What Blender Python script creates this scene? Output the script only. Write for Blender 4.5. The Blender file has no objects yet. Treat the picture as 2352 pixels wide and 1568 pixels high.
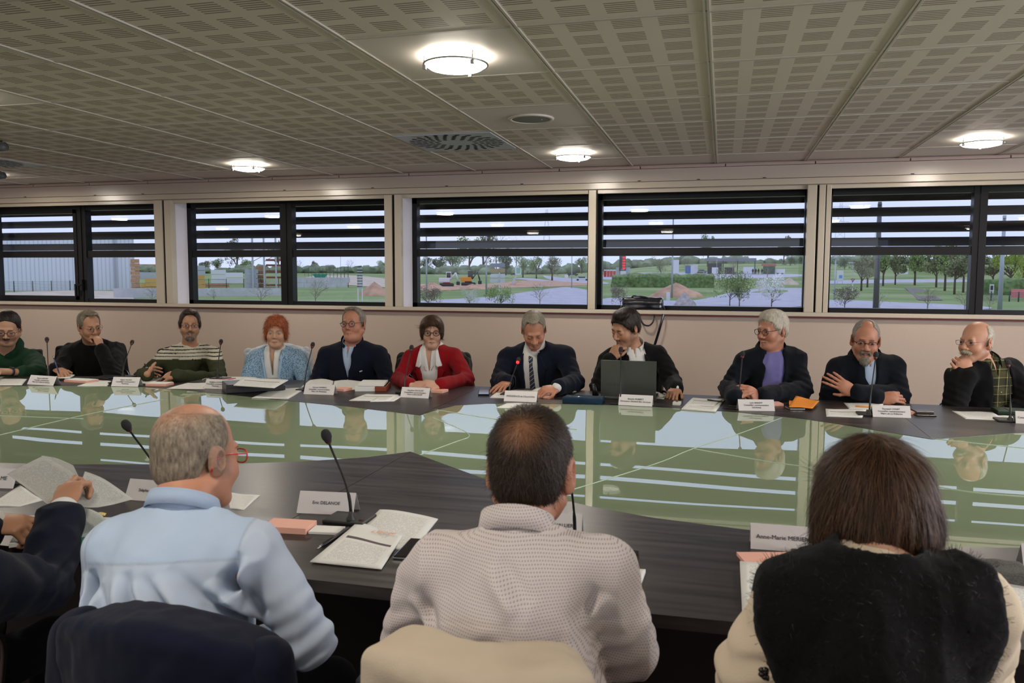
import bpy, bmesh, math, random, os
import numpy as np
from mathutils import Vector, Matrix
PI = math.pi
SC = bpy.context.scene
COL = SC.collection
random.seed(7)
# ------------------------------------------------------------------ camera
YAW, PITCH, ROLL, FPX, EYE = 0.25552, 0.0830, 0.00305, 1851.0, 1.52
def ray(x, y):
    a, b = x - 1176.0, y - 784.0
    c, s = math.cos(ROLL), math.sin(ROLL)
    a, b = a * c + b * s, -a * s + b * c
    xr, u = a / FPX, -b / FPX
    c, s = math.cos(PITCH), math.sin(PITCH)
    yf, z = c + u * s, u * c - s
    c, s = math.cos(YAW), math.sin(YAW)
    return Vector((xr * c - yf * s, xr * s + yf * c, z))
EYEP = Vector((0, 0, EYE))
def AY(x, y, Y):                      # measured point of the photo on the vertical plane at depth Y
    r = ray(x, y); return EYEP + r * (Y / r.y)
def AZ(x, y, z):                      # ... on the horizontal plane at height z
    r = ray(x, y); return EYEP + r * ((z - EYE) / r.z)
cam_d = bpy.data.cameras.new('camera'); cam = bpy.data.objects.new('camera', cam_d); COL.objects.link(cam)
_o = ray(1176, 784); _r = (ray(1176 + FPX, 784) - _o).normalized(); _b = -_o.normalized(); _u = _b.cross(_r)
cam.matrix_world = Matrix(((_r.x, _u.x, _b.x, 0), (_r.y, _u.y, _b.y, 0), (_r.z, _u.z, _b.z, EYE), (0, 0, 0, 1)))
cam_d.sensor_width = 36.0; cam_d.lens = FPX / 2352 * 36.0; cam_d.clip_start = 0.05; cam_d.clip_end = 3000
cam_d.dof.use_dof = True; cam_d.dof.focus_distance = 5.4; cam_d.dof.aperture_fstop = 8.5
SC.camera = cam
# ------------------------------------------------------------------ sky, lights, exposure
W = bpy.data.worlds.new('overcast_sky'); SC.world = W; W.use_nodes = True
nt = W.node_tree; nt.nodes.clear()
wo = nt.nodes.new('ShaderNodeOutputWorld'); bg = nt.nodes.new('ShaderNodeBackground')
tc = nt.nodes.new('ShaderNodeTexCoord'); mp = nt.nodes.new('ShaderNodeMapping'); nz = nt.nodes.new('ShaderNodeTexNoise'); cr = nt.nodes.new('ShaderNodeValToRGB')
mp.inputs['Scale'].default_value = (1, 1, 5); nz.inputs['Scale'].default_value = 2.5; nz.inputs['Detail'].default_value = 5
cr.color_ramp.elements[0].position = 0.3; cr.color_ramp.elements[0].color = (0.60, 0.69, 0.98, 1)
cr.color_ramp.elements[1].position = 0.7; cr.color_ramp.elements[1].color = (0.72, 0.79, 1.0, 1)
nt.links.new(tc.outputs['Generated'], mp.inputs[0]); nt.links.new(mp.outputs[0], nz.inputs[0]); nt.links.new(nz.outputs[0], cr.inputs[0])
nt.links.new(cr.outputs[0], bg.inputs[0]); nt.links.new(bg.outputs[0], wo.inputs[0]); bg.inputs[1].default_value = 1.10
try:
    W.cycles.sampling_method = 'MANUAL'; W.cycles.sample_map_resolution = 256
except Exception: pass
def area_light(name, loc, size, size_y, power, color, direction):
    l = bpy.data.lights.new(name, 'AREA'); l.shape = 'RECTANGLE'; l.size = size; l.size_y = size_y; l.energy = power; l.color = color
    o = bpy.data.objects.new(name, l); COL.objects.link(o); o.location = loc
    o.rotation_euler = Vector(direction).to_track_quat('-Z', 'Y').to_euler(); return o
# added fill light at an invented opening in the wall behind the camera
area_light('rear_fill_light', (-2.1, -5.15, 1.95), 11.5, 1.0, 45, (0.86, 0.92, 1.0), (0, 1, 0.1))
# second added fill, at an invented opening in the unseen right wall
area_light('side_fill_light', (5.98, 2.5, 1.75), 7.6, 1.1, 230, (0.95, 0.94, 1.0), (-1, 0, 0.12))
vs = SC.view_settings; vs.view_transform = 'Standard'; vs.look = 'None'; vs.gamma = 1; vs.use_curve_mapping = False; vs.exposure = 0.0
cy = SC.cycles; cy.max_bounces = 7; cy.diffuse_bounces = 4; cy.glossy_bounces = 4; cy.transmission_bounces = 4; cy.transparent_max_bounces = 12
cy.caustics_reflective = False; cy.caustics_refractive = False; cy.sample_clamp_indirect = 4.0; cy.use_denoising = True
cy.use_adaptive_sampling = True; cy.adaptive_threshold = 0.02
# ------------------------------------------------------------------ materials
def _m(name):
    m = bpy.data.materials.new(name); m.use_nodes = True; n = m.node_tree
    return m, n, n.nodes['Principled BSDF']
def lin(c):                           # sRGB 0..255 to linear
    return tuple(((v / 255) / 12.92 if v / 255 <= 0.04045 else ((v / 255 + 0.055) / 1.055) ** 2.4) for v in c)
MATS = {}
def M(name, color=(.5, .5, .5), rough=.5, metal=0., spec=None, noise=0., nscale=20., nstretch=(1, 1, 1), bump=0., bscale=60., bstretch=(1, 1, 1), color2=None, emit=0., coord='Object', sheen=0.):
    if name in MATS: return MATS[name]
    m, n, p = _m(name); L = n.links
    p.inputs['Base Color'].default_value = (*color, 1); p.inputs['Roughness'].default_value = rough; p.inputs['Metallic'].default_value = metal
    if spec is not None: p.inputs['Specular IOR Level'].default_value = spec
    if sheen: p.inputs['Sheen Weight'].default_value = sheen
    if emit: p.inputs['Emission Color'].default_value = (*color, 1); p.inputs['Emission Strength'].default_value = emit
    if noise or bump: t = n.nodes.new('ShaderNodeTexCoord')
    if noise:
        mp = n.nodes.new('ShaderNodeMapping'); mp.inputs['Scale'].default_value = nstretch
        z = n.nodes.new('ShaderNodeTexNoise'); z.inputs['Scale'].default_value = nscale; z.inputs['Detail'].default_value = 5
        r = n.nodes.new('ShaderNodeValToRGB'); r.color_ramp.elements[0].position = .3; r.color_ramp.elements[1].position = .7
        c2 = color2 or tuple(min(1, v * (1 + noise)) for v in color); c1 = color if color2 else tuple(v * (1 - noise) for v in color)
        r.color_ramp.elements[0].color = (*c1, 1); r.color_ramp.elements[1].color = (*c2, 1)
        L.new(t.outputs[coord], mp.inputs[0]); L.new(mp.outputs[0], z.inputs[0]); L.new(z.outputs[0], r.inputs[0]); L.new(r.outputs[0], p.inputs['Base Color'])
    if bump:
        mp = n.nodes.new('ShaderNodeMapping'); mp.inputs['Scale'].default_value = bstretch
        z = n.nodes.new('ShaderNodeTexNoise'); z.inputs['Scale'].default_value = bscale; z.inputs['Detail'].default_value = 3
        b = n.nodes.new('ShaderNodeBump'); b.inputs['Strength'].default_value = min(1, bump); b.inputs['Distance'].default_value = .002 * max(1, bump)
        L.new(t.outputs[coord], mp.inputs[0]); L.new(mp.outputs[0], z.inputs[0]); L.new(z.outputs[0], b.inputs['Height']); L.new(b.outputs[0], p.inputs['Normal'])
    MATS[name] = m; return m
def math_node(n, op, a, b=None, c=None):
    k = n.nodes.new('ShaderNodeMath'); k.operation = op
    for i, v in enumerate((a, b, c)):
        if v is None: continue
        if isinstance(v, (int, float)): k.inputs[i].default_value = v
        else: n.links.new(v, k.inputs[i])
    return k.outputs[0]
def thin_glass(name, ior=1.5, tint=(1, 1, 1)):
    m, n, p = _m(name); n.nodes.remove(p); o = n.nodes['Material Output']
    t = n.nodes.new('ShaderNodeBsdfTransparent'); t.inputs[0].default_value = (*tint, 1)
    g = n.nodes.new('ShaderNodeBsdfGlossy'); g.inputs['Roughness'].default_value = 0.0
    f = n.nodes.new('ShaderNodeFresnel'); f.inputs[0].default_value = ior
    x = n.nodes.new('ShaderNodeMixShader'); n.links.new(f.outputs[0], x.inputs[0]); n.links.new(t.outputs[0], x.inputs[1]); n.links.new(g.outputs[0], x.inputs[2]); n.links.new(x.outputs[0], o.inputs[0])
    return m
# ------------------------------------------------------------------ object helpers
def tag(o, label=None, cat=None, group=None, kind=None):
    if label: o['label'] = label
    if cat: o['category'] = cat
    if group: o['group'] = group
    if kind: o['kind'] = kind
    return o
def empty(name, loc=(0, 0, 0), rz=0., label=None, cat=None, group=None, kind=None, mat=None):
    o = bpy.data.objects.new(name, None); COL.objects.link(o); o.empty_display_size = .05
    if mat is not None: o.matrix_world = mat
    else: o.location = loc; o.rotation_euler = (0, 0, rz)
    return tag(o, label, cat, group, kind)
def copy_tree(o, parent=None):
    c = o.copy(); COL.objects.link(c)
    if parent is not None: c.parent = parent
    for ch in list(KIDS.get(o, [])): copy_tree(ch, c)
    return c
KIDS = {}
def obj(name, me, mats, parent=None, smooth=False, label=None):
    if isinstance(me, bmesh.types.BMesh):
        d = bpy.data.meshes.new(name); me.to_mesh(d); me.free(); me = d
    o = bpy.data.objects.new(name, me); COL.objects.link(o)
    for m in (mats if isinstance(mats, (list, tuple)) else [mats]): me.materials.append(m)
    if smooth: me.polygons.foreach_set('use_smooth', [True] * len(me.polygons))
    if parent is not None: o.parent = parent; KIDS.setdefault(parent, []).append(o)
    if label: o['label'] = label
    return o
def struct(name, me, m, parent=None, smooth=False):
    o = obj(name, me, m, parent, smooth)
    if parent is None: o['kind'] = 'structure'
    return o
def bm_new(): return bmesh.new()
def box(bm, lo, hi, mi=0, mat=None, bev=0.):
    c = [(a + b) / 2 for a, b in zip(lo, hi)]; s = [abs(b - a) for a, b in zip(lo, hi)]
    T = Matrix.Translation(c) @ Matrix.Diagonal((*s, 1))
    if mat is not None: T = mat @ T
    r = bmesh.ops.create_cube(bm, size=1, matrix=T); vs_ = r['verts']; fs = set(f for v in vs_ for f in v.link_faces)
    if mi:
        for f in fs: f.material_index = mi
    if bev:
        es = list(set(e for v in vs_ for e in v.link_edges)); rr = bmesh.ops.bevel(bm, geom=es, offset=bev, segments=2, affect='EDGES', profile=.6)
        if mi:
            for f in rr['faces']: f.material_index = mi
def boxbm(lo, hi, bev=0.):
    b = bm_new(); box(b, lo, hi, bev=bev); return b
def cyl(bm, a, b, r1, r2=None, n=16, caps=True, mi=0):
    a, b = Vector(a), Vector(b); r2 = r1 if r2 is None else r2; d = b - a; L = d.length
    q = d.to_track_quat('Z', 'Y').to_matrix().to_4x4(); T = Matrix.Translation((a + b) / 2) @ q
    r = bmesh.ops.create_cone(bm, cap_ends=caps, segments=n, radius1=r1, radius2=r2, depth=L, matrix=T)
    for f in set(f for v in r['verts'] for f in v.link_faces): f.smooth = True; f.material_index = mi
def tube(bm, pts, r, n=8, mi=0, closed=False, flat=1.0):
    pts = [Vector(p) for p in pts]; N = len(pts); rings = []; up = Vector((0, 0, 1))
    rs = r if isinstance(r, (list, tuple)) else [r] * N; prev = None
    for i, p in enumerate(pts):
        if closed: t = pts[(i + 1) % N] - pts[i - 1]
        else: t = pts[min(i + 1, N - 1)] - pts[max(i - 1, 0)]
        t.normalize()
        if prev is None: u = t.orthogonal().normalized() if abs(t.z) > .95 else t.cross(up).normalized()
        else: u = (prev - t * prev.dot(t)).normalized()
        prev = u; v = t.cross(u)
        rings.append([bm.verts.new(p + u * math.cos(2 * PI * k / n) * rs[i] + v * math.sin(2 * PI * k / n) * rs[i] * flat) for k in range(n)])
    for i in range(N if closed else N - 1):
        A, B = rings[i], rings[(i + 1) % N]
        for k in range(n):
            f = bm.faces.new((A[k], A[(k + 1) % n], B[(k + 1) % n], B[k])); f.smooth = True; f.material_index = mi
    if not closed:
        bm.faces.new(rings[0][::-1]); bm.faces.new(rings[-1])
def bez(p0, p1, p2, p3, n=12):
    p0, p1, p2, p3 = map(Vector, (p0, p1, p2, p3)); o = []
    for i in range(n + 1):
        t = i / n; s = 1 - t; o.append(p0 * s**3 + p1 * 3 * s * s * t + p2 * 3 * s * t * t + p3 * t**3)
    return o
def smooth_pts(P, n=6, closed=False):
    P = [Vector(p) for p in P]; o = []; N = len(P)
    for i in range(N if closed else N - 1):
        a, b, c, d = (P[(i - 1) % N], P[i], P[(i + 1) % N], P[(i + 2) % N]) if closed else (P[max(i - 1, 0)], P[i], P[i + 1], P[min(i + 2, N - 1)])
        for k in range(n):
            t = k / n; o.append(.5 * ((2 * b) + (c - a) * t + (2 * a - 5 * b + 4 * c - d) * t * t + (3 * b - a - 3 * c + d) * t**3))
    if not closed: o.append(P[-1])
    return o
def prism(bm, pts, z0, z1, mi=0):
    """polygon in x,y extruded from z0 to z1"""
    a = [bm.verts.new((p[0], p[1], z0)) for p in pts]; b = [bm.verts.new((p[0], p[1], z1)) for p in pts]
    fs = [bm.faces.new(a[::-1]), bm.faces.new(b)]
    for i in range(len(a)):
        j = (i + 1) % len(a); fs.append(bm.faces.new((a[i], a[j], b[j], b[i])))
    for f in fs: f.material_index = mi
    bmesh.ops.triangulate(bm, faces=fs[:2]); bmesh.ops.recalc_face_normals(bm, faces=bm.faces[:])
def lathe(bm, prof, loc=(0, 0, 0), n=32, mat=None, mi=0):
    T = mat or Matrix.Translation(loc); rings = []
    for r, z in prof:
        rings.append([bm.verts.new(T @ Vector((r * math.cos(2 * PI * k / n), r * math.sin(2 * PI * k / n), z))) for k in range(n)] if r > 1e-6 else [bm.verts.new(T @ Vector((0, 0, z)))])
    for A, B in zip(rings, rings[1:]):
        for k in range(n):
            k2 = (k + 1) % n
            try:
                if len(A) == 1 and len(B) > 1: f = bm.faces.new((A[0], B[k2], B[k]))
                elif len(B) == 1: f = bm.faces.new((A[k], A[k2], B[0]))
                else: f = bm.faces.new((A[k], A[k2], B[k2], B[k]))
                f.smooth = True; f.material_index = mi
            except ValueError: pass
    bmesh.ops.recalc_face_normals(bm, faces=bm.faces[:])
def ball(bm, c, r, u=12, v=8, mi=0):
    T = Matrix.Translation(c) @ Matrix.Diagonal((*(r if isinstance(r, (tuple, list)) else (r, r, r)), 1))
    q = bmesh.ops.create_uvsphere(bm, u_segments=u, v_segments=v, radius=1, matrix=T)
    for f in set(f for w in q['verts'] for f in w.link_faces): f.smooth = True; f.material_index = mi
def text(name, body, parent, mat4, size, material, align='CENTER', extrude=.0002, spacing=1.0, shear=0.):
    c = bpy.data.curves.new(name, 'FONT'); c.body = body; c.size = size; c.align_x = align; c.align_y = 'CENTER'; c.extrude = extrude; c.space_line = spacing; c.shear = shear
    c.resolution_u = 2; q = bpy.data.objects.new(name, c); COL.objects.link(q); bpy.context.view_layer.update()
    me = bpy.data.meshes.new_from_object(q.evaluated_get(bpy.context.evaluated_depsgraph_get())); bpy.data.objects.remove(q); bpy.data.curves.remove(c); me.materials.clear(); me.materials.append(material)
    o = bpy.data.objects.new(name, me); COL.objects.link(o); o.parent = parent; o.matrix_local = mat4; KIDS.setdefault(parent, []).append(o); return o
# ------------------------------------------------------------------ the room
KR, ZO = 1.31, -.4712                 # survey units of the room (0.6 per ceiling tile) to metres: the tiles are 0.786 m
ZC, YW, YG = 2.315, 6.0, 6.2
def rw(b):                            # metres for a mesh drawn in survey units
    for v in b.verts: v.co = (v.co.x * KR, v.co.y * KR, v.co.z * KR + ZO)
    return b
def rl(b):
    for v in b.verts: v.co *= KR
    return b
def rp(x, y, z): return (x * KR, y * KR, z * KR + ZO)
m_wall = M('wall_paint', (.50, .405, .335), .7, bump=.35, bscale=160)
m_wall2 = M('side_wall_paint', (.80, .77, .76), .7)
m_cream = M('cream_lacquer', (.54, .48, .38), .22)
m_fascia = M('fascia_lacquer', (.50, .43, .37), .28)
m_reveal = M('reveal_paint', (.80, .78, .84), .6)
m_black = M('black_frame', (.005, .005, .006), .3, spec=.3)
m_gap = M('dark_gap', (.01, .01, .01), .9)
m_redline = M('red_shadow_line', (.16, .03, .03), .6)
m_glass = thin_glass('window_glass', 1.5, (.97, .98, 1.0))
m_carpet = M('dark_carpet', (.035, .014, .014), .95, noise=.3, nscale=60)
XL, XR, YR = -9.0, 4.6, -4.0
m_ceil, n, p = _m('perforated_ceiling'); tc = n.nodes.new('ShaderNodeTexCoord'); sp = n.nodes.new('ShaderNodeSeparateXYZ'); n.links.new(tc.outputs['Object'], sp.inputs[0])
def frac(o, off, per):
    a = math_node(n, 'ADD', o, off); a = math_node(n, 'DIVIDE', a, per); return math_node(n, 'FRACT', a)
X0C, Y0C = -0.669, 2.58
bx = frac(sp.outputs[0], -X0C * KR + 60 * .786 - .0197, .786); by = frac(sp.outputs[1], -Y0C * KR + 60 * .786 - .0157, .786)
bx4 = math_node(n, 'FRACT', math_node(n, 'MULTIPLY', bx, 4.12)); by4 = math_node(n, 'FRACT', math_node(n, 'MULTIPLY', by, 4.08))
inx = math_node(n, 'LESS_THAN', bx4, .64); iny = math_node(n, 'LESS_THAN', by4, .70)
sl = math_node(n, 'FRACT', math_node(n, 'MULTIPLY', by4, 6 / .70)); slot = math_node(n, 'LESS_THAN', sl, .5)
ex = math_node(n, 'LESS_THAN', bx, .965); ey = math_node(n, 'LESS_THAN', by, .97)
mk = math_node(n, 'MULTIPLY', math_node(n, 'MULTIPLY', inx, iny), math_node(n, 'MULTIPLY', slot, math_node(n, 'MULTIPLY', ex, ey)))
mx = n.nodes.new('ShaderNodeMix'); mx.data_type = 'RGBA'; mx.inputs[6].default_value = (.82, .75, .65, 1); mx.inputs[7].default_value = (.34, .27, .22, 1)
n.links.new(mk, mx.inputs[0]); n.links.new(mx.outputs[2], p.inputs['Base Color']); p.inputs['Roughness'].default_value = .55; p.inputs['Specular IOR Level'].default_value = .35
m_plain = M('plain_ceiling_tile', (.78, .72, .66), .5)
m_rail = M('ceiling_rail', (.60, .56, .49), .45)
LAMPS = [(-.969 + 2.4 * i, 2.88 + 2.4 * j) for i in (-3, -2, -1, 0, 1, 2) for j in (-2, -1, 0, 1)]
PLAIN = set((round(x, 2), round(y, 2)) for x, y in LAMPS) | {(-.97, 4.08), (-5.77, 4.08), (3.83, 4.08)}
bm = bm_new(); ix = -14
for ix in range(-14, 9):
    for iy in range(-11, 6):
        x0, y0 = X0C + .6 * ix, Y0C + .6 * iy; x1, y1 = x0 + .6, min(y0 + .6, YW + .05)
        x0, x1 = max(x0, XL), min(x1, XR); y0 = max(y0, YR)
        if x1 - x0 < .01 or y1 - y0 < .01: continue
        f = bm.faces.new([bm.verts.new(v) for v in ((x0, y0, ZC), (x0, y1, ZC), (x1, y1, ZC), (x1, y0, ZC))])
        if (round(X0C + .6 * ix + .3, 2), round(Y0C + .6 * iy + .3, 2)) in PLAIN or iy == 5: f.material_index = 1
ceiling = struct('ceiling', rw(bm), [m_ceil, m_plain]); ceiling.data.flip_normals() if ceiling.data.polygons[0].normal.z > 0 else None
bm = bm_new()
for ix in range(-14, 10):
    x = X0C + .6 * ix
    if XL < x < XR: box(bm, (x - .010, YR, ZC - .005), (x - .003, YW, ZC)); box(bm, (x + .003, YR, ZC - .005), (x + .010, YW, ZC))
for iy in range(-10, 6):
    y = Y0C + .6 * iy; box(bm, (XL, y - .007, ZC - .003), (XR, y + .007, ZC))
struct('trim_1', rw(bm), m_rail)
b = boxbm((XL, YR, .28), (XR, YW + .4, .3597)); struct('floor', rw(b), m_carpet)
b = boxbm((XL, YR, ZC + .002), (XR, YW + .45, ZC + .2)); struct('ceiling_slab', rw(b), m_plain)
BAYS = [(-8.8, -6.83), (-6.75, -4.66), (-4.58, -2.54), (-2.464, -.95), (-.95, .60), (.70, 2.75), (2.85, 4.5)]
ZS, ZH = 1.245, 2.14
bm = bm_new(); box(bm, (XL, YW, 0), (XR, YG + .08, 1.235)); box(bm, (XL, YW + .02, ZH), (XR, YG + .08, ZC))
xs = [XL] + [v for b_ in BAYS for v in b_] + [XR]
for a, c in zip(xs[::2], xs[1::2]):
    if c - a > .02: box(bm, (a, YW + .01, 1.235), (c, YG + .072, ZH), mi=1)
struct('wall_back', rw(bm), [m_wall, m_reveal])
b = bm_new(); box(b, (XL - .15, YR, 0), (XL, YW + .4, ZC)); struct('wall_left', rw(b), m_wall2)
b = bm_new(); box(b, (XR, YR, 0), (XR + .15, YW + .4, 1.24)); box(b, (XR, YR, 2.15), (XR + .15, YW + .4, ZC)); box(b, (XR, YR, 1.23), (XR + .15, -1.1, 2.16)); box(b, (XR, 4.9, 1.23), (XR + .15, YW + .4, 2.16)); struct('wall_right', rw(b), m_wall2)  # the gap is made up to go with the side fill
b = bm_new(); box(b, (XL, YR - .2, 0), (XR, YR, 1.85)); box(b, (XL, YR - .2, 2.19), (XR, YR, ZC)); box(b, (XL, YR - .2, 1.84), (-6.2, YR, 2.2)); box(b, (3.0, YR - .2, 1.84), (XR, YR, 2.2))  # gap in the unseen rear wall added for the rear fill
struct('wall_front', rw(b), m_wall2)
# sill lip, dark red line under it, fascia and head strips, edge trim at the ceiling
b = bm_new(); box(b, (XL, YW - .028, 1.232), (XR, YG, 1.250), bev=.003); box(b, (XL, YW - .030, 1.234), (XR, YW - .012, 1.262), bev=.002); struct('trim_2', rw(b), m_cream)
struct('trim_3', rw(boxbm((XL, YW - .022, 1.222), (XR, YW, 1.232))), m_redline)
b = bm_new(); box(b, (XL, YW - .012, 2.150), (XR, YW + .02, 2.193)); box(b, (XL, YW + .0, 2.118), (XR, YW + .03, 2.143)); struct('trim_4', rw(b), m_cream)
b = bm_new(); box(b, (XL, YW - .018, 2.196), (XR, YW + .02, 2.284)); struct('trim_5', rw(b), m_fascia)
b = bm_new()
x = XL
while x < XR: box(b, (x, YW - .012, 2.288), (min(x + .592, XR), YW + .01, 2.306)); x += .6
struct('trim_6', rw(b), M('edge_strip', (.48, .36, .32), .5))
b = bm_new()
for x in (-8.45, -7.6, -6.1, -5.35, -4.86, -3.5, -2.72, -2.1, -1.5, -.62, -.2, .25, 1.2, 1.9, 2.6): box(b, (x, YW - .022, 2.198), (x + .022, YW - .016, 2.203))
struct('trim_7', rw(b), m_gap)
# cream posts in front of the wall piers
k = 8
for segs, gaps in (([(-4.737, -4.66), (-4.635, -4.567)], [(-4.66, -4.635)]), ([(-2.608, -2.545), (-2.522, -2.466)], [(-2.545, -2.522)]), ([(-.977, -.922)], [(-.984, -.977), (-.922, -.915)]),
                   ([(.550, .612), (.626, .668), (.674, .706)], [(.612, .626), (.668, .674)]), ([(2.74, 2.80), (2.82, 2.87)], [(2.80, 2.82)]), ([(-6.87, -6.80), (-6.78, -6.71)], [(-6.80, -6.78)])):
    b = bm_new()
    for a, c in segs: box(b, (a, YW - .03, 1.262), (c, YW + .03, 2.142), bev=.003)
    for a, c in gaps: box(b, (a, YW - .012, 1.262), (c, YW + .02, 2.142), mi=1)
    struct('trim_%d' % k, rw(b), [m_cream, m_gap]); k += 1
# windows
def window(i, x0, x1, mull=None, handle=None, sash=None):
    w = empty('window_%d' % i, rp((x0 + x1) / 2, YG, ZS), kind='structure')
    def T(b): bmesh.ops.translate(b, verts=b.verts[:], vec=(-(x0 + x1) / 2, -YG, -ZS)); return rl(b)
    b = bm_new(); Y0, Y1 = YG, YG + .07
    for lo, hi in (((x0, Y0, ZS), (x1, Y1, ZS + .042)), ((x0, Y0, ZH - .05), (x1, Y1, ZH)), ((x0, Y0, ZS), (x0 + .042, Y1, ZH)), ((x1 - .042, Y0, ZS), (x1, Y1, ZH))): box(b, lo, hi)
    box(b, (x0, Y0 + .004, 1.664), (x1, Y1, 1.724))
    if mull: box(b, (mull[0], Y0 - .004, ZS), (mull[1], Y1, ZH)); box(b, ((mull[0] + mull[1]) / 2 - .004, Y0 - .012, ZS), ((mull[0] + mull[1]) / 2 + .006, Y0, ZH))
    f = obj('window_frame', T(b), m_black, w)
    edges = [x0 + .042] + (list(mull) if mull else []) + [x1 - .042]
    for a, c in zip(edges[::2], edges[1::2]):
        if sash and abs((a + c) / 2 - sash) < .6:
            b = bm_new(); q = .035
            for lo, hi in (((a, Y0 - .01, ZS + .03), (a + q, Y1, ZH - .04)), ((c - q, Y0 - .01, ZS + .03), (c, Y1, ZH - .04)), ((a, Y0 - .01, ZS + .03), (c, Y1, ZS + .03 + q)), ((a, Y0 - .01, ZH - .04 - q), (c, Y1, ZH - .04))): box(b, lo, hi)
            obj('window_sash', T(b), m_black, w)
        b = bm_new(); ym = Y0 + .035
        for z0, z1 in ((ZS + .04, 1.668), (1.72, ZH - .045)):
            b.faces.new([b.verts.new(v) for v in ((a, ym, z0), (c, ym, z0), (c, ym, z1), (a, ym, z1))])
        obj('pane', T(b), m_glass, w)
    if handle:
        b = bm_new(); hx, hz = handle; box(b, (hx - .014, Y0 - .035, hz - .05), (hx + .014, Y0 - .008, hz + .05), bev=.004); box(b, (hx - .062, Y0 - .045, hz - .006), (hx + .01, Y0 - .03, hz + .01), bev=.003); box(b, (hx - .062, Y0 - .045, hz - .105), (hx - .046, Y0 - .03, hz + .01), bev=.003)
        obj('handle', T(b), m_black, w)
    return w
window(1, *BAYS[0]); window(2, *BAYS[1], mull=(-5.747, -5.65), handle=(-5.70, 1.41), sash=-6.2)
window(3, *BAYS[2], mull=(-3.665, -3.553)); window(4, *BAYS[3]); window(5, *BAYS[4]); window(6, *BAYS[5], mull=(1.648, 1.734)); window(7, *BAYS[6])
# sun louvers outside: four tilted blades across each bay
m_blade = M('dark_louver', (.004, .0035, .004), .4, spec=.3)
YB = 6.75; zb = lambda z: 1.52 + (z - 1.52) * YB / 6.3
def louver(i, x0, x1):
    xm = (x0 + x1) / 2; w = empty('trim_%d' % (20 + i), rp(xm, YB, 1.7), kind='structure')
    for za, zc in ((zb(2.045), zb(2.16)), (zb(1.941), zb(2.006)), (zb(1.826), zb(1.902)), (zb(1.728), zb(1.794))):
        h = (zc - za) - .006; pr = []
        for k_ in range(16):
            t = 2 * PI * k_ / 16; u, v = .062 * math.cos(t), .011 * math.sin(t); a = -math.asin(min(.97, (h / 2 - .002) / .062))
            pr.append((u * math.cos(a) - v * math.sin(a), u * math.sin(a) + v * math.cos(a)))
        b = bm_new(); A = [b.verts.new((x0 - xm, y, z + (za + zc) / 2 - 1.7)) for y, z in pr]; B = [b.verts.new((x1 - xm, y, z + (za + zc) / 2 - 1.7)) for y, z in pr]
        b.faces.new(A); b.faces.new(B[::-1])
        for k_ in range(16): b.faces.new((A[k_], B[k_], B[(k_ + 1) % 16], A[(k_ + 1) % 16]))
        bmesh.ops.recalc_face_normals(b, faces=b.faces[:]); obj('blade', rl(b), m_blade, w)
    for x in (x0 - .03, x1): obj('bracket', rl(boxbm((x - xm, -.06, -.02), (x + .03 - xm, .06, .6))), m_blade, w)
for i, (a, c) in enumerate(BAYS): louver(i, a * 1.095 + .02, c * 1.095 + .02)
# ceiling lamps
m_lampglass = M('lit_lamp_glass', (1.0, .93, .82), .3, emit=17.0)
m_ring = M('brushed_ring', (.35, .35, .33), .35, 1.0)
DOWN = 18.0
def lamp(x, y, label, proto=None):
    if proto is not None:
        c = copy_tree(proto); c.location = rp(x, y, ZC); c['label'] = label; return c
    t = empty('ceiling_lamp', rp(x, y, ZC), 0, label, 'ceiling lamp', 'round ceiling lamps')
    b = bm_new(); lathe(b, [(0, -.052), (.06, -.050), (.098, -.042), (.112, -.032), (.112, -.028), (0, -.028)], n=40); obj('lamp_glass', rl(b), m_lampglass, t)
    b = bm_new(); tube(b, [(.117 * math.cos(a), .117 * math.sin(a), -.030) for a in [2 * PI * i / 40 for i in range(40)]], .0035, closed=True); obj('ring', rl(b), m_ring, t)
    dl = bpy.data.lights.new('downlight', 'AREA'); dl.shape = 'DISK'; dl.size = .26; dl.energy = DOWN; dl.color = (1, .90, .78); dq = bpy.data.objects.new('downlight', dl); COL.objects.link(dq); dq.parent = t; dq.location = (0, 0, -.075); KIDS.setdefault(t, []).append(dq)
    b = bm_new(); lathe(b, [(.075, -.0), (.095, -.0), (.095, -.006), (.075, -.006)], n=32); lathe(b, [(0, -.004), (.075, -.004)], n=32); obj('housing', rl(b), m_plain, t)
    for a in (80, 200, 320):
        b = bm_new(); a = math.radians(a); c, s = math.cos(a), math.sin(a)
        cyl(b, (.114 * c, .114 * s, -.002), (.114 * c, .114 * s, -.034), .0035, n=8); box(b, (.114 * c - .006, .114 * s - .006, -.048), (.114 * c + .006, .114 * s + .006, -.034)); obj('bracket', rl(b), m_ring, t)
    return t
lampproto = None
LL = {(-.97, 2.88): 'large round lit ceiling lamp nearest the camera', (-3.37, 5.28): 'round lit ceiling lamp over the window left of centre', (-.97, 5.28): 'small round lit ceiling lamp between the round vent and the fascia',
      (1.43, 5.28): 'round lit ceiling lamp at the far right near the fascia'}
for x, y in LAMPS:
    if x > XR - .3 or x < XL + .3: continue
    key = (round(x, 2), round(y, 2)); lab = LL.get(key, 'round lit ceiling lamp seen only as a reflection in the glass')
    t = lamp(x, y, lab, lampproto)
    if lampproto is None: lampproto = t
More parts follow.
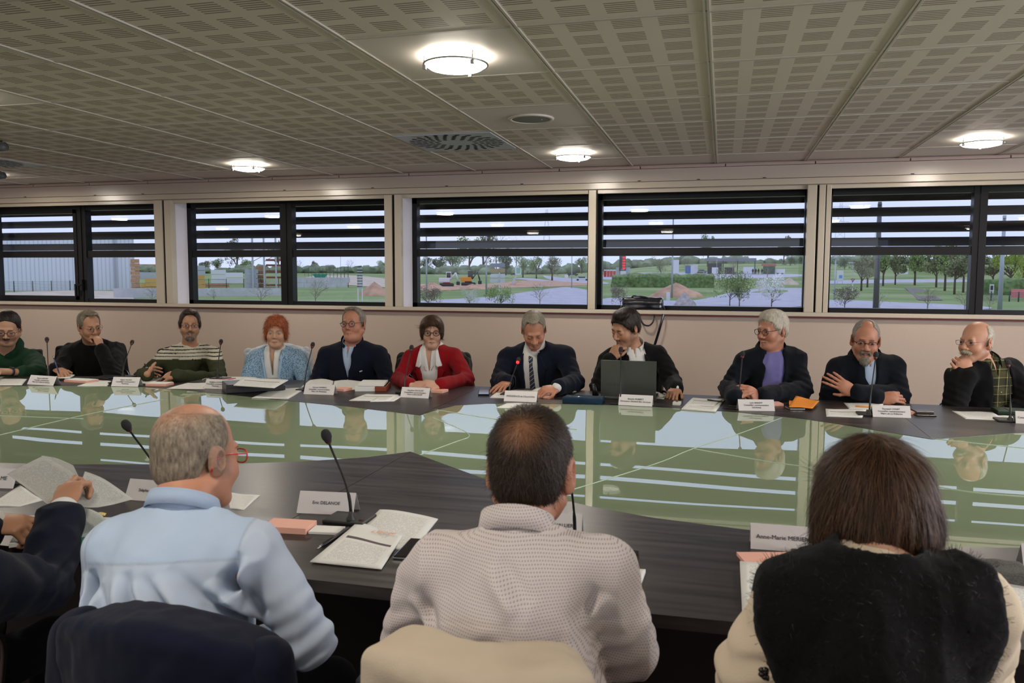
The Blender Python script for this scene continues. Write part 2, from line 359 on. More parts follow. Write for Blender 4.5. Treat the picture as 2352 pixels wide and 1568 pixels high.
# ceiling speaker, swirl vents, spotlights
t = empty('ceiling_speaker', rp(-.969, 4.08, ZC), 0, 'round flat grey ceiling speaker in a plain ceiling tile', 'speaker')
b = bm_new(); lathe(b, [(.112, 0), (.118, -.004), (.112, -.009), (.100, -.010), (.098, -.005)], n=40); obj('rim', rl(b), m_plain, t)
b = bm_new(); lathe(b, [(0, -.008), (.09, -.008), (.1, -.005)], n=40); obj('speaker_grille', rl(b), M('speaker_mesh', (.20, .22, .20), .6, bump=.6, bscale=400), t)
b = bm_new(); ball(b, (.055, .0, -.010), .005); obj('badge', rl(b), m_ring, t)
m_vent = M('vent_metal', (.55, .58, .72), .35, .1); m_hole = M('vent_hole', (.025, .018, .012), .7)
def vent(x, y, label):
    t = empty('ceiling_vent', rp(x, y, ZC), 0, label, 'air vent', 'swirl air vents in the ceiling')
    b = bm_new(); box(b, (-.292, -.292, -.008), (.292, .292, -.001), bev=.002); obj('vent_plate', rl(b), m_vent, t)
    b = bm_new()
    for r, nn in ((.265, 26), (.228, 26), (.191, 22), (.154, 18), (.117, 14)):
        for k_ in range(nn):
            a = 2 * PI * (k_ + r * 7) / nn; c, s = math.cos(a + .5), math.sin(a + .5); L_, w_ = .013 + r * .035, .0125
            P = [(math.cos(q) * L_, math.sin(q) * w_) for q in [2 * PI * i / 10 for i in range(10)]]
            b.faces.new([b.verts.new((r * math.cos(a) + u * c - v * s, r * math.sin(a) + u * s + v * c, -.0088)) for u, v in P][::-1])
    obj('air_slots', rl(b), m_hole, t, label='dark swirl of air slots')
vent(-1.569, 4.68, 'square air vent with a swirl of dark slots, left of the ceiling speaker'); vent(-5.169, 4.68, 'square air vent cut by the left edge of the photo')
for (px, py, lab) in ((3, 338, 'small grey spotlight under the ceiling at the left edge, nearer one'), (2, 404, 'small grey spotlight under the ceiling at the left edge, farther one')):
    P = AZ(px, py, 2.51); t = empty('spotlight', (P.x, P.y, 2.5615), 0, lab, 'spotlight', 'small spotlights')
    b = bm_new(); cyl(b, (0, 0, 0), (0, 0, -.03), .008); obj('stem', rl(b), m_ring, t)
    b = bm_new(); cyl(b, (-.035, 0, -.045), (.03, 0, -.035), .02, .026); obj('spotlight_head', rl(b), M('spot_grey', (.12, .13, .13), .4), t)
# ------------------------------------------------------------------ the table
ZT = .74
m_wood, n, p = _m('dark_wood_laminate'); tc = n.nodes.new('ShaderNodeTexCoord'); mp = n.nodes.new('ShaderNodeMapping'); mp.inputs['Scale'].default_value = (.9, 14, 14)
n1 = n.nodes.new('ShaderNodeTexNoise'); n1.inputs['Scale'].default_value = 2.2; n1.inputs['Detail'].default_value = 7; r = n.nodes.new('ShaderNodeValToRGB')
r.color_ramp.elements[0].position = .32; r.color_ramp.elements[0].color = (.009, .007, .007, 1); r.color_ramp.elements[1].position = .7; r.color_ramp.elements[1].color = (.052, .044, .040, 1)
n.links.new(tc.outputs['Object'], mp.inputs[0]); n.links.new(mp.outputs[0], n1.inputs[0]); n.links.new(n1.outputs[0], r.inputs[0]); n.links.new(r.outputs[0], p.inputs['Base Color'])
rr = n.nodes.new('ShaderNodeMapRange'); p.inputs['Specular IOR Level'].default_value = .38; rr.inputs['To Min'].default_value = .26; rr.inputs['To Max'].default_value = .42; n.links.new(n1.outputs[0], rr.inputs[0]); n.links.new(rr.outputs[0], p.inputs['Roughness'])
bp = n.nodes.new('ShaderNodeBump'); bp.inputs['Strength'].default_value = .25; bp.inputs['Distance'].default_value = .001; n.links.new(n1.outputs[0], bp.inputs['Height']); n.links.new(bp.outputs[0], p.inputs['Normal'])
m_tglass, n, p = _m('green_glass_top'); o_ = n.nodes['Material Output']; n.nodes.remove(p)
df = n.nodes.new('ShaderNodeBsdfDiffuse'); df.inputs[0].default_value = (.27, .345, .22, 1); gl = n.nodes.new('ShaderNodeBsdfGlossy'); gl.inputs['Roughness'].default_value = 0.0; gl.inputs[0].default_value = (.97, 1, 1, 1)
fr = n.nodes.new('ShaderNodeFresnel'); fr.inputs[0].default_value = 4.2; ms = n.nodes.new('ShaderNodeMixShader')
tc = n.nodes.new('ShaderNodeTexCoord'); nz = n.nodes.new('ShaderNodeTexNoise'); nz.inputs['Scale'].default_value = 1.1; nz.inputs['Detail'].default_value = 0; bp = n.nodes.new('ShaderNodeBump'); bp.inputs['Strength'].default_value = 1; bp.inputs['Distance'].default_value = .003
n.links.new(tc.outputs['Object'], nz.inputs[0]); n.links.new(nz.outputs[0], bp.inputs['Height']); n.links.new(bp.outputs[0], gl.inputs['Normal'])
n.links.new(fr.outputs[0], ms.inputs[0]); n.links.new(df.outputs[0], ms.inputs[1]); n.links.new(gl.outputs[0], ms.inputs[2]); n.links.new(ms.outputs[0], o_.inputs[0])
m_tedge = M('table_edge', (.035, .026, .02), .4); m_apron = M('table_apron', (.018, .008, .008), .6)
table = empty('conference_table', (-1.2, 3.6, 0), 0, 'huge oval conference table with green glass centre and dark wood rim', 'table')
def TL(b): bmesh.ops.translate(b, verts=b.verts[:], vec=(1.2, -3.6, 0)); return b
F_IN = [(-6.4, 3.6), (-5.9, 3.98), (-5.4, 4.24), (-4.829, 4.46), (-4.336, 4.62), (-3.866, 4.69), (-3.5, 4.64), (-3.111, 4.545), (-2.754, 4.454), (-2.127, 4.318), (-1.808, 4.218), (-1.614, 4.154), (-1.585, 4.34), (-1.53, 4.53), (-1.366, 4.65), (-1.061, 4.736), (-.593, 4.80), (-.232, 4.785), (.111, 4.735), (.451, 4.605), (.604, 4.5), (.805, 4.335), (.987, 4.197), (1.423, 4.473), (1.8, 4.65), (2.3, 4.72), (2.8, 4.6), (3.2, 4.35), (3.45, 4.1)]
N_IN = [(-6.4, 3.6), (-5.6, 3.0), (-4.9, 2.7), (-4.2, 2.6), (-3.5, 2.59), (-2.864, 2.627), (-2.537, 2.693), (-2.332, 2.749), (-1.934, 2.867), (-1.673, 2.987), (-1.459, 3.121), (-1.316, 3.275), (-1.151, 3.139), (-.862, 2.904), (-.6, 2.74), (-.416, 2.65), (-.2, 2.575), (.069, 2.53), (.3, 2.508), (.6, 2.50), (.86, 2.566), (1.3, 2.74), (1.7, 3.0), (1.95, 3.25), (2.3, 3.0), (2.7, 2.85), (3.1, 3.0), (3.45, 3.5)]
F_OUT = [(-7.3, 3.7), (-6.7, 4.15), (-6.0, 4.55), (-5.256, 4.87), (-4.9, 5.0), (-4.3, 5.15), (-3.6, 5.27), (-2.6, 5.33), (-1.6, 5.345), (-.26, 5.352), (.6, 5.345), (1.3, 5.33), (2.2, 5.25), (3.2, 5.0), (3.9, 4.5), (4.15, 4.0)]
N_OUT = [(-7.3, 3.7), (-6.9, 3.0), (-6.2, 2.35), (-5.2, 1.95), (-4.2, 1.84), (-3.0, 1.82), (-1.8, 1.815), (-.8, 1.81), (0, 1.83), (.7, 1.85), (1.6, 1.86), (2.6, 1.95), (3.5, 2.3), (4.0, 3.0), (4.15, 4.0)]
def strip_part(inner, outer, name, xs_):
    """split a ring half into segments at inner-edge indices xs_"""
    for a, c in zip(xs_, xs_[1:]):
        I = inner[a:c + 1]; xa, xc = I[0][0], I[-1][0]
        if a == 0: xa = outer[0][0]
        if c == len(inner) - 1: xc = outer[-1][0]
        def oy(x):
            for p_, q_ in zip(outer, outer[1:]):
                if min(p_[0], q_[0]) - 1e-6 <= x <= max(p_[0], q_[0]) + 1e-6: return p_[1] + (q_[1] - p_[1]) * (x - p_[0]) / ((q_[0] - p_[0]) or 1)
            return outer[0][1] if x < outer[0][0] else outer[-1][1]
        g = .0012; O_ = [(xa + g, oy(xa + g))] + [p_ for p_ in outer if xa + .02 < p_[0] < xc - .02] + [(xc - g, oy(xc - g))]
        I = [(I[0][0] + g, I[0][1])] + I[1:-1] + [(I[-1][0] - g, I[-1][1])]
        b = bm_new(); prism(b, O_ + I[::-1], ZT - .032, ZT); obj(name, TL(b), m_wood, table)
strip_part(F_IN, F_OUT, 'rim_segment', [0, 11, 22, len(F_IN) - 1]); strip_part(N_IN, N_OUT, 'rim_segment', [0, 11, 23, len(N_IN) - 1])
b = bm_new(); prism(b, [(x, y + (.12 if 0 < i < len(F_IN) - 1 else 0)) for i, (x, y) in enumerate(F_IN)] + [(x, y - .12) for x, y in N_IN[::-1][:-1]], ZT - .022, ZT - .0015); obj('glass_top', TL(b), m_tglass, table)
# joints of the glass plates: thin raised polished edges
m_joint = M('glass_edge', (.42, .55, .42), .15)
J = [[(-3.348, 4.25), (-3.40, 3.7), (-3.368, 3.097)], [(-5.2, 3.40), (-3.823, 3.521), (-3.316, 3.566)], [(-1.60, 4.36), (-1.4, 4.26), (-1.19, 4.16), (-.7, 3.98)], [(-1.52, 4.10), (-1.391, 3.97), (-1.229, 3.782), (-1.17, 3.66), (-1.192, 3.541), (-1.256, 3.229)],
     [(-.60, 2.69), (-.263, 3.318), (-.117, 3.671), (.099, 4.105), (.33, 4.62)], [(-.118, 3.68), (.181, 3.514), (.376, 3.432), (.756, 3.254), (1.053, 3.181), (1.9, 3.25)], [(.98, 4.22), (1.5, 4.05), (2.4, 3.9)]]
for L_ in J: b = bm_new(); tube(b, smooth_pts([(x, y, ZT - .0012) for x, y in L_], 6), .0022, n=4); obj('glass_joint', TL(b), m_joint, table)
b = bm_new()
for Yp, x0_, x1_ in ((2.32, -5.5, 3.4), (4.86, -4.6, 3.2)): box(b, (x0_, Yp - .015, .02), (x1_, Yp + .015, ZT - .033))
obj('modesty_panel', TL(b), m_apron, table)
for x in (-5.2, -3.6, -2.0, -.3, 1.3, 3.0):
    for Yp in (2.36, 4.80):
        b = boxbm((x - .03, Yp - .03, 0), (x + .03, Yp + .03, ZT - .033)); obj('leg', TL(b), m_apron, table)
# ------------------------------------------------------------------ bodies: signed distance shapes and a surface-net mesher
A_ = np.array
def rotm(rx=0, ry=0, rz=0):
    return A_((Matrix.Rotation(math.radians(rz), 3, 'Z') @ Matrix.Rotation(math.radians(ry), 3, 'Y') @ Matrix.Rotation(math.radians(rx), 3, 'X')))
class F:
    """a list of shapes blended one after the other"""
    def __init__(s): s.ops = []; s.disp = None; s.grow = 0.
    def copy(s, grow=0.):
        f = F(); f.ops = list(s.ops); f.disp = s.disp; f.grow = s.grow + grow; return f
    def rc(s, a, b, ra, rb=None, k=.02, op='u'):
        a, b = A_(a, float), A_(b, float); rb = ra if rb is None else rb
        s.ops.append((op, 'c', (a, b, ra, rb), k, (a + b) / 2, np.linalg.norm(b - a) / 2 + max(ra, rb))); return s
    def el(s, c, r, R=None, k=.02, op='u'):
        c = A_(c, float); r = A_(r, float) if hasattr(r, '__len__') else A_([r] * 3, float)
        s.ops.append((op, 'e', (c, r, R), k, c, r.max())); return s
    def bx(s, c, h, R=None, rr=.005, k=.01, op='u'):
        c, h = A_(c, float), A_(h, float); s.ops.append((op, 'b', (c, h, R, rr), k, c, np.linalg.norm(h) + rr)); return s
    def pr(s, poly, axis, lo, hi, k=.005, op='s', R=None, c=(0, 0, 0)):
        """polygon extruded along axis 'x' (poly in y,z) or 'y' (poly in x,z), in the frame R, c"""
        P = A_(poly, float); c = A_(c, float); s.ops.append((op, 'p', (P, axis, lo, hi, R, c), k, c, 9.)); return s
def pdist(kind, g, P):
    if kind == 'c':
        a, b, ra, rb = g; ab = b - a; t = np.clip(((P - a) @ ab) / max(ab @ ab, 1e-9), 0, 1)
        return np.linalg.norm(P - a - t[:, None] * ab, axis=1) - (ra + (rb - ra) * t)
    if kind == 'e':
        c, r, R = g; q = P - c
        if R is not None: q = q @ R
        k0 = np.linalg.norm(q / r, axis=1); k1 = np.linalg.norm(q / (r * r), axis=1) + 1e-9
        return k0 * (k0 - 1) / k1
    if kind == 'b':
        c, h, R, rr = g; q = P - c
        if R is not None: q = q @ R
        q = np.abs(q) - h; return np.linalg.norm(np.maximum(q, 0), axis=1) + np.minimum(q.max(axis=1), 0) - rr
    V, axis, lo, hi, R, c = g; q = P - c
    if R is not None: q = q @ R
    x, y, w = (q[:, 1], q[:, 2], q[:, 0]) if axis == 'x' else (q[:, 0], q[:, 2], q[:, 1])
    d = np.full(len(P), 1e9); s = np.ones(len(P)); N = len(V)
    for i in range(N):
        a, b = V[i], V[i - 1]; e = b - a; wx, wy = x - a[0], y - a[1]
        t = np.clip((wx * e[0] + wy * e[1]) / max(e @ e, 1e-12), 0, 1); d = np.minimum(d, (wx - e[0] * t)**2 + (wy - e[1] * t)**2)
        c1, c2, c3 = y >= a[1], y < b[1], e[0] * wy > e[1] * wx
        s = np.where((c1 & c2 & c3) | (~c1 & ~c2 & ~c3), -s, s)
    return np.maximum(s * np.sqrt(d), np.abs(w - (lo + hi) / 2) - (hi - lo) / 2)
def ev(f, P, idx=None):
    d = np.full(len(P), .5)
    for i in (range(len(f.ops)) if idx is None else idx):
        op, kind, g, k, c, r = f.ops[i]
        if isinstance(kind, F): x = ev(kind, P)
        else: x = pdist(kind, g, P)
        if op == 'u': h = np.maximum(k - np.abs(d - x), 0) / k if k > 0 else 0; d = np.minimum(d, x) - h * h * k / 4
        else:
            x = -x if op == 's' else x; h = np.maximum(k - np.abs(d - x), 0) / k if k > 0 else 0; d = np.maximum(d, x) + h * h * k / 4
    d = d - f.grow
    if f.disp is not None: d = d + f.disp(P)
    return d
def band(base, thick, poly, lo, hi, axis='y', R=None, c=(0, 0, 0), inner=.004):
    """a thin layer of the base surface inside a polygon"""
    f = F(); f.ops.append(('u', base.copy(thick), None, 0, A_([0, 0, 0]), 99)); f.pr(poly, axis, lo, hi, k=.003, op='i', R=R, c=c); return f
def mesh_of(f, lo, hi, h, name='m', paint=None, base=(1, 1, 1)):
    lo, hi = A_(lo, float), A_(hi, float); B = 12; nb = np.ceil((hi - lo) / h / B).astype(int); n = nb * B + 1
    D = np.empty(n, np.float32); hd = B * h * .866
    g = np.stack(np.meshgrid(*[np.arange(k) for k in nb], indexing='ij'), -1).reshape(-1, 3); bc = lo + (g + .5) * B * h; dc = ev(f, bc)
    off = np.stack(np.meshgrid(*[np.arange(B + 1)] * 3, indexing='ij'), -1).reshape(-1, 3) * h
    C = A_([o[4] for o in f.ops]); Rr = A_([o[5] for o in f.ops]); Kk = A_([o[3] for o in f.ops])
    for (i, j, k), c, d in zip(g, bc, dc):
        sl = np.s_[i * B:i * B + B + 1, j * B:j * B + B + 1, k * B:k * B + B + 1]
        if abs(d) > hd * 1.5 + .012: D[sl] = d; continue
        idx = np.nonzero(np.linalg.norm(C - c, axis=1) - Rr < hd * 2.2 + Kk + .01 + f.grow)[0]
        D[sl] = ev(f, lo + A_([i, j, k]) * B * h + off, idx).reshape(B + 1, B + 1, B + 1)
    S = D < 0; cnt = np.zeros(tuple(n - 1), np.uint8); O = [(a, b, c) for a in (0, 1) for b in (0, 1) for c in (0, 1)]
    for a, b, c in O: cnt += S[a:n[0] - 1 + a, b:n[1] - 1 + b, c:n[2] - 1 + c]
    act = (cnt > 0) & (cnt < 8); ai = np.argwhere(act); vid = np.full(tuple(n - 1), -1, np.int32); vid[act] = np.arange(len(ai))
    acc = np.zeros((len(ai), 3)); w = np.zeros(len(ai)); cv = {o: D[ai[:, 0] + o[0], ai[:, 1] + o[1], ai[:, 2] + o[2]] for o in O}
    for o in O:
        for ax in range(3):
            if o[ax]: continue
            o2 = list(o); o2[ax] = 1; d0, d1 = cv[o], cv[tuple(o2)]; m = (d0 < 0) != (d1 < 0); t = np.where(m, d0 / np.where(m, d0 - d1, 1), 0)
            p = np.tile(A_(o, float), (len(ai), 1)); p[:, ax] += t; acc += p * m[:, None]; w += m
    V = lo + (ai + acc / np.maximum(w, 1)[:, None]) * h; Q = []
    for ax in range(3):
        b, c = (ax + 1) % 3, (ax + 2) % 3; e = [slice(1, None)] * 3; e[ax] = slice(0, -1); e2 = [slice(1, None)] * 3; e2[ax] = slice(1, None)
        s0 = S[tuple(slice(0, -1) if q == ax else slice(1, -1) for q in range(3))]; s1 = S[tuple(slice(1, None) if q == ax else slice(1, -1) for q in range(3))]
        m = s0 != s1; e = np.argwhere(m); flip = s0[m]
        def cell(db, dc):
            q = e.copy(); q[:, b] += 1 - db; q[:, c] += 1 - dc; return vid[q[:, 0], q[:, 1], q[:, 2]]
        q = np.stack([cell(1, 1), cell(0, 1), cell(0, 0), cell(1, 0)], 1); q[~flip] = q[~flip][:, ::-1]; Q.append(q)
    Q = np.concatenate(Q); Q = Q[(Q >= 0).all(1)]
    me = bpy.data.meshes.new(name); me.vertices.add(len(V)); me.vertices.foreach_set('co', V.astype(np.float32).ravel()); me.loops.add(len(Q) * 4); me.loops.foreach_set('vertex_index', Q.astype(np.int32).ravel())
    me.polygons.add(len(Q)); me.polygons.foreach_set('loop_start', np.arange(len(Q), dtype=np.int32) * 4); me.polygons.foreach_set('loop_total', np.full(len(Q), 4, np.int32)); me.polygons.foreach_set('use_smooth', np.ones(len(Q), bool)); me.update(calc_edges=True)
    if paint is not None:
        c = np.tile(A_(base, float), (len(V), 1))
        for fn in paint: c = fn(V, c)
        at = me.color_attributes.new('Col', 'FLOAT_COLOR', 'POINT'); at.data.foreach_set('color', np.concatenate([c, np.ones((len(V), 1))], 1).astype(np.float32).ravel())
    return me
def vnoise(P, s, seed=0):
    """smooth value noise in -1..1"""
    q = P * s + seed * 17.3; i = np.floor(q).astype(np.int64); f_ = q - i; f_ = f_ * f_ * (3 - 2 * f_); r = 0
    for a in (0, 1):
        for b in (0, 1):
            for c in (0, 1):
                h_ = ((i[:, 0] + a) * 73856093) ^ ((i[:, 1] + b) * 19349663) ^ ((i[:, 2] + c) * 83492791); h_ = (h_ ^ (h_ >> 13)) * 1274126177 & 0xffff
                r = r + (h_ / 32767.5 - 1) * (f_[:, 0] if a else 1 - f_[:, 0]) * (f_[:, 1] if b else 1 - f_[:, 1]) * (f_[:, 2] if c else 1 - f_[:, 2])
    return r
def spot(c, r, col, hard=.3, amt=1.):
    c, r, col = A_(c, float), A_(r, float), A_(col, float)
    def fn(V, C):
        d = np.linalg.norm((V - c) / r, axis=1); w = np.clip((1 - d) / hard, 0, 1)[:, None] * amt; return C * (1 - w) + col * w
    return fn
# ---- materials for people
def attr_mat(name, rough=.5, bump=.15, bscale=300, spec=.4, extra=None):
    m, n, p = _m(name); a = n.nodes.new('ShaderNodeAttribute'); a.attribute_name = 'Col'; n.links.new(a.outputs['Color'], p.inputs['Base Color']); p.inputs['Roughness'].default_value = rough; p.inputs['Specular IOR Level'].default_value = spec
    t = n.nodes.new('ShaderNodeTexCoord'); z = n.nodes.new('ShaderNodeTexNoise'); z.inputs['Scale'].default_value = bscale; z.inputs['Detail'].default_value = 4; b = n.nodes.new('ShaderNodeBump'); b.inputs['Strength'].default_value = bump; b.inputs['Distance'].default_value = .001
    n.links.new(t.outputs['Object'], z.inputs[0]); n.links.new(z.outputs[0], b.inputs['Height']); n.links.new(b.outputs[0], p.inputs['Normal']); return m
m_skin = attr_mat('skin', .48, .2, 250); m_hairs = attr_mat('hair', .5, .8, 220, .3); m_cloth = attr_mat('cloth', .85, .5, 900, .15)
m_eye = attr_mat('eye', .12, 0); m_lens = thin_glass('spectacle_lens', 1.22, (.93, .93, .95)); MATS['skin'] = m_skin
def fab(name, col, **k): return M(name, col, .9, spec=.15, bump=.5, bscale=700, sheen=.05, **k)
def hand(f, W, d, n, side=1, curl=(.3, .35, .4, .45), s=1., thumb=(.6, .2), spread=.06, pal=1., fk=.006):
    """W wrist, d direction of the fingers, n back-of-hand normal, side +1/-1 picks the thumb side; adds to shape list f"""
    d = A_(d, float); d /= np.linalg.norm(d); n = A_(n, float); n -= d * (n @ d); n /= np.linalg.norm(n); t = np.cross(d, n) * side; W = A_(W, float)
    R = np.stack([t, d, n], 1)
    f.el(W + d * .048 * s, A_([.040, .055, .0155]) * s, R, k=.012).el(W + d * .068 * s + t * .004, A_([.041, .030, .014]) * s, R, k=.01)
    f.el(W + d * .03 * s + t * .024 * s - n * .008 * s, A_([.018, .034, .015]) * s, R, k=.01)
    tips = []
    for q, (off, L, cu) in enumerate(zip((.030, .010, -.010, -.029), (.046, .051, .047, .037), curl)):
        ex = (1.5 - q) * spread; b = W + d * (.092 - .004 * abs(q - 1)) * s + t * off * s; dd = d * math.cos(ex) + t * math.sin(ex); a = 0
        for L2, cc, r in ((L, .9, .0093), (L * .62, 1.15, .0084), (L * .52, .8, .0076)):
            a += cu * cc; v = dd * math.cos(a) - n * math.sin(a); e = b + v * L2 * s; f.rc(b, e, r * s, r * .92 * s, k=fk); b = e
        tips.append(b)
    b = W + d * .028 * s + t * .030 * s - n * .008 * s; v = d * .62 + t * thumb[0] - n * thumb[1]; v /= np.linalg.norm(v); e = b + v * .044 * s; f.rc(b, e, .0125 * s, .0105 * s, k=.01)
    v2 = v * .9 + d * .45 - t * .15 - n * .1; v2 /= np.linalg.norm(v2); f.rc(e, e + v2 * .032 * s, .0105 * s, .0085 * s, k=.005); return tips
class Person:
    """rig: world joints are turned into the local frame of the person (origin on the floor under the hips, -y in front)"""
    def __init__(s, name_label, hip, byaw, head, top, hyaw, hpitch, hroll=0, hs=1., group='people at the table'):
        s.org = A_([hip[0], hip[1], 0.]); s.R = rotm(0, 0, byaw); s.byaw = byaw
        s.root = empty('person', hip[:2] + (0,), math.radians(byaw), name_label, 'person', group)
        s.H = s.L(head); s.HR = rotm(0, 0, hyaw - byaw) @ rotm(hpitch, 0, 0) @ rotm(0, hroll, 0); s.hs = hs; s.hp = hpitch
    def L(s, p): return (A_(p, float) - s.org) @ s.R
    def h(s, *p): return s.H + s.HR @ (A_(p, float) * s.hs)       # point of the head frame
    def add_head(s, f, wid=1., jaw=1., nose=1., cheek=1., lip=1., eyes=1., ear=1., double=0., front=True):
        h, q = s.h, s.hs; R = s.HR
        f.el(h(0, .014, .037), A_([.073 * wid, .094, .082]) * q, R).el(h(0, -.030, -.030), A_([.060 * wid, .060, .085]) * q, R, k=.03)
        for x in (-1, 1): f.rc(h(x * .052 * wid * jaw, .005, -.055), h(x * .022 * jaw, -.062, -.098), .021 * q, .018 * q, k=.025)
        f.el(h(0, -.068, -.097), A_([.025, .022, .019]) * q, R, k=.025)
        if double: f.el(h(0, -.025, -.105), A_([.045, .045, .028]) * q * double, R, k=.03)
        if front:
            for x in (-1, 1): f.el(h(x * .036, -.058, -.035), A_([.026, .026, .026]) * q * cheek, R, k=.025)
            f.rc(h(-.03, -.082, .020), h(.03, -.082, .020), .011 * q, k=.015)
            f.rc(h(0, -.088, .008), h(0, -.109 - .004 * (nose - 1), -.030), .0075 * q * nose, .0115 * q * nose, k=.010)
            for x in (-1, 1):
                f.el(h(x * .012 * nose, -.098, -.037), A_([.0085, .010, .008]) * q * nose, R, k=.006)
                f.el(h(x * .031, -.100, .001), A_([.020, .015, .0135]) * q, R, k=.012, op='s'); f.el(h(x * .031, -.076, .0), A_([.0155] * 3) * q, R, k=.005)
                if eyes > 0: f.el(h(x * .031, -.0925, -.001), A_([.0125, .009, .0032 * eyes]) * q, R, k=.0015, op='s')
            f.rc(h(-.023, -.080, -.067), h(0, -.0895, -.065), .0045 * q, .0055 * q * lip, k=.008).rc(h(.023, -.080, -.067), h(0, -.0895, -.065), .0045 * q, .0055 * q * lip, k=.008)
            f.rc(h(-.019, -.080, -.074), h(0, -.088, -.077), .0045 * q, .0062 * q * lip, k=.008).rc(h(.019, -.080, -.074), h(0, -.088, -.077), .0045 * q, .0062 * q * lip, k=.008)
            f.rc(h(-.026, -.088, -.071), h(.026, -.088, -.071), .0022 * q, k=.003, op='s')
        for x in (-1, 1):
            RE = R @ rotm(0, 0, x * 22); f.el(h(x * (.074 * wid + .003), .012, -.006), A_([.0075, .019, .031]) * q * ear, RE, k=.006)
            f.el(h(x * (.074 * wid + .011), .006, -.002), A_([.006, .010, .017]) * q * ear, RE, k=.004, op='s')
            f.el(h(x * (.072 * wid + .001), .004, -.030), A_([.007, .009, .010]) * q * ear, RE, k=.006)
    def add_neck(s, f, nb, r=.055):
        f.rc(s.h(0, .028, -.05), A_(nb) - A_([0, 0, .02]), r * .95, r * 1.05, k=.03)
    def torso(s, f, nb, sl, sr, hip=None, fat=1., g=0., w=1., lean=0.):
        """nb neck base, sl/sr shoulders (low x / high x), all local"""
        nb, sl, sr = map(A_, (nb, sl, sr)); hip = A_([0, 0, .52]) if hip is None else A_(hip); sw = np.linalg.norm(sr - sl) / 2; mid = (sl + sr) / 2
        ch = mid * .72 + hip * .28 + A_([0, -.005, 0]); be = mid * .38 + hip * .62 + A_([0, -.025 * fat, 0])
        ax = (sr - sl) / (2 * sw); up = mid - hip; up /= np.linalg.norm(up); up -= ax * (up @ ax); up /= np.linalg.norm(up); R = np.stack([ax, np.cross(up, ax), up], 1); s.TR, s.TC = R, ch
        f.el(ch, (sw * .86 * w + g, .118 * fat + g, .205 + g), R, k=.05).el(be, (.152 * fat + g, .128 * fat + g, .18 + g), R, k=.07).el(hip, (.175 * (.6 + .4 * fat) + g, .14 + g, .13 + g), R, k=.06)
        for S_ in (sl, sr):
            f.rc(nb - up * .045, S_ * .94 + ch * .06, .054 + g, .048 + g, k=.05); f.rc(nb + up * .012, nb * .35 + S_ * .65 + up * .006, .034 + g * .6, .030 + g, k=.05)
    def arm(s, f, S_, E_, Wr, g=0., r=(.053, .043, .034), endk=None):
        S_, E_, Wr = map(A_, (S_, E_, Wr)); f.rc(S_, E_, r[0] + g, r[1] + g, k=.03); e = Wr if endk is None else E_ + (Wr - E_) * endk; f.rc(E_, e, r[1] + g, r[2] + g * .9, k=.02)
    def legs(s, hip=None, col=(.01, .01, .014), foot=.42, kn=.44):
        f = F(); hip = A_([0, 0, .50])
        f.el(hip, (.18, .15, .10))
        for x in (-1, 1):
            k_ = A_([x * .13, -kn, .50]); a = A_([x * .14, -foot, .10]); f.rc(hip + A_([x * .09, 0, 0]), k_, .085, .062, k=.04).rc(k_, a, .06, .045, k=.02)
        obj('trousers', mesh_of(f, (-.3, -.6, .04), (.3, .25, .72), .012), fab('dark_trousers', (.012, .012, .016)), s.root)
        for x in (-1, 1):
            f = F().el((x * .14, -foot - .05, .045), (.045, .14, .05)).bx((x * .14, -foot - .05, .012), (.04, .12, .008), rr=.006)
            obj('shoe', mesh_of(f, (x * .14 - .08, -foot - .25, 0), (x * .14 + .08, -foot + .15, .12), .01), M('black_leather', (.01, .01, .01), .35), s.root)
    def eyes_(s, look=(0, -1, 0), iris=(.06, .05, .04), lids=1.):
        for x in (-1, 1):
            b = bm_new(); ball(b, (0, 0, 0), .0135 * s.hs, 20, 14); d = Vector(s.HR @ A_(look)).normalized(); me = bpy.data.meshes.new('eye'); b.to_mesh(me); b.free()
            at = me.color_attributes.new('Col', 'FLOAT_COLOR', 'POINT')
            for v in me.vertices:
                c = v.co.normalized().dot(d); at.data[v.index].color = (*((.01, .01, .01) if c > .965 else iris if c > .84 else (.40, .36, .33)), 1)
            o = obj('eye', me, m_eye, s.root, True); o.location = s.h(x * .031, -.0775, 0)
    def glasses(s, m, style='round', rx=.021, rz=.017, y=-.108, z=-.002, thick=.0016, rim=True, half=False, tm=None):
        t = empty('spectacles'); t.parent = s.root; KIDS.setdefault(s.root, []).append(t); lens = []
        b = bm_new()
        for x in (-1, 1):
            pts = []
            for k_ in range(24):
                a = 2 * PI * k_ / 24; e = .75 if style == 'rect' else 1.; cx, cz = abs(math.cos(a))**e * math.copysign(1, math.cos(a)), abs(math.sin(a))**e * math.copysign(1, math.sin(a))
                pts.append(s.h(x * .033 + cx * rx, y + .006 * abs(x * .033 + cx * rx) / .05, z + cz * rz))
            lens.append(pts); rp_ = [p_ for p_ in pts]
            if half: tube(b, rp_[0:13], thick, 6)
            else: tube(b, rp_, thick, 6, closed=True)
        tube(b, [s.h(-.033 + rx, y + .001, z + .004), s.h(0, y - .002, z + .007), s.h(.033 - rx, y + .001, z + .004)], thick, 6); o = obj('rim', b, m, t, True)
        for x in (-1, 1):
            b = bm_new(); tube(b, [s.h(x * (.033 + rx), y + .007, z + .006), s.h(x * .074, y + .03, z + .008), s.h(x * .0785, -.0, z + .010), s.h(x * .080, .012, z + .004), s.h(x * .078, .028, -.028)], [thick, thick, thick * .9, thick, thick * 1.2], 6); obj('temple', b, tm or m, t, True)
            b = bm_new(); b.faces.new([b.verts.new(Vector(p_)) for p_ in lens[0 if x < 0 else 1]]); obj('lens', b, m_lens, t)
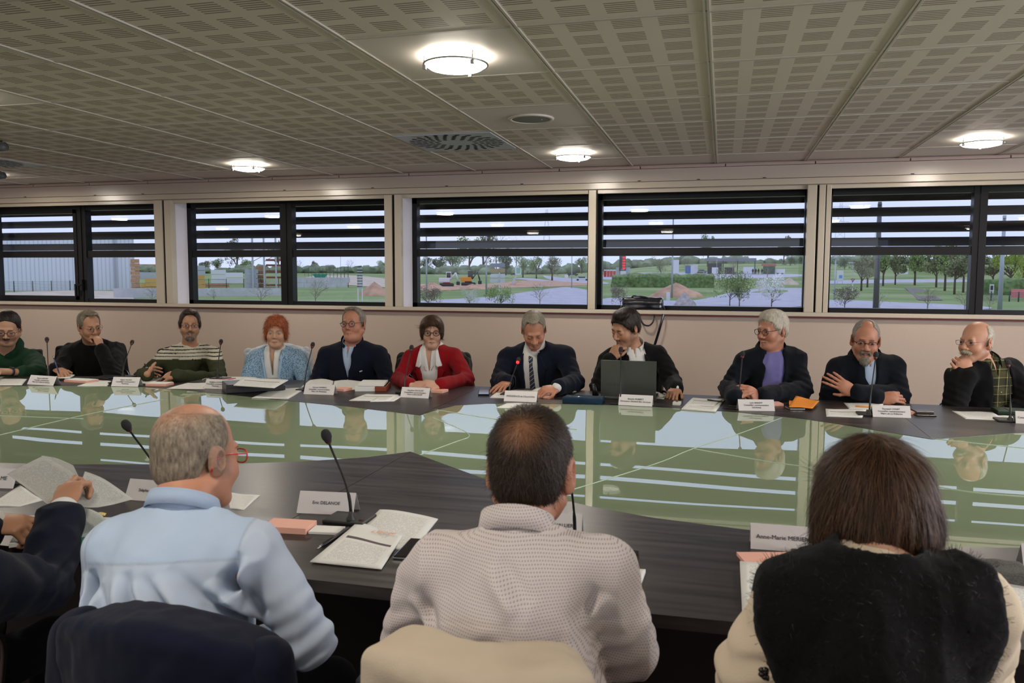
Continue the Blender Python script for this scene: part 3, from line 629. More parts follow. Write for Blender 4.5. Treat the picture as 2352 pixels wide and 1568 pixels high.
    def put(s, name, f, lo, hi, h, mat, paint=None, base=(1, 1, 1), parent=None, label=None):
        return obj(name, mesh_of(f, lo, hi, h, name, paint, base), mat, parent or s.root, False, label)
def strands(P_, name, me, mat, n, L, flow, lift=.0015, wid=.0007, seg=4, jit=.25, colr=None, seed=1, parent=None, keep=None, lifts=None, droop=0.):
    """short combed ribbons growing from a hair cap"""
    rg = np.random.default_rng(seed); nv = len(me.vertices); V = np.empty(nv * 3, np.float32); me.vertices.foreach_get('co', V); V = V.reshape(-1, 3).astype(float); Nn = np.empty(nv * 3, np.float32); me.vertices.foreach_get('normal', Nn); Nn = Nn.reshape(-1, 3).astype(float)
    ids = rg.integers(0, nv, n); p, nn = V[ids] + rg.normal(0, .001, (n, 3)), Nn[ids]
    if keep is not None: k_ = keep(p); p, nn, ids = p[k_], nn[k_], ids[k_]
    n = len(p); t = flow(p); t = t - nn * (t * nn).sum(1, keepdims=True); t /= np.linalg.norm(t, axis=1, keepdims=True) + 1e-9
    t = t + rg.normal(0, jit, (n, 3)); t -= nn * (t * nn).sum(1, keepdims=True) * .8; t /= np.linalg.norm(t, axis=1, keepdims=True) + 1e-9
    LL_ = L * rg.uniform(.5, 1.2, n); b = np.cross(t, nn); b /= np.linalg.norm(b, axis=1, keepdims=True) + 1e-9; VV = []
    lf = (lift * rg.uniform(.3, 2.2, n) if lifts is None else lifts * rg.uniform(.2, 1.8, n))
    for i in range(seg + 1):
        u = i / seg; c = p + t * (LL_ * u)[:, None] + nn * (lf * math.sin(u * PI * .7) - (LL_**2 * u * u) * 3.2)[:, None] - A_([0, 0, 1]) * (droop * LL_ * u * u)[:, None]; w = wid * (1 - .8 * u)
        VV += [c - b * w, c + b * w]
    VV = np.stack(VV, 1).reshape(-1, 3); q = []
    base = np.arange(n)[:, None] * (2 * (seg + 1))
    for i in range(seg): q.append(base + A_([2 * i, 2 * i + 1, 2 * i + 3, 2 * i + 2]))
    Q = np.stack(q, 1).reshape(-1, 4); m2 = bpy.data.meshes.new(name); m2.vertices.add(len(VV)); m2.vertices.foreach_set('co', VV.astype(np.float32).ravel()); m2.loops.add(len(Q) * 4); m2.loops.foreach_set('vertex_index', Q.astype(np.int32).ravel()); m2.polygons.add(len(Q))
    m2.polygons.foreach_set('loop_start', np.arange(len(Q), dtype=np.int32) * 4); m2.polygons.foreach_set('loop_total', np.full(len(Q), 4, np.int32)); m2.update(calc_edges=True)
    ca = me.color_attributes.get('Col'); C = np.empty(nv * 4, np.float32); ca.data.foreach_get('color', C); C = C.reshape(-1, 4)[ids]; v = rg.uniform(.6, 1.5, n)[:, None]; C[:, :3] = np.clip(C[:, :3] * v, 0, 1)
    at = m2.color_attributes.new('Col', 'FLOAT_COLOR', 'POINT'); at.data.foreach_set('color', np.repeat(C, 2 * (seg + 1), axis=0).astype(np.float32).ravel())
    return m2
def join_mesh(o, m2):
    """append mesh m2 to the mesh of o"""
    b = bm_new(); b.from_mesh(o.data); b.from_mesh(m2); b.to_mesh(o.data); b.free(); bpy.data.meshes.remove(m2)
# ------------------------------------------------------------------ people on the window side
def bounds(f, pad=.02):
    lo, hi = A_([9., 9, 9]), A_([-9., -9, -9])
    for op, kind, g, k, c, r in f.ops:
        if op != 'u': continue
        if isinstance(kind, F): a, b = bounds(kind, 0)
        elif kind == 'c': a = np.minimum(g[0] - g[2], g[1] - g[3]); b = np.maximum(g[0] + g[2], g[1] + g[3])
        else: a, b = c - r, c + r
        lo, hi = np.minimum(lo, a), np.maximum(hi, b)
    return lo - pad - f.grow, hi + pad + f.grow
def mk(P, name, f, h, mat, paint=None, base=(1, 1, 1), parent=None, label=None, lo=None, hi=None):
    a, b = bounds(f)
    if lo is not None: a = np.maximum(a, lo)
    if hi is not None: b = np.minimum(b, hi)
    return P.put(name, f, a, b, h, mat, paint, base, parent, label)
HC = [(-.2, .074), (-.078, .076), (-.056, .052), (-.046, .018), (-.024, .010), (-.018, -.022), (.004, -.024), (.018, .014), (.034, -.012), (.044, -.050), (.13, -.075), (.13, -.3), (-.2, -.3)]
HC_M = [(-.2, .086), (-.066, .088), (-.052, .058), (-.046, .020), (-.024, .010), (-.018, -.022), (.004, -.024), (.018, .014), (.034, -.012), (.044, -.055), (.13, -.08), (.13, -.3), (-.2, -.3)]
HC_REC = [(-.2, .098), (-.050, .106), (-.036, .060), (-.040, .022), (-.024, .012), (-.018, -.022), (.004, -.024), (.018, .014), (.034, -.012), (.044, -.050), (.13, -.075), (.13, -.3), (-.2, -.3)]
def hair(P, col, cut=HC, n=1500, L=.03, t=.007, disp=.0022, extra=None, h=.0034, bald=None, colv=.35, flow=None, lift=.0015, crown=(0, .035, .12), name='hair', wid=.0007, jit=.25, seg=4, paint=None, base_=None, seed=3, droop=0., wm=1.):
    R, q = P.HR, P.hs; f = F()
    if base_: base_(f)
    else: f.el(P.h(0, .014, .038), A_([.073 * wm + t, .094 + t, .082 + t]) * q, R).el(P.h(0, .045, -.022), A_([.060 * wm + t * .6, .055 + t * .6, .055]) * q, R, k=.03)
    if extra: extra(f)
    if cut: f.pr([(a * q, b * q) for a, b in cut], 'x', -.3, .3, k=.006, R=R, c=P.H)
    if bald: f.el(P.h(*bald[0]), A_(bald[1]) * q, R, k=.008, op='s')
    f.disp = lambda V: disp * (vnoise(V, 110, 1) * .6 + vnoise(V * A_([1, 1, .35]), 260, 2) * .5)
    pt = [lambda V, C: np.clip(C * (1 + colv * vnoise(V * A_([1, 1, .3]), 300, 5)[:, None] + colv * .6 * vnoise(V, 60, 9)[:, None]), 0, 1)] + (paint or [])
    o = mk(P, name, f, h, m_hairs, pt, col)
    if n:
        cw = P.h(*crown); fl = flow or (lambda p: (p - cw) * A_([1, 1, 1]) + A_([0, 0, -.03]))
        m2 = strands(P, 'hair_strands', o.data, m_hairs, n, L, fl, lift, wid, seg, jit, seed=seed, droop=droop); obj('hair_strands', m2, m_hairs, o)
    return o
def beard(P, col, shape, n=900, L=.014, lift=.003, name='beard', disp=.002, colv=.4, paint=None, wid=.0006):
    f = F(); shape(f); f.disp = lambda V: disp * vnoise(V, 220, 3)
    o = mk(P, name, f, .0032, m_hairs, [lambda V, C: np.clip(C * (1 + colv * vnoise(V, 200, 5)[:, None]), 0, 1)] + (paint or []), col)
    if n: obj('hair_strands', strands(P, 'hair_strands', o.data, m_hairs, n, L, lambda p: (p - P.h(0, 0, 0)) * .6 + A_([0, 0, -.06]), lift, wid, 3, .3), m_hairs, o)
def facepaint(P, skin, lips=(.36, .13, .11), brow=(.08, .055, .04), brow_amt=.95, cheek=.35, stub=None, stub_amt=.5, eyeline=.5, browz=.021, shadow=None):
    h, q = P.h, P.hs; sk = A_(skin); out = [lambda V, C: np.clip(C * (1 + .06 * vnoise(V, 45, 2)[:, None]), 0, 1)]
    if stub is not None:
        out.append(spot(h(0, -.055, -.085), A_([.062, .05, .045]) * q, stub, .35, stub_amt)); out.append(spot(h(0, -.095, -.052), A_([.03, .02, .012]) * q, stub, .5, stub_amt))
        for x in (-1, 1): out.append(spot(h(x * .055, -.02, -.055), A_([.025, .03, .045]) * q, stub, .5, stub_amt * .8))
    for x in (-1, 1): out.append(spot(h(x * .040, -.085, -.032), A_([.026, .03, .022]) * q, sk * A_([1.12, .72, .68]), .9, cheek)); out.append(spot(h(x * .078, .01, 0), A_([.014, .03, .04]) * q, sk * A_([1.1, .68, .60]), .9, .6))
    out.append(spot(h(0, -.112, -.032), A_([.014, .014, .014]) * q, sk * A_([1.1, .7, .65]), .9, .5))
    out.append(spot(h(0, -.088, -.0705), A_([.025, .02, .0095]) * q, lips, .5, .7)); out.append(spot(h(0, -.087, -.071), A_([.027, .02, .0022]) * q, (.07, .02, .02), .6, .8))
    for x in (-1, 1):
        for a in (.018, .026, .034, .042): out.append(spot(h(x * a, -.096 + abs(a - .03) * .5, browz + .002 - abs(a - .028) * .25), A_([.0075, .02, .0038]) * q, brow, .6, brow_amt))
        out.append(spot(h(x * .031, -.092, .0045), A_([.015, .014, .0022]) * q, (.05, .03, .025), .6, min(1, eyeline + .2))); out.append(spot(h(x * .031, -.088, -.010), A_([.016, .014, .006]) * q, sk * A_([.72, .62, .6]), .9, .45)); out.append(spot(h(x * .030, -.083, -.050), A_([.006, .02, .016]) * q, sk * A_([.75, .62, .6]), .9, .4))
    if shadow: 
        for x in (-1, 1): out.append(spot(h(x * .031, -.09, .009), A_([.016, .02, .006]) * q, shadow, .6, .7))
    return out
def rig(P, nb, sl, sr, arms, hands, skin, paint, fat=1., g=-.006, h=.0038, headk={}, neck=.055, hip=None, name='body'):
    f = F(); P.add_head(f, **headk); P.add_neck(f, nb, neck); P.torso(f, nb, sl, sr, hip, fat * .96, g); 
    for S_, E_, W_ in arms: P.arm(f, S_, E_, W_, g, (.046, .038, .029))
    for hd in hands: hand(f, **hd)
    o = mk(P, name, f, h, m_skin, paint, skin); return o
def garment(P, nb, sl, sr, arms, g, fat=1., hip=None, endk=.95, neckr=.058, open_=None, openy=0., wrinkle=.003, seed=0, r=(.045, .038, .031), neckup=.10, extra=None, w=1., hem=None, wsc=1.):
    f = F(); P.torso(f, nb, sl, sr, hip, fat, g, w)
    if extra: extra(f)
    nb = A_(nb); hd = P.H + P.HR @ A_([0, .02, -.02]); f.rc(nb + (nb - hd) * .02, nb + (hd - nb) * 2, neckr, neckr * 1.15, k=.006, op='s')
    if open_: f.pr(open_, 'y', -1, openy, k=.004, R=P.TR, c=P.TC)
    for i, (S_, E_, W_) in enumerate(arms): P.arm(f, S_, E_, W_, g, r, endk[i] if isinstance(endk, (list, tuple)) else endk)
    if hem is not None: f.pr([(-1, -1), (1, -1), (1, hem), (-1, hem)], 'y', -1, 1, k=.01)
    if wrinkle:
        E = [A_(a[1]) for a in arms]
        def dp(V):
            w_ = vnoise(V * A_([1, 1, 1.]) * wsc, 14, seed) * .6 + vnoise(V * wsc, 32, seed + 3) * .4; rdg = (1 - np.abs(vnoise(V * A_([1.5, 1, .7]) * wsc, 11, seed + 7)) * 2.2); el = sum(np.exp(-((V - e)**2).sum(1) / .012) for e in E) if E else 0
            return -wrinkle * 1.9 * (w_ * .6 + rdg * .75 + el * np.sin((V @ A_([60, 40, 130.]))) * .5)
        f.disp = dp
    return f
def collar(P, nb, mat, r=.066, gap=24, tip=.055, back=.035, flare=.014, name='collar', stand=.012, zf=-.005, rake=.35, thick=.003, wide=.012):
    R = P.TR; b = bm_new(); N = 28; rows = []; nb = A_(nb)
    for i in range(N + 1):
        th = math.radians(gap + (360 - 2 * gap) * i / N); zo = .040; c = (1 - math.cos(th)) / 2; e = min(i, N - i) / N; tipf = max(0, 1 - e * 7); sgn = 1 if math.sin(th) > 0 else -1
        u = A_([math.sin(th), -math.cos(th), 0]); zt_ = zf + zo + back * c
        prof = [(r - .002, zt_ - .045), (r - .001, zt_ + stand), (r + .004, zt_ + stand + .002), (r + flare, zt_ - .020 - tip * tipf * .9)]
        row = []
        for k_, (rr_, z_) in enumerate(prof):
            p_ = u * rr_ + A_([sgn * wide * tipf * (k_ == 3), -.012 * tipf * (k_ == 3), z_]); row.append(nb + R @ p_)
        rows.append(row)
    vo = [[b.verts.new(p_) for p_ in row] for row in rows]
    for A2, B2 in zip(vo, vo[1:]):
        for k_ in range(3): f = b.faces.new((A2[k_], B2[k_], B2[k_ + 1], A2[k_ + 1])); f.smooth = True
    bmesh.ops.recalc_face_normals(b, faces=b.faces[:]); bmesh.ops.solidify(b, geom=b.faces[:], thickness=thick); return obj(name, b, mat, P.root)
def patch(P, base, poly, mat, thick=.005, name='lapel', lo=-1, hi=0, h=.005, paint=None, col=(1, 1, 1), parent=None, mirror=False, label=None):
    for s_ in ((1, -1) if mirror else (1,)):
        pl = [(x * s_, z) for x, z in poly]; f = band(base, thick, pl, lo, hi, R=P.TR, c=P.TC)
        a, b = bounds(base, .01); xs = A_([[x, y, z] for x, z in pl for y in (-.35, .1)]) @ P.TR.T + P.TC; a = np.maximum(a, xs.min(0) - .02); b = np.minimum(b, xs.max(0) + .02)
        P.put(name, f, a, b, h, mat, paint, col, parent, label)
def button(P, pts, mat, r=.005, name='button'):
    for p_ in pts:
        b = bm_new(); ball(b, p_, r, 10, 6); obj(name, b, mat, P.root)
def front(P, base, x, z, off=.0):
    """point on the front of a garment, torso frame x, z"""
    ys = np.linspace(-.4, .05, 120); pts = P.TC + np.stack([np.full(120, x), ys, np.full(120, z)], 1) @ P.TR.T; d = ev(base, pts); i = int(np.argmax(d < 0)); return P.TC + P.TR @ A_([x, ys[i] - off, z])
SK = (.40, .205, .120); SKR = (.44, .200, .125); SKP = (.46, .26, .165)
m_white = fab('white_cotton', (.66, .66, .64)); m_navy = fab('navy_wool', (.0045, .007, .017)); m_blackw = fab('black_wool', (.004, .004, .0045)); m_red = fab('red_jersey', (.22, .004, .008)); m_bluesh = fab('pale_blue_cotton', (.36, .46, .62)); m_lav = fab('lavender_jersey', (.16, .15, .36))
m_green = fab('dark_green_fleece', (.010, .038, .018)); m_metal = M('steel', (.5, .5, .5), .25, 1.); m_gold = M('gold', (.75, .5, .2), .3, 1.); m_frame = M('dark_spectacle_frame', (.012, .010, .010), .25); m_wire = M('wire_spectacle_frame', (.25, .22, .2), .3, 1.)
m_darknav = fab('dark_navy_knit', (.004, .0055, .010)); m_leather = M('black_leather', (.010, .010, .011), .35)
PEOPLE = {}
def start(key, label, hx, hy, Y, hyaw, hpitch, hroll, sl, sr, byaw, hs=1., nb=None, hipback=.16, group='people seated along the window side'):
    """sl, sr: (px, py, Y) of the shoulders as seen from left to right"""
    Sl, Sr = A_(AY(*sl)), A_(AY(*sr)); mid = (Sl + Sr) / 2; a = math.radians(byaw); fw = A_([math.sin(a), -math.cos(a), 0]); hip = mid - fw * hipback
    P = Person(label, (float(hip[0]), float(hip[1])), byaw, A_(AY(hx, hy, Y)), None, hyaw, hpitch, hroll, hs, group); P.sl, P.sr = P.L(Sl), P.L(Sr); m_ = (P.sl + P.sr) / 2
    P.nb = m_ * .82 + (P.H + P.HR @ A_([0, .05, -.10])) * .18 + A_([0, .0, .030]) if nb is None else P.L(A_(AY(*nb))); PEOPLE[key] = P
    return P
def JL(P, p):                          # joint: (px, py, Y) or ('z', px, py, z)
    return P.L(A_(AZ(*p[1:]) if p[0] == 'z' else AY(*p)))
def W2L(P, v): return A_(v, float) @ P.R
def limbs(P, el_, wl, er, wr):
    return [(P.sl, JL(P, el_), JL(P, wl)), (P.sr, JL(P, er), JL(P, wr))]
dr = lambda a, b: (A_(b) - A_(a)) / np.linalg.norm(A_(b) - A_(a))
FAR = ''
# 1 ---- green hoodie
def p_hoodie():
    P = start(1, 'man in dark green hooded sweatshirt with dark glasses looking down at the left edge', 18, 752, 5.15, 38, 22, 4, (-62, 838, 5.20), (78, 826, 5.35), 40, 1.06)
    arms = limbs(P, (-110, 880, 5.05), ('z', -60, 872, .79), (88, 858, 5.12), ('z', -2, 852, .80)); hd = [dict(W=arms[1][2], d=arms[1][2] - arms[1][1], n=(0, 0, 1), side=-1)]
    rig(P, P.nb, P.sl, P.sr, arms, hd, SKP, facepaint(P, SKP, stub=(.14, .09, .07), stub_amt=.45, brow=(.03, .02, .015)), 1.1, headk=dict(wid=1.1, double=1.1, jaw=1.15), neck=.062)
    g = garment(P, P.nb, P.sl, P.sr, arms, .024, 1.15, endk=[.9, .45], neckr=.064, wrinkle=.006, seed=1); mk(P, 'hooded_sweatshirt', g, .0075, m_green)
    f = F(); n_ = P.nb; R = P.TR
    for i in range(14):
        th = math.radians(35 + 290 * i / 14); th2 = math.radians(35 + 290 * (i + 1) / 14); q = lambda t: n_ + R @ A_([math.sin(t) * .105, -math.cos(t) * .095 + .02, .005 + .045 * (1 - math.cos(t)) / 2]); f.rc(q(th), q(th2), .030 + .018 * (1 - math.cos(th)) / 2, k=.02)
    f.disp = lambda V: -.004 * vnoise(V, 25, 4); mk(P, 'hood', f, .007, m_green)
    patch(P, g, [(.045, .03), (.075, .03), (.075, -.04), (.045, -.04)], M('logo_teal', (.05, .12, .10), .8), .002, 'chest_logo'); patch(P, g, [(.04, .045), (.08, .045), (.08, .035), (.04, .035)], M('logo_red', (.2, .04, .03), .8), .002, 'chest_logo')
    hair(P, (.012, .009, .008), n=900, L=.022, t=.006, cut=HC_M, wm=1.08); P.eyes_((0, -1, -.5)); P.glasses(m_frame, 'rect', .024, .018)
    beard(P, (.05, .03, .022), lambda f: f.rc(P.h(-.024, -.085, -.058), P.h(0, -.0935, -.054), .0035, .004).rc(P.h(.024, -.085, -.058), P.h(0, -.0935, -.054), .0035, .004), 160, .006, .001, name='moustache')
    watch(P, arms[1], .72); P.legs()
def watch(P, arm, k=.97, strap=None, r=.031):
    E_, W_ = arm[1], arm[2]; c = E_ + (W_ - E_) * k; d = dr(E_, W_); R = Vector(d).to_track_quat('Z', 'Y').to_matrix().to_4x4(); b = bm_new(); N = 20
    tube(b, [Matrix.Translation(c) @ R @ Vector((r * math.cos(2 * PI * i / N), r * math.sin(2 * PI * i / N), 0)) for i in range(N)], .009, 6, closed=True, flat=.35); w = obj('wristwatch', b, strap or m_leather, P.root, True)
    up = A_([0, -.55, .85]); up = up - d * (up @ d); up /= np.linalg.norm(up); b = bm_new(); cyl(b, Vector(c + up * (r - .001)), Vector(c + up * (r + .008)), .017, n=20); obj('watch_case', b, M('watch_face', (.02, .02, .025), .15), w)
# 2 ---- black sweater, hand over the mouth
def p_think():
    P = start(2, 'grey-haired man in black sweater writing, other fist held to his mouth', 205, 748, 5.40, 66, 12, -4, (158, 812, 5.45), (268, 806, 5.62), 46, 1.0)
    arms = limbs(P, (128, 862, 5.15), ('z', 128, 846, .80), (262, 866, 5.30), (218, 798, 5.33)); wl, wr = arms[0][2], arms[1][2]; mouth = P.h(.0, -.105, -.062)
    tgt = mouth + P.HR @ A_([0, -.02, -.01]); arms[1] = (arms[1][0], arms[1][1], tgt + dr(tgt, arms[1][1]) * .085)
    hd = [dict(W=wl, d=W2L(P, (.8, -.25, -.2)), n=(0, -.3, 1), side=-1, curl=(.7, .8, .9, 1.0)), dict(W=arms[1][2], d=dr(arms[1][2], tgt + A_([0, 0, .02])), n=P.HR @ A_([.3, -1, -.1]), side=1, curl=(1.1, 1.2, 1.25, 1.3), thumb=(.3, .3))]
    rig(P, P.nb, P.sl, P.sr, arms, hd, SK, facepaint(P, SK, stub=(.22, .16, .12), stub_amt=.4, brow=(.10, .08, .06)), 1., headk=dict(nose=1.1))
    g = garment(P, P.nb, P.sl, P.sr, arms, .02, 1.05, endk=[.93, .9], wrinkle=.005, seed=2); mk(P, 'sweater', g, .0075, m_blackw); collar(P, P.nb, m_blackw, .066, 20, .03, name='zip_collar')
    hair(P, (.17, .14, .10), n=1500, L=.028, t=.008, cut=HC_REC, extra=lambda f: f.el(P.h(0, -.04, .105), A_([.05, .045, .022]), P.HR)); P.eyes_((.2, -1, -.2)); P.glasses(m_wire, 'rect', .022, .015, thick=.0011)
    watch(P, arms[1], .93); P.legs()
    q = P.R @ (wl + W2L(P, (.07, -.05, .01))) + P.org
    t = empty('pen', tuple(q), 0, 'blue and silver pen in the hand of the writing man', 'pen'); b = bm_new(); cyl(b, (-.035, .0, .075), (.012, -.005, -.035), .0042, n=10); obj('barrel', b, M('pen_blue', (.03, .05, .15), .3), t); b = bm_new(); cyl(b, (.012, -.005, -.035), (.016, -.005, -.045), .0035, .001, n=10); cyl(b, (-.035, 0, .075), (-.042, 0, .09), .0042, .003, n=10); obj('tip', b, m_metal, t)
# 3 ---- striped sweater
def p_stripe():
    P = start(3, 'bearded man in cream sweater with dark stripes and olive body', 436, 745, 5.55, 38, 3, 2, (378, 822, 5.55), (492, 815, 5.72), 38, 1.0)
    arms = limbs(P, (326, 866, 5.46), ('z', 338, 859, .795), (505, 872, 5.42), ('z', 402, 862, .79)); a1 = P.L(A_(AZ(352, 838, .84)))
    hd = [dict(W=arms[0][2], d=dr(arms[0][2], P.L(A_(AY(358, 836, 5.25)))), n=W2L(P, (-.6, -.6, .3)), side=1, curl=(.5, .6, .7, .8), thumb=(.7, .1)), dict(W=arms[1][2], d=dr(arms[1][2], P.L(A_(AZ(345, 856, .79)))), n=W2L(P, (.1, -.5, .85)), side=-1, curl=(.5, .55, .6, .65))]
    rig(P, P.nb, P.sl, P.sr, arms, hd, SK, facepaint(P, SK, stub=(.13, .10, .08), stub_amt=.75, brow=(.05, .03, .02)), 1.02, headk=dict(wid=.97))
    cr_, ol, dk = (.50, .47, .36), (.035, .040, .018), (.012, .014, .022)
    def pt(V, C):
        z = V[:, 2] + .003 * vnoise(V, 9, 2); z0 = .838; C[:] = cr_; C[z < z0] = ol; s_ = (np.mod((z - z0) / .026, 1) > .70) & (z >= z0); C[s_] = dk; C[(z < z0 + .011) & (z >= z0)] = cr_
        nk = np.linalg.norm((V - P.nb)[:, :2], axis=1) < .088; C[nk & (z > P.nb[2] - .045)] = cr_; return C
    g = garment(P, P.nb, P.sl, P.sr, arms, .018, 1.0, endk=.95, wrinkle=.004, seed=5, neckr=.062); g.rc(P.nb + A_([0, 0, -.005]), P.nb + A_([0, .0, .012]), .070, .068, k=.01); g.rc(P.nb - A_([0, 0, .03]), P.nb + A_([0, .0, .08]), .060, .060, k=.004, op='s'); mk(P, 'striped_sweater', g, .0055, m_cloth, [pt], cr_)
    button(P, [front(P, g, x, z, .001) for x, z in ((.055, .135), (.075, .128), (.095, .120), (.115, .112))], m_frame, .006)
    hair(P, (.035, .022, .014), n=1800, L=.030, t=.006, cut=HC_M, extra=lambda f: f.el(P.h(.0, -.04, .100), A_([.052, .05, .026]), P.HR).el(P.h(.07, .01, .0), A_([.016, .03, .03]), P.HR).el(P.h(-.07, .01, .0), A_([.016, .03, .03]), P.HR)); P.eyes_(); P.glasses(m_frame, 'rect', .022, .014, thick=.0011)
    beard(P, (.10, .085, .07), lambda f: f.el(P.h(0, -.073, -.102), A_([.034, .027, .026]), P.HR).rc(P.h(-.026, -.088, -.056), P.h(.026, -.088, -.056), .0045, k=.01), 500, .010, paint=[spot(P.h(0, -.08, -.115), (.02, .03, .03), (.35, .32, .28), .8, .8)])
    P.legs()
    q = P.org + P.R @ (hd[0]['W'] + hd[0]['d'] * .09); t = empty('marker_pen', tuple(q), 0, 'black pen held between the hands of the striped-sweater man', 'pen'); b = bm_new(); cyl(b, (-.02, -.012, .045), (.035, -.02, -.03), .005, n=10); obj('barrel', b, m_leather, t); b = bm_new(); cyl(b, (-.02, -.012, .045), (-.03, -.011, .058), .0055, n=10); obj('cap', b, m_leather, t)
    f = P.org + P.R @ hd[1]['W']; b = bm_new()
# 4 ---- red-haired woman
def p_redhair():
    P = start(4, 'woman with short red hair in light blue knitted cardigan over a white lace blouse', 634, 762, 5.58, 24, 3, 1, (586, 826, 5.60), (684, 824, 5.70), 30, .97)
    arms = limbs(P, (566, 882, 5.50), (600, 925, 5.42), (704, 884, 5.60), (668, 928, 5.45))
    rig(P, P.nb, P.sl, P.sr, arms, [dict(W=arms[0][2], d=dr(arms[0][1], arms[0][2]), n=(0, 0, 1), side=1), dict(W=arms[1][2], d=dr(arms[1][1], arms[1][2]), n=(0, 0, 1), side=-1)], (.52, .30, .19), facepaint(P, (.52, .30, .19), lips=(.36, .09, .09), brow=(.20, .07, .03), shadow=(.16, .25, .34), eyeline=.8), 1.0, headk=dict(wid=.98, lip=1.2, nose=.9, double=.9, eyes=.6), neck=.050)
    g = garment(P, P.nb, P.sl, P.sr, arms, .010, 1.1, endk=.9, wrinkle=.003, seed=8, neckr=.056, open_=[(-.03, .3), (.03, .3), (.0, .06)]); g.el(P.TC + P.TR @ A_([-.07, -.10, -.03]), (.07, .06, .075), k=.03).el(P.TC + P.TR @ A_([.07, -.10, -.03]), (.07, .06, .075), k=.03); g.pr([(-.035, .3), (.035, .3), (.0, .04)], 'y', -1, 0, k=.004, R=P.TR, c=P.TC); mk(P, 'blouse', g, .006, m_white)
    c = garment(P, P.nb, P.sl, P.sr, arms, .020, 1.12, endk=.95, wrinkle=.003, seed=9, neckr=.07); c.el(P.TC + P.TR @ A_([-.07, -.10, -.03]), (.08, .07, .085), k=.03).el(P.TC + P.TR @ A_([.07, -.10, -.03]), (.08, .07, .085), k=.03)
    c.pr([(-.085, .4), (.085, .4), (.055, .06), (.012, -.10), (-.004, -.24), (-.02, -.10), (-.055, .06)], 'y', -1, .02, k=.008, R=P.TR, c=P.TC)
    wv = M('blue_crochet', (.30, .46, .62), .9, spec=.1); n_ = wv.node_tree; p_ = n_.nodes['Principled BSDF']; t_ = n_.nodes.new('ShaderNodeTexCoord'); v_ = n_.nodes.new('ShaderNodeTexVoronoi'); v_.inputs['Scale'].default_value = 110; r_ = n_.nodes.new('ShaderNodeValToRGB'); r_.color_ramp.elements[0].color = (.36, .53, .70, 1); r_.color_ramp.elements[1].color = (.13, .22, .32, 1); r_.color_ramp.elements[0].position = .25; r_.color_ramp.elements[1].position = .75
    b_ = n_.nodes.new('ShaderNodeBump'); b_.invert = True; b_.inputs['Distance'].default_value = .004; b_.inputs['Strength'].default_value = .8; n_.links.new(t_.outputs['Object'], v_.inputs['Vector']); n_.links.new(v_.outputs['Distance'], r_.inputs[0]); n_.links.new(r_.outputs[0], p_.inputs['Base Color']); n_.links.new(v_.outputs['Distance'], b_.inputs['Height']); n_.links.new(b_.outputs[0], p_.inputs['Normal'])
    mk(P, 'cardigan', c, .006, wv); patch(P, c, [(.085, .17), (.068, .17), (.04, .05), (.002, -.12), (-.010, -.24), (.008, -.24), (.025, -.10), (.062, .04)], fab('blue_rib', (.33, .48, .64)), .004, 'front_band'); patch(P, c, [(-.085, .17), (-.068, .17), (-.04, .05), (-.02, -.12), (-.022, -.24), (-.036, -.24), (-.04, -.10), (-.062, .04)], fab('blue_rib', (.33, .48, .64)), .004, 'front_band')
    collar(P, P.nb, m_white, .060, 26, .075, .03, .022, wide=.035); button(P, [front(P, c, -.015, -.16, .004)], m_gold, .010); button(P, [front(P, g, 0, z, .002) for z in (.0, -.05)], m_frame, .003)
    b = bm_new(); tube(b, [P.nb + P.TR @ A_([.058 * math.sin(t), -.058 * math.cos(t) - .008, -.035 + .05 * (1 - math.cos(t)) / 2]) for t in [2 * PI * i / 28 for i in range(28)]], .0035, 6, closed=True); obj('necklace', b, m_metal, P.root)
    def bs(f):
        f.el(P.h(0, .012, .046), (.083, .098, .088), P.HR).el(P.h(0, .045, -.03), (.070, .055, .06), P.HR, k=.03)
        for x in (-1, 1): f.el(P.h(x * .074, .0, -.015), (.014, .030, .050), P.HR, k=.02)
        for i in range(8): f.el(P.h(-.040 + .0115 * i, -.01 + .012 * (i % 3), .106 + .006 * (i % 2) - .0012 * (i - 3.5)**2), (.016, .028, .020), P.HR, k=.02)
    hair(P, (.36, .10, .035), [(-.2, .068), (-.1, .068), (-.082, .062), (-.056, .035), (-.040, -.02), (-.028, -.075), (.02, -.09), (.13, -.10), (.13, -.3), (-.2, -.3)], 3200, .045, base_=bs, disp=.005, lift=.006, jit=.8, wid=.0008, colv=.5, flow=lambda p: (p - P.h(0, .03, .10)) * A_([1, 1, .6]) + A_([0, 0, -.045]), droop=.3); P.eyes_((0, -1, -.5), (.12, .16, .2)); P.legs()
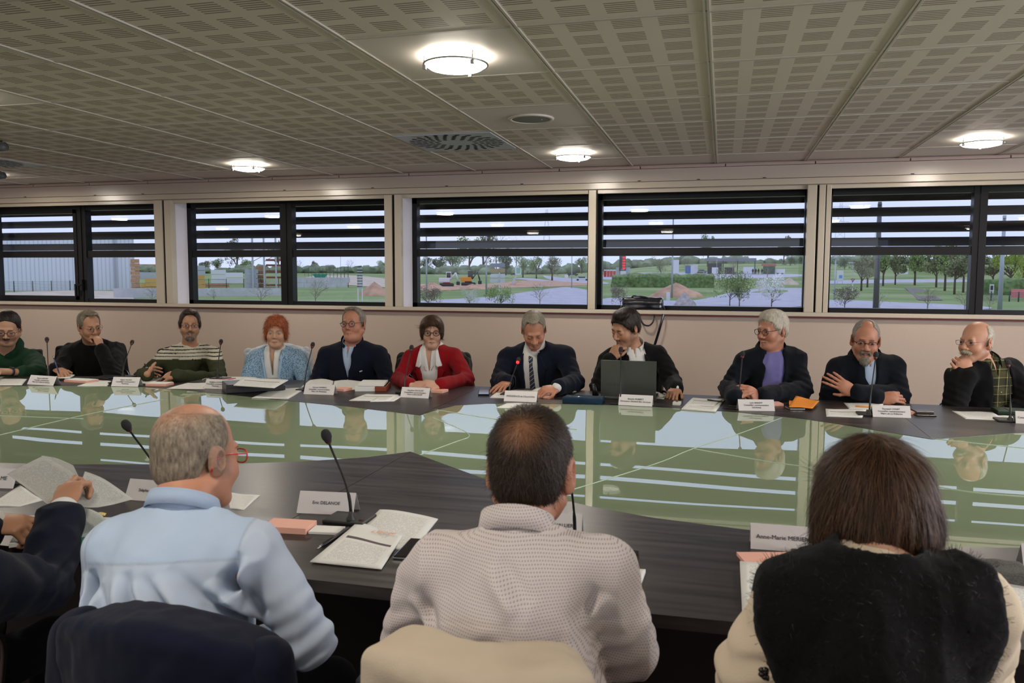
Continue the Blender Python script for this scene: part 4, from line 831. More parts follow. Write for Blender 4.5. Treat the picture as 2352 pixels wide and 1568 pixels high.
# 5 ---- navy quarter zip
def p_quarter():
    P = start(5, 'grey-haired man with round dark glasses in navy quarter-zip sweater and pale blue collar', 812, 744, 5.62, 2, -4, -3, (750, 815, 5.62), (870, 812, 5.70), 22, 1.04)
    arms = limbs(P, (728, 880, 5.52), ('z', 770, 925, .60), (892, 884, 5.60), ('z', 850, 925, .60))
    rig(P, P.nb, P.sl, P.sr, arms, [dict(W=a[2], d=dr(a[1], a[2]), n=(0, 0, 1), side=s_) for a, s_ in zip(arms, (1, -1))], SKR, facepaint(P, SKR, brow=(.16, .12, .09), lips=(.34, .14, .12)), 1.15, headk=dict(wid=1.05, double=1.2, jaw=1.1), neck=.062)
    s_ = garment(P, P.nb, P.sl, P.sr, arms, .008, 1.2, wrinkle=0, neckr=.064, open_=[(-.02, .3), (.02, .3), (0, .14)]); mk(P, 'shirt', s_, .007, m_bluesh, lo=P.TC - A_([.15, .3, .1]), hi=P.TC + A_([.15, .2, .3]))
    g = garment(P, P.nb, P.sl, P.sr, arms, .020, 1.22, endk=.93, wrinkle=.004, seed=11, neckr=.072, open_=[(-.06, .35), (.06, .35), (.03, .12), (-.005, .0), (-.035, .12)]); mk(P, 'quarter_zip_sweater', g, .0075, m_navy); collar(P, P.nb, m_navy, .080, 32, .02, .045, .006, 'knit_collar', .018); collar(P, P.nb, m_bluesh, .069, 26, .05, .04, .014)
    b = bm_new(); tube(b, [front(P, g, x, z, .0) for x, z in ((.033, .14), (.02, .08), (-.003, .0))], .0016, 6); ball(b, front(P, g, -.003, -.005, .002), .005); obj('zip', b, m_metal, P.root); patch(P, g, [(.085, .05), (.108, .052), (.112, .043), (.095, .038), (.086, .042)], M('badge_white', (.5, .5, .5), .8), .003, 'chest_badge')
    hair(P, (.19, .16, .13), n=1500, L=.025, t=.007, cut=HC_REC, wm=1.05, extra=lambda f: f.el(P.h(0, -.035, .108), A_([.05, .04, .018]), P.HR)); P.eyes_((-.3, -1, .1)); P.glasses(m_frame, 'round', .021, .019, thick=.0019); P.legs()
# 6 ---- red blazer
def p_blazer():
    P = start(6, 'woman with brown bob, dark round glasses and red blazer over a white blouse', 992, 763, 5.58, 20, 0, 0, (944, 822, 5.58), (1046, 820, 5.62), 20, .97)
    arms = limbs(P, (916, 872, 5.42), ('z', 942, 884, .78), (1072, 872, 5.46), ('z', 1008, 884, .78)); c_ = P.L(A_(AZ(972, 886, .775)))
    hd = [dict(W=arms[0][2], d=dr(arms[0][2], c_ + A_([0, 0, .01])), n=W2L(P, (-.1, -.45, .9)), side=1, curl=(.55, .6, .65, .7)), dict(W=arms[1][2], d=dr(arms[1][2], c_ + A_([.01, -.02, .02])), n=W2L(P, (.1, -.5, .85)), side=-1, curl=(.6, .65, .7, .75))]
    sk = (.50, .29, .20); rig(P, P.nb, P.sl, P.sr, arms, hd, sk, facepaint(P, sk, lips=(.30, .08, .07), brow=(.07, .045, .03), eyeline=.8), .92, headk=dict(wid=.93, jaw=.9, nose=.9, lip=1.15), neck=.046)
    g = garment(P, P.nb, P.sl, P.sr, arms, .006, .95, endk=.5, wrinkle=.0025, seed=13, neckr=.052, open_=[(-.04, .3), (.04, .3), (.0, .03)]); mk(P, 'blouse', g, .006, m_white); collar(P, P.nb, m_white, .062, 30, .085, .03, .026, wide=.030)
    c = garment(P, P.nb, P.sl, P.sr, arms, .015, .97, endk=.95, wrinkle=.003, seed=14, neckr=.072, open_=[(-.075, .4), (.075, .4), (.07, .10), (.055, -.02), (.06, -.4), (-.05, -.4), (-.05, -.02), (-.07, .10)], openy=.02); mk(P, 'blazer', c, .0065, m_red)
    patch(P, c, [(.05, .17), (.072, .12), (.055, -.02), (.057, -.08), (.10, .03), (.115, .055), (.095, .065), (.098, .08), (.072, .17)], m_red, .011, mirror=True); patch(P, c, [(.028, .20), (.070, .20), (.100, .098), (.066, .100), (.036, .135)], m_white, .016, 'blouse_collar', mirror=True)
    b = bm_new(); tube(b, smooth_pts([front(P, g, x, z, .003) for x, z in ((-.035, .10), (-.018, .07), (0, .062), (.018, .07), (.035, .10))], 4), .002, 6); obj('necklace', b, m_gold, P.root)
    def bs(f):
        f.el(P.h(0, .016, .040), (.088, .104, .090), P.HR).el(P.h(0, .045, -.02), (.080, .065, .06), P.HR, k=.03)
        for x in (-1, 1): f.el(P.h(x * .068, -.012, .0), (.022, .042, .055), P.HR, k=.02)
        f.rc(P.h(-.06, -.065, .05), P.h(.04, -.075, .075), .024, .02, k=.02)
    hair(P, (.050, .024, .012), [(-.2, .060), (-.11, .060), (-.084, .055), (-.058, .03), (-.052, -.028), (-.028, -.050), (.02, -.055), (.13, -.085), (.13, -.3), (-.2, -.3)], 2200, .05, base_=bs, disp=.0018, lift=.002, jit=.1, colv=.4); P.eyes_((0, -1, 0)); P.glasses(m_frame, 'round', .022, .0185, thick=.0024); watch(P, arms[1], .98, m_metal, .026)
    b = bm_new(); [tube(b, [P.h(x * .078, .006, -.036), P.h(x * .078, .006, -.043)], .003, 6) for x in (-1, 1)]; obj('earring', b, m_gold, P.root); P.legs()
# 7 ---- the chairman in a suit
def p_suit():
    P = start(7, 'man in navy suit with striped tie reading aloud from papers, head bowed', 1226, 756, 5.44, 16, 36, -4, (1168, 822, 5.58), (1296, 818, 5.58), 13, 1.04)
    arms = limbs(P, (1146, 874, 5.42), ('z', 1168, 876, .80), (1322, 878, 5.42), ('z', 1280, 890, .80))
    hd = [dict(W=arms[0][2], d=W2L(P, (-.25, -.9, -.22)), n=W2L(P, (0, -.2, 1)), side=1, curl=(.15, .15, .18, .2), spread=.12), dict(W=arms[1][2], d=W2L(P, (-.75, -.5, -.1)), n=W2L(P, (0, -.5, .9)), side=-1, curl=(.7, .8, .85, .9))]
    rig(P, P.nb, P.sl, P.sr, arms, hd, SKR, facepaint(P, SKR, brow=(.2, .15, .11), stub=(.3, .16, .12), stub_amt=.3), 1.02, headk=dict(nose=1.15, eyes=0, ear=1.1))
    g = garment(P, P.nb, P.sl, P.sr, arms, .006, 1.04, endk=.985, wrinkle=.002, seed=15, neckr=.058); mk(P, 'shirt', g, .006, m_white); collar(P, P.nb, m_white, .064, 14, .05, .035, .012)
    tm = M('striped_tie', (.02, .03, .06), .6); n_ = tm.node_tree; p_ = n_.nodes['Principled BSDF']; t_ = n_.nodes.new('ShaderNodeTexCoord'); s_ = n_.nodes.new('ShaderNodeSeparateXYZ'); n_.links.new(t_.outputs['Object'], s_.inputs[0]); k_ = math_node(n_, 'FRACT', math_node(n_, 'MULTIPLY', math_node(n_, 'SUBTRACT', s_.outputs[2], math_node(n_, 'MULTIPLY', s_.outputs[0], .9)), 16.)); r_ = n_.nodes.new('ShaderNodeValToRGB'); r_.color_ramp.interpolation = 'CONSTANT'
    e_ = r_.color_ramp.elements; e_[0].position = 0; e_[0].color = (.015, .022, .05, 1); e_[1].position = .38; e_[1].color = (.25, .32, .42, 1); e3 = e_.new(.48); e3.color = (.035, .022, .015, 1); e4 = e_.new(.9); e4.color = (.25, .32, .42, 1); n_.links.new(k_, r_.inputs[0]); n_.links.new(r_.outputs[0], p_.inputs['Base Color'])
    b = bm_new(); ball(b, front(P, g, 0, .145, .006), (.017, .010, .016)); obj('tie_knot', b, tm, P.root); patch(P, g, [(-.017, .175), (.017, .165), (.012, .13), (.030, -.28), (-.030, -.28), (-.012, .13)], tm, .008, 'tie')
    c = garment(P, P.nb, P.sl, P.sr, arms, .021, 1.06, endk=.93, wrinkle=.004, seed=16, neckr=.074, open_=[(-.06, .4), (.06, .4), (.062, .10), (.055, -.4), (-.055, -.4), (-.062, .10)], openy=.02); c.rc(P.sl + A_([.0, 0, .0]), P.sl + A_([.03, 0, .005]), .074, k=.02); c.rc(P.sr, P.sr - A_([.03, 0, -.005]), .074, k=.02); c.pr([(-.06, .4), (.06, .4), (.062, .10), (.055, -.4), (-.055, -.4), (-.062, .10)], 'y', -1, .02, k=.004, R=P.TR, c=P.TC)
    mk(P, 'suit_jacket', c, .0075, m_navy); patch(P, c, [(.050, .19), (.075, .17), (.10, .10), (.115, .085), (.098, .075), (.056, -.16), (.052, -.02)], m_navy, .010, mirror=True)
    hair(P, (.24, .21, .165), n=1700, L=.028, t=.006, cut=HC_REC, extra=lambda f: f.el(P.h(0, -.035, .100), A_([.045, .045, .022]), P.HR)); P.eyes_((0, -1, -.6)); P.legs()
# 8 ---- black suit behind the laptop
def p_laptop():
    P = start(8, 'dark-haired man in black suit behind the laptop, fist held to his mouth', 1437, 752, 5.50, -38, 22, 4, (1396, 826, 5.52), (1514, 818, 5.62), 8, 1.05)
    arms = limbs(P, (1376, 890, 5.40), (1408, 830, 5.42), (1546, 880, 5.46), ('z', 1552, 893, .79)); mouth = P.h(0, -.10, -.070); tgt = mouth + P.HR @ A_([0, -.01, -.02]); arms[0] = (arms[0][0], arms[0][1], tgt + dr(tgt, arms[0][1] + A_([-.03, 0, 0])) * .09)
    hd = [dict(W=arms[0][2], d=dr(arms[0][2], tgt + A_([.02, 0, .03])), n=W2L(P, (-.5, -.8, .2)), side=1, curl=(1.2, 1.25, 1.3, 1.3), thumb=(.3, .3)), dict(W=arms[1][2], d=W2L(P, (-.15, -.95, -.15)), n=W2L(P, (0, -.2, 1)), side=-1, curl=(.75, .8, .85, .9), thumb=(.4, .2))]
    rig(P, P.nb, P.sl, P.sr, arms, hd, SK, facepaint(P, SK, brow=(.02, .015, .01), stub=(.09, .06, .045), stub_amt=.6), 1., headk=dict(eyes=.0))
    g = garment(P, P.nb, P.sl, P.sr, arms, .006, 1.02, endk=.985, wrinkle=.0025, seed=17, neckr=.060, open_=[(-.02, .3), (.02, .3), (0, .13)]); mk(P, 'shirt', g, .006, m_white); collar(P, P.nb, m_white, .066, 26, .05, .035, .014)
    o_ = [(-.055, .4), (.075, .4), (.078, .10), (.06, -.4), (-.045, -.4), (-.058, .10)]; c = garment(P, P.nb, P.sl, P.sr, arms, .020, 1.04, endk=.93, wrinkle=.005, seed=18, neckr=.076, open_=o_, openy=.02)
    mk(P, 'suit_jacket', c, .0075, m_blackw); patch(P, c, [(.060, .19), (.082, .17), (.105, .10), (.12, .085), (.105, .075), (.062, -.16), (.06, -.02)], m_blackw, .010); patch(P, c, [(-.045, .19), (-.065, .17), (-.095, .10), (-.11, .085), (-.09, .075), (-.046, -.16), (-.05, -.02)], m_blackw, .010)
    hair(P, (.022, .014, .010), n=2000, L=.04, t=.011, cut=[(-.2, .074), (-.082, .076), (-.060, .050), (-.046, .018), (-.028, .0), (-.02, -.03), (.0, -.028), (.012, .014), (.030, -.005), (.04, -.05), (.13, -.08), (.13, -.3), (-.2, -.3)], extra=lambda f: f.el(P.h(.02, -.03, .108), (.06, .055, .028), P.HR, k=.02), lift=.003); P.eyes_((0, -1, -.6)); P.legs()
# 9 ---- white hair, lavender shirt
def p_white():
    P = start(9, 'white-haired man in open black jacket over a lavender jumper, hands clasped', 1774, 757, 5.52, -44, 6, 0, (1708, 832, 5.50), (1828, 826, 5.58), -8, 1.03)
    arms = limbs(P, (1672, 892, 5.42), ('z', 1688, 912, .80), (1842, 896, 5.44), ('z', 1742, 908, .79)); c_ = P.L(A_(AZ(1712, 902, .81)))
    hd = [dict(W=arms[0][2], d=dr(arms[0][2], c_ + A_([0, 0, .02])), n=W2L(P, (-.5, -.75, .3)), side=1, curl=(.6, .65, .7, .75), thumb=(.6, .0)), dict(W=arms[1][2], d=dr(arms[1][2], c_ + A_([-.0, -.02, .02])), n=W2L(P, (.25, -.8, .5)), side=-1, curl=(.5, .55, .6, .65), s=1.05)]
    rig(P, P.nb, P.sl, P.sr, arms, hd, SKR, facepaint(P, SKR, brow=(.3, .25, .2), cheek=.6, stub=(.32, .2, .15), stub_amt=.35), 1.08, headk=dict(wid=1.03, double=1.1, nose=1.05), neck=.060)
    g = garment(P, P.nb, P.sl, P.sr, arms, .008, 1.12, endk=.5, wrinkle=.005, seed=21, neckr=.062); mk(P, 'jumper', g, .006, m_lav)
    c = garment(P, P.nb, P.sl, P.sr, arms, .021, 1.12, endk=.95, wrinkle=.006, seed=22, neckr=.085, open_=[(-.06, .4), (.055, .4), (.06, .10), (.01, -.05), (-.01, -.4), (-.09, -.4), (-.09, -.05), (-.075, .10)], openy=.03); mk(P, 'jacket', c, .0075, m_darknav)
    collar(P, P.nb, m_darknav, .084, 40, .06, .035, .022, 'jacket_collar', wide=.02); button(P, [front(P, c, x, z, .002) for x, z in ((-.085, .10), (-.105, .03), (-.105, -.08))], m_metal, .005, 'snap_button')
    hair(P, (.50, .46, .38), n=2200, L=.035, t=.011, extra=lambda f: f.el(P.h(0, -.03, .100), (.055, .05, .026), P.HR, k=.02), colv=.2, wm=1.02); P.eyes_((0, -1, 0)); P.glasses(m_frame, 'round', .021, .018, thick=.0017); P.legs()
# 10 --- crossed arms
def p_crossed():
    P = start(10, 'man with grey goatee and dark glasses in black zip sweater, arms crossed', 1988, 781, 5.50, -5, 8, 3, (1924, 848, 5.52), (2052, 842, 5.56), -9, 1.06)
    arms = limbs(P, (1906, 908, 5.42), (2020, 915, 5.30), (2066, 908, 5.44), (1962, 900, 5.28))
    hd = [dict(W=arms[0][2], d=W2L(P, (.9, -.05, .15)), n=W2L(P, (.1, -.8, .5)), side=1, curl=(.6, .65, .7, .75)), dict(W=arms[1][2], d=W2L(P, (-.85, .05, .5)), n=W2L(P, (-.2, -.9, .3)), side=-1, curl=(.08, .08, .1, .12), spread=.1)]
    rig(P, P.nb, P.sl, P.sr, arms, hd, SKR, facepaint(P, SKR, brow=(.07, .05, .04), stub=(.3, .2, .16), stub_amt=.4), 1.1, headk=dict(wid=1.0, ear=1.15, nose=1.15, eyes=.7), neck=.060)
    s_ = garment(P, P.nb, P.sl, P.sr, arms, .008, 1.12, wrinkle=0, neckr=.062, open_=[(-.015, .3), (.015, .3), (0, .15)]); mk(P, 'shirt', s_, .007, m_bluesh, lo=P.TC - A_([.15, .3, .1]), hi=P.TC + A_([.15, .2, .3])); collar(P, P.nb, m_bluesh, .067, 20, .05, .035, .012)
    g = garment(P, P.nb, P.sl, P.sr, arms, .021, 1.14, endk=.93, wrinkle=.004, seed=23, neckr=.074, open_=[(-.06, .35), (.06, .35), (.03, .10), (.01, .0), (-.03, .10)]); mk(P, 'zip_sweater', g, .0075, m_darknav); collar(P, P.nb, m_darknav, .086, 34, .03, .03, .022, 'zip_collar', .012)
    b = bm_new(); tube(b, [front(P, g, x, z, .0) for x, z in ((.032, .10), (.015, .03), (.012, -.01))], .0018, 6); ball(b, front(P, g, .012, -.025, .003), (.003, .003, .009)); obj('zip', b, m_metal, P.root)
    hair(P, (.22, .20, .17), n=1400, L=.010, t=.004, cut=HC_REC, bald=((0, -.055, .125), (.040, .06, .05)), colv=.3); P.eyes_((0, -1, -.1)); P.glasses(m_frame, 'rect', .023, .016, thick=.0020, half=True)
    beard(P, (.22, .19, .15), lambda f: f.el(P.h(0, -.078, -.108), (.030, .026, .034), P.HR).rc(P.h(-.028, -.086, -.070), P.h(-.02, -.092, -.054), .006, k=.01).rc(P.h(.028, -.086, -.070), P.h(.02, -.092, -.054), .006, k=.01).rc(P.h(-.022, -.094, -.053), P.h(.022, -.094, -.053), .007, k=.01).el(P.h(0, -.095, -.072), (.018, .01, .008), P.HR, k=.004, op='s'), 900, .014); P.legs()
# 11 --- moustache, hand on chin
def p_moustache():
    P = start(11, 'bald man with white moustache and wire glasses resting his chin on his fist', 2242, 785, 5.52, -50, 0, 0, (2196, 866, 5.46), (2322, 850, 5.62), -20, 1.05)
    chin = P.h(0, -.075, -.118); arms = limbs(P, (2192, 934, 5.36), (2240, 872, 5.40), (2356, 925, 5.50), (2270, 985, 5.42)); arms[0] = (arms[0][0], arms[0][1], chin + A_([.02, -.035, -.075]))
    hd = [dict(W=arms[0][2], d=dr(arms[0][2], chin + A_([-.02, -.03, .015])), n=W2L(P, (.1, -1, .1)), side=-1, curl=(1.1, 1.15, 1.2, 1.25), s=1.05, thumb=(.4, -.1)), dict(W=arms[1][2], d=W2L(P, (-1, -.2, 0)), n=(0, 0, 1), side=-1, curl=(.6, .6, .6, .6))]
    sk = (.52, .26, .165); rig(P, P.nb, P.sl, P.sr, arms, hd, sk, facepaint(P, sk, brow=(.4, .34, .26), stub=(.3, .22, .16), stub_amt=.45), 1., headk=dict(nose=1.2, ear=1.15, wid=1.0), neck=.056)
    pm = M('plaid_shirt', (.05, .05, .03), .85, spec=.1); n_ = pm.node_tree; p_ = n_.nodes['Principled BSDF']; t_ = n_.nodes.new('ShaderNodeTexCoord'); s_ = n_.nodes.new('ShaderNodeSeparateXYZ'); n_.links.new(t_.outputs['Object'], s_.inputs[0]); ln = lambda o, q, w: math_node(n_, 'LESS_THAN', math_node(n_, 'FRACT', math_node(n_, 'MULTIPLY', o, q)), w)
    a_ = math_node(n_, 'ADD', ln(s_.outputs[0], 24, .12), ln(s_.outputs[2], 20, .10)); b_ = math_node(n_, 'ADD', ln(s_.outputs[0], 12, .4), ln(s_.outputs[2], 10, .4)); r_ = n_.nodes.new('ShaderNodeValToRGB'); r_.color_ramp.elements[0].color = (.020, .022, .012, 1); r_.color_ramp.elements[1].color = (.30, .27, .12, 1); n_.links.new(math_node(n_, 'ADD', math_node(n_, 'MULTIPLY', a_, .4), math_node(n_, 'MULTIPLY', b_, .08)), r_.inputs[0]); n_.links.new(r_.outputs[0], p_.inputs['Base Color'])
    g = garment(P, P.nb, P.sl, P.sr, arms, .008, 1.04, endk=.5, wrinkle=.006, seed=24, neckr=.060, open_=[(-.02, .3), (.02, .3), (0, .14)]); mk(P, 'shirt', g, .006, pm); collar(P, P.nb, pm, .067, 26, .05, .035, .014); button(P, [front(P, g, -.0, z, .002) for z in (.05, -.02, -.09)], m_metal, .004)
    c = garment(P, P.nb, P.sl, P.sr, arms, .020, 1.05, endk=.94, wrinkle=.005, seed=25, neckr=.080, open_=[(-.06, .4), (.06, .4), (.10, .12), (.12, .0), (.10, -.18), (.02, -.3), (-.06, -.3), (-.05, .0), (-.05, .12)], openy=.02); mk(P, 'cardigan', c, .0075, m_blackw); collar(P, P.nb, m_blackw, .082, 40, .03, .04, .010, 'knit_collar')
    hair(P, (.42, .38, .30), n=1100, L=.012, t=.005, cut=[(-.2, .2), (.03, .2), (.0, .06), (-.008, .02), (-.018, -.022), (.004, -.024), (.018, .014), (.034, -.012), (.044, -.050), (.13, -.075), (.13, -.3), (-.2, -.3)], bald=((0, .03, .13), (.060, .11, .065)), colv=.25); P.eyes_((0, -1, 0)); P.glasses(m_wire, 'rect', .022, .014, thick=.0012)
    beard(P, (.50, .45, .34), lambda f: f.rc(P.h(0, -.097, -.050), P.h(-.030, -.086, -.062), .0095, .007).rc(P.h(0, -.097, -.050), P.h(.030, -.086, -.062), .0095, .007), 500, .014, name='moustache', colv=.25); P.legs()
if 'far' not in FAR:
    for fn in (p_hoodie, p_think, p_stripe, p_redhair, p_quarter, p_blazer, p_suit, p_laptop, p_white, p_crossed, p_moustache): fn()
# ------------------------------------------------------------------ people on the near side, seen from behind
GN = 'people seen from behind on the near side'
m_cream_shirt = fab('cream_cotton', (.66, .56, .42)); m_fuzz = fab('black_fuzzy_knit', (.0035, .0035, .004))
def near_start(key, label, hx, hy, Y, hyaw, hpitch, hroll, right, left, byaw, hs=1., hipback=.12):
    return start(key, label, hx, hy, Y, hyaw, hpitch, hroll, right, left, byaw, hs, None, hipback, GN)
def folds(P, segs, rad=.02, amp=.012, dz=.09):
    """long soft creases given as capsules in the torso frame"""
    S_ = [(P.TC + P.TR @ (A_(a) + A_([0, 0, dz])), P.TC + P.TR @ (A_(b) + A_([0, 0, dz])), r) for a, b, r in segs]
    def dp(V):
        o = 0
        for a, b, r in S_:
            q = (V - P.TC) @ P.TR; a2, b2 = ((a - P.TC) @ P.TR)[[0, 2]], ((b - P.TC) @ P.TR)[[0, 2]]; ab = b2 - a2; q2 = q[:, [0, 2]]; t = np.clip(((q2 - a2) @ ab) / (ab @ ab), -.1, 1.1); L_ = np.linalg.norm(ab); sp = ((q2[:, 0] - a2[0]) * ab[1] - (q2[:, 1] - a2[1]) * ab[0]) / L_ / r; sp = sp * np.sign(ab[0] + 1e-9); en = np.clip(np.sin(np.pi * np.clip(((q2 - a2) @ ab) / (ab @ ab), 0, 1)), 0, 1)**.7 * (q[:, 1] > -.02); o = o + en * amp * (-np.exp(-sp**2) + .9 * np.exp(-(sp + 1.7)**2))
        return o
    return dp
def n_blue():
    P = near_start('blue', 'balding man in pale blue shirt with red-framed glasses, seen from behind', 450, 1048, 1.62, 168, 8, 3, (585, 1268, 1.50), (262, 1262, 1.46), 166, 1.04)
    arms = [(P.sl, P.L(A_(AY(712, 1475, 1.52))), P.L(A_((-1.06, 1.70, .62)))), (P.sr, P.L(A_(AY(238, 1500, 1.50))), P.L(A_((-1.20, 1.72, .66))))]
    sk = (.50, .235, .145); hr = A_([.20, .165, .12])
    def scalp(V, C):
        q = (V - P.H) @ P.HR; top = np.clip((q[:, 2] - .078 - .25 * np.clip(q[:, 1], -.1, .06)) / .035, 0, 1); back = np.clip((q[:, 1] + .050) / .03, 0, 1) * np.clip((q[:, 2] + .050 - .2 * np.clip(q[:, 1] - .0, -1, .08)) / .02, 0, 1) * (1 - top * .9)
        n_ = np.clip(.72 + .35 * vnoise(V, 260, 3) + .2 * vnoise(V, 60, 5), 0, 1); w = (back * n_)[:, None]; dk = np.clip((.02 - q[:, 2]) / .05, 0, 1)[:, None]; return C * (1 - w) + (hr * (1 - .45 * dk)) * w
    rig(P, P.nb, P.sl, P.sr, arms, [dict(W=a[2], d=dr(a[1], a[2]), n=(0, 0, 1), side=s_) for a, s_ in zip(arms, (1, -1))], sk, facepaint(P, sk) + [scalp], 1.05, h=.0032, headk=dict(wid=1.03, ear=1.1, jaw=1.05), neck=.060)
    P.torso(F(), P.nb, P.sl, P.sr, fat=1.1)
    g = garment(P, P.nb, P.sl, P.sr, arms, .012, 1.12, wrinkle=.004, seed=31, endk=.96, neckr=.066); d0 = g.disp
    fo = folds(P, [((-.03, .12, -.02), (-.16, .10, -.16), .016), ((.02, .13, -.03), (-.13, .12, -.19), .013), ((.06, .12, -.02), (.0, .13, -.17), .014), ((-.12, .1, -.03), (-.2, .05, -.12), .015), ((.13, .1, -.05), (.06, .13, -.2), .014), ((.18, .06, -.02), (.14, .1, -.14), .012), ((-.2, .05, .02), (-.16, .09, -.08), .012), ((.0, .12, -.10), (.12, .11, -.22), .013)], amp=.020)
    zy = P.TC + P.TR @ A_([0, .1, .045])
    g.disp = lambda V: d0(V) + fo(V)
    def pt(V, C):
        q = (V - P.TC) @ P.TR; yoke = np.clip((q[:, 2] - .095 + .05 * (q[:, 0]) ) / .003, 0, 1) * (np.abs(q[:, 0]) < .175); seam = np.exp(-((q[:, 2] - .095 + .05 * q[:, 0]) / .0028)**2) * (np.abs(q[:, 0]) < .175) + np.exp(-((np.abs(q[:, 0]) - .175) / .0028)**2) * (q[:, 2] > .0) * (q[:, 2] < .2)
        C = C * (1 - .22 * np.clip(seam, 0, 1)[:, None]); return C * (1 - yoke[:, None] * A_([.10, .03, -.02]))
    mk(P, 'shirt', g, .0042, m_cloth, [pt], (.46, .54, .66)); collar(P, P.nb, m_bluesh, .070, 30, .05, .040, .012, wide=.02)
    hair(P, tuple(hr), n=5000, L=.006, t=.0008, disp=.0002, cut=[(-.2, .2), (-.03, .2), (-.03, .06), (-.035, .03), (-.03, .015), (-.02, -.02), (.004, -.024), (.018, .014), (.034, -.012), (.044, -.052), (.13, -.075), (.13, -.3), (-.2, -.3)], bald=((0, .0, .135), (.060, .095, .060)), lift=.0006, wid=.00035, seg=2, h=.003, colv=.5, wm=1.03, paint=[spot(P.h(0, .045, .105), (.075, .105, .070), sk, .9, .8)])
    P.glasses(M('red_spectacle_frame', (.55, .02, .015), .25), 'rect', .022, .016, thick=.0018); P.eyes_(); P.legs()
def n_pattern():
    P = near_start('pattern', 'dark-haired man with a thin crown in a finely patterned off-white shirt, seen from behind', 1219, 1078, 1.56, 182, 8, 0, (1384, 1306, 1.42), (1000, 1300, 1.42), 184, 1.03)
    P.nb = P.nb - A_([0, 0, .035])
    arms = [(P.sl, P.L(A_(AY(1448, 1490, 1.48))), P.L(A_((-.30, 1.72, .64)))), (P.sr, P.L(A_(AY(932, 1450, 1.44))), P.L(A_((-.48, 1.72, .64))))]
    sk = (.42, .19, .115)
    rig(P, P.nb, P.sl, P.sr, arms, [dict(W=a[2], d=dr(a[1], a[2]), n=(0, 0, 1), side=s_) for a, s_ in zip(arms, (1, -1))], sk, facepaint(P, sk), 1.0, h=.0034, headk=dict(wid=1.03, ear=1.2), neck=.058)
    P.torso(F(), P.nb, P.sl, P.sr, fat=1.05)
    mm = M('patterned_cotton', (.55, .50, .48), .9, spec=.1, sheen=.05); n_ = mm.node_tree; p_ = n_.nodes['Principled BSDF']; t_ = n_.nodes.new('ShaderNodeTexCoord'); s_ = n_.nodes.new('ShaderNodeSeparateXYZ'); n_.links.new(t_.outputs['Object'], s_.inputs[0])
    fx = None; rowz = math_node(n_, 'MULTIPLY', s_.outputs[2], 190); fx2 = math_node(n_, 'FRACT', math_node(n_, 'ADD', math_node(n_, 'MULTIPLY', s_.outputs[0], 200), math_node(n_, 'MULTIPLY', math_node(n_, 'FLOOR', rowz), .5))); fz = math_node(n_, 'FRACT', rowz)
    d_ = math_node(n_, 'ADD', math_node(n_, 'POWER', math_node(n_, 'SUBTRACT', fx2, .5), 2), math_node(n_, 'POWER', math_node(n_, 'SUBTRACT', fz, .5), 2)); m_ = math_node(n_, 'LESS_THAN', d_, .055); x_ = n_.nodes.new('ShaderNodeMix'); x_.data_type = 'RGBA'; x_.inputs[6].default_value = (.60, .55, .53, 1); x_.inputs[7].default_value = (.33, .28, .30, 1); n_.links.new(m_, x_.inputs[0]); n_.links.new(x_.outputs[2], p_.inputs['Base Color'])
    g = garment(P, P.nb, P.sl, P.sr, arms, .012, 1.08, wrinkle=.004, seed=35, endk=.96, neckr=.062); d0 = g.disp
    fo = folds(P, [((-.14, .1, -.06), (-.02, .13, -.13), .016), ((.17, .07, -.08), (.05, .12, -.13), .018), ((-.05, .13, -.06), (.08, .13, -.12), .02), ((.02, .12, .08), (-.04, .13, .0), .016), ((-.17, .08, -.12), (-.07, .13, -.18), .015), ((.19, .05, .02), (.13, .1, -.06), .014), ((-.19, .05, .03), (-.14, .1, -.03), .014), ((.1, .12, -.15), (.2, .06, -.2), .014)], amp=.012, dz=.06); g.disp = lambda V: d0(V) + fo(V) + .0012 * np.exp(-(((V - P.TC) @ P.TR)[:, 2] - .045)**2 / 6e-6)
    mk(P, 'shirt', g, .0042, mm); collar(P, P.nb, mm, .066, 26, .05, .052, .012, stand=.02, wide=.02)
    hair(P, (.028, .018, .012), n=16000, L=.026, t=.007, disp=.0015, cut=[(-.2, .08), (-.078, .08), (-.056, .052), (-.046, .018), (-.024, .010), (-.018, -.022), (.004, -.024), (.018, .014), (.034, -.012), (.044, -.075), (.13, -.095), (.13, -.3), (-.2, -.3)], lift=.0018, wid=.00045, jit=.32, colv=.5, h=.003,
         crown=(0, .10, .085), paint=[spot(P.h(0, .10, .08), (.046, .044, .042), (.24, .11, .055), .8, .95)])
    P.eyes_(); P.legs()
